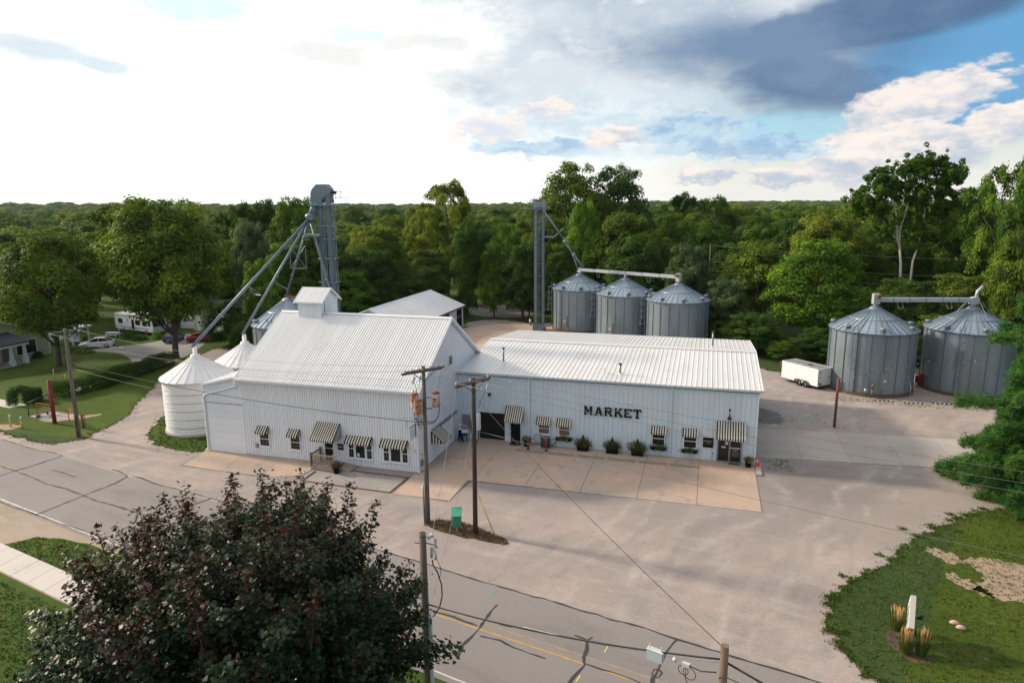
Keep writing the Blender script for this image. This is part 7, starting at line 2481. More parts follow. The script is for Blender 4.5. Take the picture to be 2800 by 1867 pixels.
# ------------------------------------------------------------------ trees
def crown_proto(name, kind, seed, n=24000, H=10.0, R=4.0, leaf=.21):
    """leaf crown of nominal height H and radius R made of many clumps; returns (mesh, lobe centres)"""
    r = np.random.default_rng(seed)
    prm = dict(round=(.13, 84, .21, .66, 1.0), oval=(.10, 84, .20, .58, 1.0), open=(.22, 70, .165, .80, .8), mound=(.03, 96, .19, .66, 1.0), column=(.0, 80, .24, .5, 1.0), high=(.19, 96, .21, .66, 1.0))[kind]
    zb, nl, lr, spread, dens = prm
    # lobes on an ellipsoid shell, fuller above
    i = np.arange(nl)
    ph = np.arccos(1 - 2 * (i + .5) / nl)
    th = pi * (1 + 5 ** .5) * i + r.uniform(0, 6)
    d = np.stack([np.cos(th) * np.sin(ph), np.sin(th) * np.sin(ph), np.cos(ph)], 1) + r.normal(0, .16, (nl, 3))
    d /= np.linalg.norm(d, axis=1, keepdims=True)
    rad = r.uniform(spread, .86, nl)
    cz, hz = H * (zb + 1) / 2, H * (1 - zb) / 2
    if kind in ('round', 'open', 'high'):
        cz, hz = H * (zb + .96) / 2, H * (1 - zb) / 2
    L = d * rad[:, None] * np.array([R, R, hz])
    if kind == 'column':
        L[:, :2] *= (.55 + .45 * np.clip((L[:, 2:3] + hz) / (2 * hz), 0, 1))
        L[:, :2] *= (1 + .35 * np.sin(L[:, 2:3] * 1.1))
    if kind == 'mound':
        L[:, :2] *= np.clip(1.12 - .35 * (L[:, 2:3] + hz) / (2 * hz), .5, 1.2)
    if kind == 'oval':
        L[:, :2] *= np.clip(1.08 - .30 * np.abs(L[:, 2:3]) / hz, .4, 1.2)
    if kind == 'open':
        L += r.normal(0, .5, L.shape)
    L[:, 2] += cz
    lrad = R * lr * r.uniform(.7, 1.35, nl)
    # a few small topmost tufts for a ragged skyline
    nt = 12
    tt = r.uniform(0, 2 * pi, nt); q = np.sqrt(r.uniform(0, 1, nt)) * .62
    tufts_ = np.stack([np.cos(tt) * q * R, np.sin(tt) * q * R, cz + hz * np.sqrt(np.clip(1 - q * q, 0, 1)) * r.uniform(.90, 1.02, nt)], 1)
    L = np.concatenate([L, tufts_]); lrad = np.concatenate([lrad, R * .13 * r.uniform(.7, 1.4, nt)])
    w = lrad ** 2
    which = r.choice(len(L), n, p=w / w.sum())
    u = unit(r, n)
    u[:, 2] = np.where(u[:, 2] < -.35, -u[:, 2], u[:, 2])
    rr_ = .62 + .45 * r.uniform(0, 1, n) ** .7
    C = L[which] + u * (lrad[which] * rr_)[:, None] * np.array([1.05, 1.05, .82])
    C += r.normal(0, .10, C.shape)
    if dens < 1:
        keep = lump_field(C * .9, seed + 5, 1.2) > -.45
        C, u, which = C[keep], u[keep], which[keep]
    m = len(C)
    out = C - np.array([0, 0, cz]); out /= np.linalg.norm(out, axis=1, keepdims=True) + 1e-6
    N = u * .9 + out * .4 + r.normal(0, .45, (m, 3)) + np.array([0, 0, .35])
    lt = r.normal(0, .17, len(L))[which]
    T = np.clip(.48 + lt + r.normal(0, .13, m) + .10 * lump_field(C * .6, seed + 9), 0, 1)
    S = leaf * r.uniform(.65, 1.35, m)
    return leaf_mesh(name, C, N, S, T, f_green, 'diamond', seed, aspect=1.15), L, lrad


def trunk_proto(L, seed, H=10.0, rb=.19, zb=.3, limbs=14, name='trunk'):
    r = random.Random(seed)
    b = MB()
    top = H * .78
    pts = [(0, 0, -.3), (.02, .01, .35), (r.uniform(-.15, .15), r.uniform(-.15, .15), H * .25), (r.uniform(-.3, .3), r.uniform(-.3, .3), H * .5), (r.uniform(-.4, .4), r.uniform(-.4, .4), top)]
    b.tube(pts, [rb * 1.5, rb * 1.12, rb * .9, rb * .6, rb * .12], 8)
    idx = list(range(len(L))); r.shuffle(idx)
    for k in idx[:limbs]:
        e = Vector(L[k])
        z0 = max(H * .14, min(top * .9, e.z - (hypot(e.x, e.y) * .8 + .5)))
        # point on the trunk at z0
        for (p, q) in zip(pts, pts[1:]):
            if p[2] <= z0 <= q[2]:
                f = (z0 - p[2]) / (q[2] - p[2])
                s = Vector(p).lerp(Vector(q), f)
        m_ = s.lerp(e, .5) + Vector((r.uniform(-.2, .2), r.uniform(-.2, .2), .25))
        b.tube([s, m_, e], [rb * .5, rb * .32, rb * .08], 5)
    return b.mesh(name, m_bark)


PROTO = {}
for kind, seeds in (('round', (1, 2, 3)), ('oval', (4, 5)), ('open', (6, 7)), ('mound', (8, 9)), ('column', (10,)), ('high', (14, 15))):
    PROTO[kind] = []
    for s in seeds:
        me, L, lr_ = crown_proto('crown', kind, s)
        PROTO[kind].append((me, trunk_proto(L, s)))
TR = random.Random(11)


def tree(label, x, y, h, r, kind, mat, group=None, name='tree', var=None, rz=None, z=0.0):
    root = thing(name, label, 'tree' if kind != 'mound' or h > 7 else 'bush', (x, y, z), rz if rz is not None else TR.uniform(0, 6.28), group)
    P_ = PROTO[kind]
    me, tk = P_[var if var is not None else TR.randrange(len(P_))]
    sc = (r / 4.0, r / 4.0, h / 10.0)
    c = place('crown', me, root, scale=sc)
    c.material_slots[0].link = 'OBJECT'
    c.material_slots[0].material = mat
    if kind != 'mound' or h > 9:
        place('trunk', tk, root, scale=(min(sc[0], sc[2]) if False else sc[0], sc[1], sc[2]))
    return root


NAMED = [
 (-86.0, 52.5, 16.5, 8.2, 'round', f_dark, 'broad dark tree across the far lawn behind the white hatchback'),
 (-97.0, 40.0, 15.5, 8.0, 'mound', f_green, 'leafy mound of trees left behind the cream house'),
 (-80.0, 60.0, 17.0, 7.2, 'round', f_green, 'round green tree behind the motorhome'),
 (-70.5, 52.0, 15.0, 6.0, 'mound', f_dark, 'dark bushy tree behind the garages'),
 (-62.0, 52.0, 14.5, 5.6, 'mound', f_green, 'full green tree behind the cream-gabled garage'),
 (-59.3, 12.6, 17.2, 6.6, 'high', f_olive, 'broad green tree at left edge shading the cream house'),
 (-81.1, 23.7, 14.7, 6.0, 'round', f_green, 'broad tree behind the cream house at left edge'),
 (-47.9, 20.2, 21.1, 8.0, 'high', f_olive, 'big twin-topped tree with dark trunk beside the driveway, right crown'),
 (-77.7, 43.5, 20.4, 7.4, 'open', f_olive, 'loose-topped tree left of the big driveway tree'),
 (-69.7, 63.1, 20.4, 5.3, 'open', f_dark, 'dark tree with feathery top right of the big driveway tree'),
 (-66.7, 68.2, 20.9, 4.5, 'oval', f_dark, 'dark narrow tree left of the spouts'),
 (-54.2, 46.4, 17.7, 3.9, 'round', f_grey, 'grey-green willow-like tree behind the spouts'),
 (-54.8, 61.0, 21.2, 5.9, 'oval', f_green, 'tall green tree right behind the elevator spouts'),
 (-46.7, 57.0, 16.3, 4.4, 'oval', f_dark, 'dark tree right behind the twin elevator legs'),
 (-44.1, 34.4, 12.2, 3.3, 'mound', f_bright, 'bright green bush-like tree at the left spout'),
 (-45.4, 42.5, 14.0, 5.4, 'mound', f_green, 'dense green tree below the spouts'),
 (-47.1, 29.3, 6.6, 3.8, 'mound', f_dark, 'dark vine-covered mound at the driveway end'),
 (-36.2, 19.7, 5.2, 2.8, 'mound', f_hedge, 'dark leafy mound left of the spout feet'),
 (-34.9, 24.3, 7.1, 3.5, 'mound', f_dark, 'dark leafy mound behind the rusty-marked bin'),
 (-63.5, 104.2, 14.7, 5.0, 'round', f_yellow, 'yellow-green tree right of the twin legs'),
 (-68.3, 129.4, 17.4, 6.1, 'round', f_yellow, 'pale yellow-green tree before the far dark woods'),
 (-143.7, 245.6, 19.4, 7.2, 'round', f_dark, 'far dark round tree right of the elevator head'),
 (-133.1, 259.3, 18.4, 9.1, 'round', f_dark, 'far dark round tree left of the tall yellow-green tree'),
 (-34.3, 54.2, 12.3, 4.6, 'mound', f_hedge, 'viny green mound right of the twin legs'),
 (-36.5, 47.5, 9.6, 5.2, 'mound', f_green, 'big viny mound behind the low white shed'),
 (-28.5, 59.5, 9.0, 4.6, 'mound', f_dark, 'dark shrub mass at the shed lawn edge'),
 (-41.9, 90.3, 20.0, 5.0, 'open', f_yellow, 'left crown of the tall yellow-green tree behind the lawn'),
 (-35.1, 88.0, 24.3, 6.3, 'open', f_yellow, 'tall yellow-green tree behind the shed lawn'),
 (-21.3, 62.2, 16.8, 3.6, 'column', f_dark, 'dark vine-draped column of a tree by the lawn'),
 (-33.7, 73.5, 11.1, 4.8, 'mound', f_olive, 'leafy undergrowth beneath the tall yellow-green tree'),
 (-16.7, 72.0, 15.9, 4.6, 'oval', f_green, 'green tree left of the slender elevator'),
 (-16.1, 61.6, 13.2, 3.1, 'mound', f_green, 'shrubby tree between vine column and slender elevator'),
 (-10.7, 61.0, 13.3, 4.6, 'mound', f_dark, 'dark dense tree behind the slender elevator'),
 (-76.9, 264.9, 18.1, 8.4, 'round', f_dark, 'far dark tree line crown left of the slender elevator'),
 (-11.3, 82.1, 17.3, 4.5, 'oval', f_olive, 'tree right behind the slender elevator head'),
 (-12.2, 111.6, 29.3, 10.0, 'round', f_olive, 'tallest round tree above the three bins'),
 (-1.9, 118.8, 28.5, 8.2, 'oval', f_dark, 'tall dark tree right of the tallest round tree'),
 (-3.3, 78.0, 19.9, 4.1, 'oval', f_bright, 'light green tree below the tallest round tree'),
 (5.8, 76.4, 18.5, 7.3, 'round', f_olive, 'wide olive tree above the inclined conveyor'),
 (-3.7, 60.9, 13.3, 4.1, 'mound', f_green, 'green tree behind the leftmost bin'),
 (12.6, 84.7, 17.2, 4.8, 'oval', f_green, 'green tree right of the wide olive tree'),
 (17.2, 60.6, 13.5, 4.3, 'mound', f_grey, 'grey-green sumac-like tree behind the conveyor motor'),
 (13.6, 119.0, 21.6, 5.4, 'open', f_dark, 'dark tree with ragged top right of the tall dark tree'),
 (20.3, 128.4, 21.4, 5.8, 'open', f_dark, 'dark feathery tree in the middle of the right woods'),
 (25.3, 69.3, 13.1, 6.0, 'mound', f_dark, 'deep green tree between bins and bright round tree'),
 (22.9, 49.5, 9.2, 3.8, 'mound', f_grey, 'fern-like grey-green sumac right of the three bins'),
 (26.1, 41.9, 5.5, 4.1, 'mound', f_hedge, 'low leafy thicket behind the market roof end'),
 (21.6, 49.1, 6.1, 2.9, 'mound', f_yellow, 'yellowish sapling clump right of the rightmost bin'),
 (28.9, 146.8, 18.2, 6.7, 'open', f_green, 'green tree with pointed top in the right woods'),
 (36.3, 138.3, 16.0, 6.9, 'round', f_green, 'green tree left above the bright round tree'),
 (50.1, 206.0, 17.6, 9.2, 'oval', f_dark, 'dark bushy tree far behind the bright round tree'),
 (51.1, 132.0, 16.1, 4.9, 'round', f_yellow, 'sunlit yellowish tree left of the sycamore'),
 (53.6, 111.4, 14.2, 5.8, 'oval', f_bright, 'light green tree beside the sycamore'),
 (35.0, 50.9, 14.7, 7.6, 'mound', f_bright, 'bright green round tree left of the yard bins'),
 (40.0, 45.9, 6.5, 3.5, 'mound', f_hedge, 'leafy thicket behind the trailer'),
 (49.1, 61.3, 8.6, 6.0, 'mound', f_hedge, 'leafy undergrowth at the sycamore foot'),
 (58.1, 68.2, 8.8, 5.5, 'mound', f_olive, 'leafy undergrowth behind the right yard bin'),
 (65.7, 91.6, 21.6, 6.1, 'oval', f_green, 'green tree right of the sycamore'),
 (65.3, 74.5, 25.9, 5.4, 'open', f_green, 'tall ragged tree near the right edge'),
 (64.0, 59.3, 26.7, 4.4, 'oval', f_green, 'tall tree cut by the right edge'),
 (57.0, 44.5, 16.9, 3.3, 'round', f_olive, 'broad-leaved tree above the pine at right edge'),
]
for (x, y, h, r, kind, mat, label) in NAMED:
    nm = {'f_yellow': 'yellow_green_tree'}.get('', 'tree')
    if 'sumac' in label: nm = 'sumac_tree'
    elif 'willow' in label: nm = 'willow_tree'
    elif kind == 'mound' and h < 9.5: nm = 'bush'
    t = tree(label, x, y, h, r, kind, mat, None, nm)
    if nm == 'bush': t['category'] = 'bush'

# trees that fill the woods between the described ones
taken = [(x, y, r) for (x, y, h, r, *_r) in NAMED]
CLEAR = [(-24.8, 42.5, 15), (-5, 51.5, 6), (.5, 54.9, 5.5), (8.4, 49.9, 5.5), (16.4, 44.9, 5.5), (37.75, 27, 8), (47.6, 29.2, 8), (-48, 92, 14), (-38, 84, 10), (-16, 68, 10), (-60, 34, 17), (-24, 12, 8), (-70, 22, 16), (54, 87, 6), (-90, 46, 9), (51, 74, 9), (55, 77, 9), (46, 64, 7)]
wr = random.Random(21)
fill = 0
GW = 'trees filling the woods'
tries = 0
while fill < 215 and tries < 9000:
    tries += 1
    d = 62 + 150 * wr.random() ** .8
    a = YAW + radians(wr.uniform(-41, 41))
    dep = d + 40
    x, y = CAM.x + dep * sin(a), CAM.y + dep * cos(a)
    if y < 30 and x < 60: continue
    h = wr.uniform(10.5, 16.5) if x < 0 else wr.uniform(12, 19)
    if x < -70: h = wr.uniform(8.5, 13.0)
    r = h * wr.uniform(.34, .46)
    if any(hypot(x - a_, y - b_) < c_ + r * .6 for a_, b_, c_ in CLEAR): continue
    if any(hypot(x - a_, y - b_) < (c_ + r) * .54 for a_, b_, c_ in taken): continue
    taken.append((x, y, r))
    k = wr.choice(['round', 'round', 'mound', 'mound', 'round', 'oval'])
    mt, word = wr.choice([(f_green, 'green'), (f_green, 'green'), (f_dark, 'dark green'), (f_dark, 'dark green'), (f_olive, 'olive green'), (f_yellow, 'yellow green')])
    side = 'left of the twin elevator' if x < -30 - (y - 30) * .22 else ('behind the bins' if x < 30 else 'on the right')
    tree('one of the plain %s trees filling the woods %s' % (word, side), x, y, h, r, k, mt, 'plain %s trees in the woods %s' % (word, side))
    fill += 1

# low thicket along the wood's edge behind bins and yard, each bush its own thing
br = random.Random(33)
BUSH = [(-9.5, 70, 3.2, 3.0), (-5, 66, 3.5, 3.2), (0, 66, 4.0, 3.4), (6, 62, 4.2, 3.2), (11, 57, 4.5, 3.4), (20.5, 54, 5, 3.6), (24.5, 46, 3.6, 3.0), (28.5, 44, 3.4, 3.2), (30, 38.5, 2.6, 2.4), (34.5, 40, 4.2, 3.2),
        (44, 41, 5.4, 3.6), (48.5, 42, 6, 4), (53, 40, 6, 4), (58, 36, 6, 4.2), (-31, 66, 2.2, 2.2), (-27, 70, 2.6, 2.4), (-22, 60, 2.4, 1.8), (-36, 34, 4.5, 3.6), (-33.5, 28, 4.2, 3.0), (-31.5, 20.5, 3.4, 2.6), (-39.5, 25, 4.6, 3.2), (-42, 32, 4.5, 3.5)]
for i, (x, y, h, r) in enumerate(BUSH):
    mt, word = [(f_green, 'green'), (f_dark, 'dark'), (f_hedge, 'leafy'), (f_olive, 'olive')][i % 4]
    side = 'behind the grain house' if x < -18 else ('behind the three bins' if x < 22 else 'behind the yard bins')
    t = tree('low %s bush at the wood edge %s' % (word, side), x, y, h, r, 'mound', mt, 'low %s bushes %s' % (word, side), 'bush')
    t['category'] = 'bush'

# sycamore with pale limbs
sy = thing('sycamore_tree', 'tall sycamore with pale white trunk and bare lower limbs on the right', 'tree', (54.2, 87.0, 0))
S0 = Vector((54.2, 87.0, 0))
limbs = [([(54.2, 86.6, -.3), (54.3, 86.5, 5.8), (54.2, 86.9, 8.7), (53.9, 87.5, 11.8), (53.4, 87.6, 13.2), (53.2, 88.0, 15.4), (53.1, 88.3, 16.9), (52.7, 88.6, 18.9), (52.2, 88.6, 19.5), (51.5, 88.8, 21.7), (50.3, 88.9, 23.6)], .27, .05),
         ([(53.5, 87.6, 12.8), (52.1, 87.5, 14.4), (51.3, 87.6, 16.0), (50.0, 87.4, 16.8), (49.7, 87.5, 17.9)], .14, .05),
         ([(55.9, 86.8, -.3), (56.1, 87.0, 6.7), (56.3, 87.6, 9.3), (57.0, 88.3, 11.4), (57.5, 89.0, 14.2), (58.0, 90.0, 18.1), (57.6, 90.7, 22.0), (56.9, 91.2, 25.5)], .24, .05),
         ([(54.0, 87.5, 11.8), (53.7, 87.9, 14.6), (54.5, 88.5, 18), (55.2, 89, 22)], .17, .05),
         ([(53.5, 87.5, 12.6), (51.5, 87.0, 13.1)], .09, .03),
         ([(57.6, 89.4, 15.2), (60.7, 90.6, 17.4), (62.4, 91, 19.8)], .14, .04),
         ([(58.0, 90.2, 19), (60, 91, 23), (61.5, 91.5, 24.5)], .13, .04),
         ([(52.2, 88.6, 19.5), (49, 88, 21), (47.5, 87.5, 21)], .12, .03)]
b = MB()
for p, r0, r1 in limbs:
    k = len(p)
    b.tube(p, [r0 + (r1 - r0) * i / (k - 1) for i in range(k)], 8)
b.build('trunk', m_birchbark, sy)
r = np.random.default_rng(77)
cl = []
for (cx, cy_, cz_, s, m) in ((50.0, 88.5, 24.2, 2.2, 10), (47.2, 87.3, 20.6, 2.2, 9), (49.2, 88.0, 21.6, 2.2, 8), (52.6, 88.8, 22.5, 2.0, 8), (55.0, 89.5, 25.2, 2.1, 9), (57.2, 91, 27.2, 2.0, 9), (59.6, 91.4, 26.2, 2.2, 9),
                               (62.2, 91.6, 24.4, 2.0, 8), (60.8, 91, 22, 2.3, 8), (57.8, 90.5, 22.8, 2.4, 9), (55.4, 89.6, 20.6, 2.5, 9), (59.4, 90.6, 18.6, 2.6, 9), (62.8, 92, 19.8, 2.4, 8), (49.4, 87.2, 18.2, 1.9, 7),
                               (56.4, 88.8, 17.0, 2.4, 8), (51.2, 87.2, 15.0, 1.9, 6), (57.4, 88.5, 12.8, 2.8, 9), (61, 90, 14, 3, 9), (46.6, 87.4, 18.6, 1.6, 5), (63.5, 92.3, 16, 2.6, 8)):
    for _ in range(m * 4):
        cl.append((cx + r.normal(0, s * .62), cy_ + r.normal(0, s * .62), cz_ + r.normal(0, s * .5), r.uniform(.3, .85)))
cl = np.array(cl)
n = 40000
w = r.choice(len(cl), n, p=cl[:, 3] ** 2 / (cl[:, 3] ** 2).sum())
u = unit(r, n)
Cc = cl[w, :3] + u * (cl[w, 3] * r.uniform(.5, 1.1, n))[:, None] - np.array(S0)
T = np.clip(.45 + r.normal(0, .12, len(cl))[w] + r.normal(0, .12, n), 0, 1)
place('crown', leaf_mesh('crown', Cc, u + r.normal(0, .6, (n, 3)) + np.array([0, 0, .4]), .44 * r.uniform(.6, 1.3, n), T, f_green, 'diamond', 5, 1.15), sy)

# ------------------------------------------------------------------ dark red maple in the foreground
mp_ = thing('maple_tree', 'large dark maple with reddish shoots in the foreground before the road', 'tree', (6.2, -36.5, 0))
r = np.random.default_rng(101)
MC, MR = np.array([0, 0, 6.0]), np.array([6.4, 6.4, 4.6])
nb_ = 330
i = np.arange(nb_)
ph = np.arccos(1 - 1.72 * (i + .5) / nb_)
th = pi * (1 + 5 ** .5) * i
d = np.stack([np.cos(th) * np.sin(ph), np.sin(th) * np.sin(ph), np.cos(ph)], 1) + r.normal(0, .07, (nb_, 3))
d /= np.linalg.norm(d, axis=1, keepdims=True)
lum = lump_field(d * 2.6, 5, 1.5)
ends = d * (np.array([1, 1, 1]) * (.90 + .14 * lum + r.normal(0, .06, nb_))[:, None]) * MR + MC
# upright leading shoots on the top
nt = 40
tt = r.uniform(0, 2 * pi, nt); q = np.sqrt(r.uniform(0, 1, nt)) * .80
tops = np.stack([np.cos(tt) * q * MR[0], np.sin(tt) * q * MR[1], MC[2] + MR[2] * np.sqrt(1 - q * q) + r.uniform(.1, .95, nt)], 1)
segs, cols = [], []
b = MB()
b.tube([(0, 0, -.3), (0, 0, .6), (.1, 0, 2.4)], [.34, .25, .22], 10)
def limb_pts(e, frac0):
    s = np.array([.1 * frac0, 0, 1.9 + 2.6 * frac0])
    m = s * .45 + e * .55 + np.array([0, 0, .35])
    return s, m
pts_all, rad_all, red_all = [], [], []
for k, e in enumerate(np.concatenate([ends, tops])):
    top = k >= nb_
    s, m = limb_pts(e, r.uniform(0, 1))
    if top:
        m = np.array([e[0] * .8, e[1] * .8, e[2] * .62])
    if k % 4 == 0 or top:
        b.tube([s, m, e], [.07, .04, .008], 5)
    t = r.uniform(.52 if not top else .6, 1.0, 1)
    nseg = 430 if not top else 230
    tl = r.uniform(.50, 1.02, nseg) ** .8
    P_ = ((1 - tl) ** 2)[:, None] * s + (2 * tl * (1 - tl))[:, None] * m + (tl ** 2)[:, None] * e
    spread = (.55 * (1.10 - tl) + .11)[:, None] if not top else (.22 * (1.1 - tl) + .085)[:, None]
    P_ = P_ + r.normal(0, 1, (nseg, 3)) * spread * np.array([1, 1, .8])
    pts_all.append(P_)
    red = -.16 + .44 * (e[2] - MC[2]) / MR[2] + r.normal(0, .16) + (.42 if top else 0) + .22 * lump_field(e[None] * .5, 3)[0]
    red_all.append(np.full(nseg, red) + .35 * (tl - .8))
Pm = np.concatenate(pts_all); Rm = np.concatenate(red_all)
n = len(Pm)
out = Pm - MC; out /= np.linalg.norm(out, axis=1, keepdims=True)
Nn = out * .55 + r.normal(0, .5, (n, 3)) + np.array([0, 0, .75])
isred = (r.uniform(0, 1, n) < np.clip(Rm, .015, .92)).astype(int)
Tn = np.clip(.5 + r.normal(0, .2, n) + .15 * lump_field(Pm * 1.1, 8), 0, 1)
b.local('trunk', m_bark, mp_)
place('crown', leaf_mesh('crown', Pm, Nn, .135 * r.uniform(.45, 1.5, n), Tn, [f_maple, f_maplered], 'maple', 9, matidx=isred, fold=.25), mp_)

# ------------------------------------------------------------------ white pine on the right
def pine(label, x, y, H, R, seed, z0=.6, whorls=15, nb=9, bottom=1.0):
    root = thing('pine_tree', label, 'tree', (x, y, 0))
    r = np.random.default_rng(seed)
    b = MB()
    b.tube([(0, 0, -.3), (0, 0, H * .5), (0, 0, H)], [.30, .18, .02], 8)
    Cs, As, Ts = [], [], []
    for w in range(whorls):
        f = w / (whorls - 1)
        z = z0 + (H - z0) * f ** .92
        Rw = R * (1 - f) ** .85 * (.84 + .16 * sin(w * 2.1)) + .35
        k = int(nb * (1 - .45 * f)) + 3
        for j in range(k):
            a = 2 * pi * (j + .37 * w) / k + r.normal(0, .16)
            L = Rw * r.uniform(.72, 1.10)
            droop = r.uniform(.05, .22) - .22 * f
            tlt = r.normal(0, .12)
            e = np.array([cos(a) * L, sin(a) * L, z - droop * L + .0])
            m = np.array([cos(a) * L * .55, sin(a) * L * .55, z + .10 * L])
            s = np.array([0, 0, z])
            b.tube([s, m, e], [.055, .035, .01], 4)
            nt_ = int(30 + 34 * L)
            t = r.uniform(.22, 1.0, nt_) ** .8
            P_ = ((1 - t) ** 2)[:, None] * s + (2 * t * (1 - t))[:, None] * m + (t ** 2)[:, None] * e
            side = np.array([-sin(a), cos(a), 0])
            off = r.normal(0, 1, nt_) * .34 * L * (1.12 - t) * .50
            P_ = P_ + side * off[:, None] + np.array([cos(a), sin(a), 0]) * (np.abs(off) * .35)[:, None]
            P_[:, 2] += r.normal(0, .20, nt_) - np.abs(off) * .10 + .35 * t ** 3
            ax = np.array([cos(a), sin(a), .25]) * .8 + side * np.sign(off)[:, None] * .6
            Cs.append(P_); As.append(ax); Ts.append(np.full(nt_, .42 + r.normal(0, .08)) + .16 * (t - .5))
    tw = np.concatenate(Cs); ax = np.concatenate(As); tt_ = np.concatenate(Ts)
    # each tuft is a spray of needles
    kk = 20
    n = len(tw)
    P_ = np.repeat(tw, kk, 0) + r.normal(0, .10, (n * kk, 3))
    A_ = np.repeat(ax, kk, 0) + r.normal(0, .55, (n * kk, 3)) + np.array([0, 0, .12])
    Nn_ = r.normal(0, .6, (n * kk, 3)) + np.array([0, 0, .8])
    Tn_ = np.clip(np.repeat(tt_, kk) + r.normal(0, .14, n * kk), 0, 1)
    # orthogonal frame: leaf axis along the needle
    A_ /= np.linalg.norm(A_, axis=1, keepdims=True)
    b.local('trunk', m_bark, root)
    place('crown', leaf_mesh('crown', P_, Nn_, .25 * r.uniform(.7, 1.3, n * kk), Tn_, f_pine, 'needle', seed, 1.3, axis=A_), root)
    return root


pine('large pine with layered green branches filling the right edge by the gravel', 44.4, -2.4, 23.0, 8.2, 5, whorls=32, nb=12)
pine('second pine crowding behind the large pine at the right edge', 50.5, 3.5, 13, 5.0, 6, whorls=13)
t = tree('dark leafy bush on the lawn below the pine at right edge', 41.5, -10.6, 3.4, 2.6, 'mound', f_dark, None, 'bush'); t['category'] = 'bush'
t = tree('small leafy bush at the right frame edge beside bare dirt', 39.6, -15.4, 2.4, 1.9, 'mound', f_green, None, 'bush'); t['category'] = 'bush'
t = tree('tall broadleaf tree leaning over the yard bins from the right edge', 58, 27, 17, 5.5, 'open', f_green, None, 'tree')


# ------------------------------------------------------------------ hedge and garden plants on the left
def hedge(label, path, w, h, seed, n, leaf=.14, name='hedge'):
    r = np.random.default_rng(seed)
    P_ = [np.array(p, float) for p in path]
    seg = [np.linalg.norm(b_ - a_) for a_, b_ in zip(P_, P_[1:])]
    tot = sum(seg)
    which = r.choice(len(seg), n, p=np.array(seg) / tot)
    t = r.uniform(0, 1, n)
    a_ = np.array(P_)[which]; c_ = np.array(P_)[which + 1]
    base = a_ + (c_ - a_) * t[:, None]
    d = (c_ - a_) / np.linalg.norm(c_ - a_, axis=1, keepdims=True)
    nrm = np.stack([-d[:, 1], d[:, 0]], 1)
    ang = r.uniform(-.1, pi + .1, n)
    b3 = np.concatenate([base, np.zeros((n, 1))], 1)
    lum = lump_field(b3 * 1.5, seed, 1.0)
    hh = h * (1 + .22 * lum); ww = w * (1 + .22 * lump_field(b3 * 1.2 + 3, seed + 1, 1.0))
    q = r.uniform(.7, 1.05, n)
    off = np.sign(np.cos(ang)) * np.abs(np.cos(ang)) ** .6 * ww / 2 * q
    z = np.abs(np.sin(ang)) ** .6 * hh * q
    C = np.stack([base[:, 0] + nrm[:, 0] * off, base[:, 1] + nrm[:, 1] * off, z], 1) + r.normal(0, .06, (n, 3))
    N = np.stack([nrm[:, 0] * np.cos(ang), nrm[:, 1] * np.cos(ang), np.sin(ang) + .3], 1) + r.normal(0, .6, (n, 3))
    T = np.clip(.42 + .2 * lum + r.normal(0, .15, n), 0, 1)
    o = place(name, leaf_mesh(name, C, N, leaf * r.uniform(.7, 1.3, n), T, f_hedge, 'diamond', seed))
    return tag(o, label, 'hedge')


hedge('long clipped hedge curving along the left drive', [(-46.8, .8), (-45.4, 2.6), (-45.2, 5.3), (-45.5, 9.5), (-46.0, 14.0), (-46.5, 17.5)], 2.1, 1.6, 3, 26000)
hedge('separate leafy hedge end by the left footpath', [(-48.6, -1.7), (-47.6, -1.5), (-46.6, -.3)], 2.0, 1.5, 4, 9000)
for (x, y, rx, h, mats, lab_, sd_) in ((-65.2, 30.3, 1.5, 1.7, [f_dark], 'round clipped bush before the motorhome', 1), (-60.6, 30.6, 1.0, 1.3, [f_bright], 'small bright clipped bush left of the blue car', 2), (-62.8, 29.4, 1.3, .8, [f_hedge], 'low spreading shrub between two clipped bushes', 3),
                                       (-69.8, 31.6, 1.3, 1.4, [f_pink, f_hedge], 'pink flowering bush by the motorhome rear', 4), (-65.3, 20.2, 1.6, .9, [f_bright, f_flowery], 'flower bed clump at the white hatchback bonnet', 5), (-62.9, 19.8, 1.4, .6, [f_hedge, f_flowery], 'low hosta clump below the white hatchback', 6),
                                       (-71.0, 27.4, .6, .6, [f_yellow], 'yellow flower tuft left of the white carport post', 7), (-69.0, 28.2, .6, .55, [f_yellow], 'yellow flower tuft right of the white carport post', 8), (-66.6, 15.8, .8, 1.0, [f_dark], 'dark shrub beside the porch column', 9)):
    rt_ = thing('shrub', lab_, 'shrub', (x, y, 0))
    C, N, S, T = leaf_shrub(1500, rx, rx * .85, h, sd_ + 200, .13, rough=.12)
    place('foliage', leaf_mesh('foliage', C, N, S, T, mats, 'diamond', sd_, matidx=np.random.default_rng(sd_).choice(len(mats), len(C))), rt_)
# brush pile by the lawn behind the shed
bp = thing('brush_pile', 'pile of brown branches and logs at the lawn edge under the trees', 'brush pile', (-22, 73, 0))
b = MB(); q = random.Random(4)
for i in range(26):
    x, y, z = q.uniform(-2.5, 2.5), q.uniform(-.8, .8), q.uniform(.05, .7)
    dx_, dy_ = q.uniform(-1.2, 1.2), q.uniform(-.6, .6)
    b.tube([(x - dx_, y - dy_, z), (x + dx_, y + dy_, z + q.uniform(-.05, .3))], q.uniform(.04, .12), 5)
b.local('branches', m_postbrown, bp)
rt_ = thing('shrub', 'little round shrub alone on the lawn behind the shed', 'shrub', (-40.5, 92, 0))
C, N, S, T = leaf_shrub(700, 1.3, 1.3, 1.2, 300, .2)
place('foliage', leaf_mesh('foliage', C, N, S, T, f_dark, 'diamond', 1), rt_)


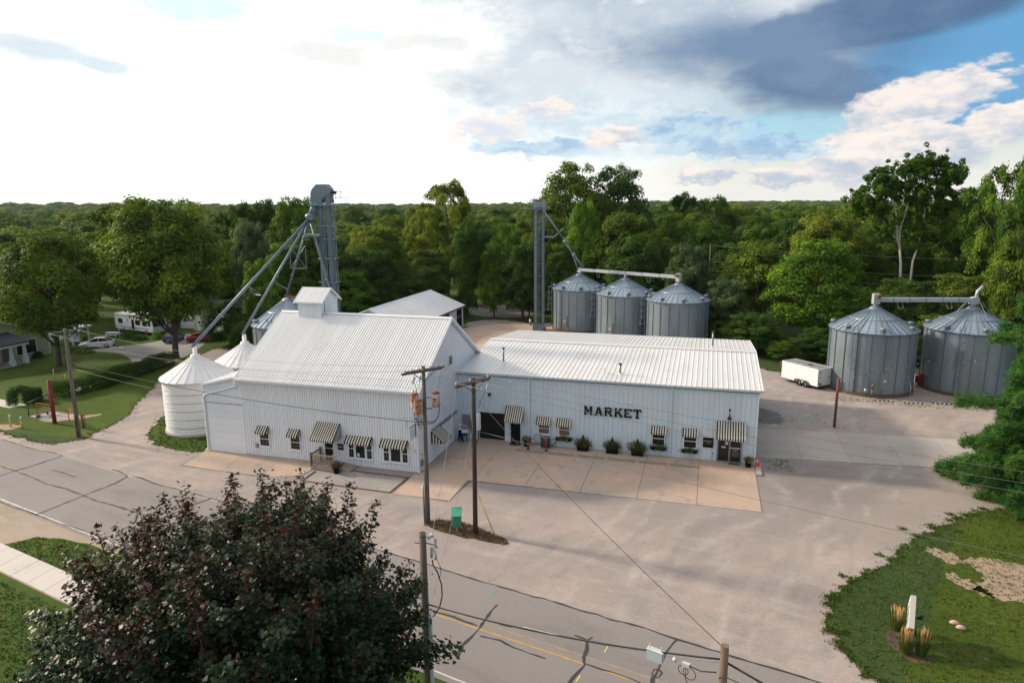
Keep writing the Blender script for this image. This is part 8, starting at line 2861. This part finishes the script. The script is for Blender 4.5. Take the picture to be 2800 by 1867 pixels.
# ------------------------------------------------------------------ far woods: one mass
def far_woods():
    src = []
    for s in (51, 52, 53):
        me, L, lr_ = crown_proto('far_crown', 'round', s, n=3000, leaf=.55)
        me.materials.clear()
        me.materials.append({51: f_haze, 52: f_green, 53: f_yellow}[s])
        o = bpy.data.objects.new('far_crown', me)      # only a source for the scatter, never linked
        src.append(o)
    r = np.random.default_rng(5)
    P_, S_ = [], []
    for d0, d1, sp, hs in ((205, 420, 9.5, (7, 14)), (420, 900, 15, (8, 17)), (900, 1800, 26, (10, 18)), (1800, 3600, 46, (15, 24))):
        area = radians(92) / 2 * (d1 ** 2 - d0 ** 2)
        n = int(area / sp ** 2)
        d = np.sqrt(r.uniform(d0 ** 2, d1 ** 2, n))
        a = YAW + np.radians(r.uniform(-46, 46, n))
        x, y = CAM.x + d * np.sin(a), CAM.y + d * np.cos(a)
        lum = lump_field(np.stack([x, y, 0 * x], 1) * .012, 3)
        keep = lum > -.75
        h = (hs[0] + (hs[1] - hs[0]) * r.uniform(0, 1, n) ** 1.6) * (1 + .22 * lum)
        z = np.array([ground_h(a_, b_) for a_, b_ in zip(x, y)])
        P_.append(np.stack([x, y, z], 1)[keep]); S_.append(np.stack([h / 10 * r.uniform(1.0, 1.5, n) * (1 if d1 < 1000 else 1.5), h / 10], 1)[keep])
    P_ = np.concatenate(P_); S_ = np.concatenate(S_)
    n = len(P_)
    me = bpy.data.meshes.new('far_woods')
    me.vertices.add(n)
    me.vertices.foreach_set('co', P_.ravel())
    for nm, val in (('sxy', S_[:, 0]), ('sz', S_[:, 1]), ('rot', r.uniform(0, 6.28, n))):
        at = me.attributes.new(nm, 'FLOAT', 'POINT'); at.data.foreach_set('value', val.astype(np.float32))
    at = me.attributes.new('pick', 'INT', 'POINT'); at.data.foreach_set('value', r.integers(0, 3, n).astype(np.int32))
    o = place('far_woods', me)
    o['kind'] = 'stuff'
    ng = bpy.data.node_groups.new('scatter', 'GeometryNodeTree')
    ng.interface.new_socket('Geometry', in_out='INPUT', socket_type='NodeSocketGeometry')
    ng.interface.new_socket('Geometry', in_out='OUTPUT', socket_type='NodeSocketGeometry')
    N = ng.nodes
    gi, go = N.new('NodeGroupInput'), N.new('NodeGroupOutput')
    g2i = N.new('GeometryNodeGeometryToInstance')
    for s in src:
        oi = N.new('GeometryNodeObjectInfo'); oi.inputs['Object'].default_value = s
        ng.links.new(oi.outputs['Geometry'], g2i.inputs[0])
    m2p = N.new('GeometryNodeMeshToPoints')
    iop = N.new('GeometryNodeInstanceOnPoints')
    iop.inputs['Pick Instance'].default_value = True

    def attr(nm, t='FLOAT'):
        a = N.new('GeometryNodeInputNamedAttribute'); a.data_type = t; a.inputs['Name'].default_value = nm
        return a.outputs[0]
    cs = N.new('ShaderNodeCombineXYZ')
    ng.links.new(attr('sxy'), cs.inputs[0]); ng.links.new(attr('sxy'), cs.inputs[1]); ng.links.new(attr('sz'), cs.inputs[2])
    cr = N.new('ShaderNodeCombineXYZ'); ng.links.new(attr('rot'), cr.inputs[2])
    ng.links.new(gi.outputs[0], m2p.inputs[0])
    ng.links.new(m2p.outputs[0], iop.inputs['Points'])
    ng.links.new(g2i.outputs[0], iop.inputs['Instance'])
    ng.links.new(attr('pick', 'INT'), iop.inputs['Instance Index'])
    ng.links.new(cr.outputs[0], iop.inputs['Rotation'])
    ng.links.new(cs.outputs[0], iop.inputs['Scale'])
    ng.links.new(iop.outputs[0], go.inputs[0])
    md = o.modifiers.new('scatter', 'NODES')
    md.node_group = ng


far_woods()

# ------------------------------------------------------------------ the air: one closed box of thin haze
def build_haze():
    m = bpy.data.materials.new('haze')
    m.use_nodes = True
    nt = m.node_tree
    nt.nodes.clear()
    out = nt.nodes.new('ShaderNodeOutputMaterial')
    pv = nt.nodes.new('ShaderNodeVolumePrincipled')
    pv.inputs['Color'].default_value = (.80, .90, 1.0, 1)
    pv.inputs['Density'].default_value = 0.4e-4
    pv.inputs['Anisotropy'].default_value = .2
    nt.links.new(pv.outputs[0], out.inputs['Volume'])
    o = MB().box(-4500, 4500, -600, 4500, -1.0, 75).build('haze', m)
    o['kind'] = 'stuff'


build_haze()
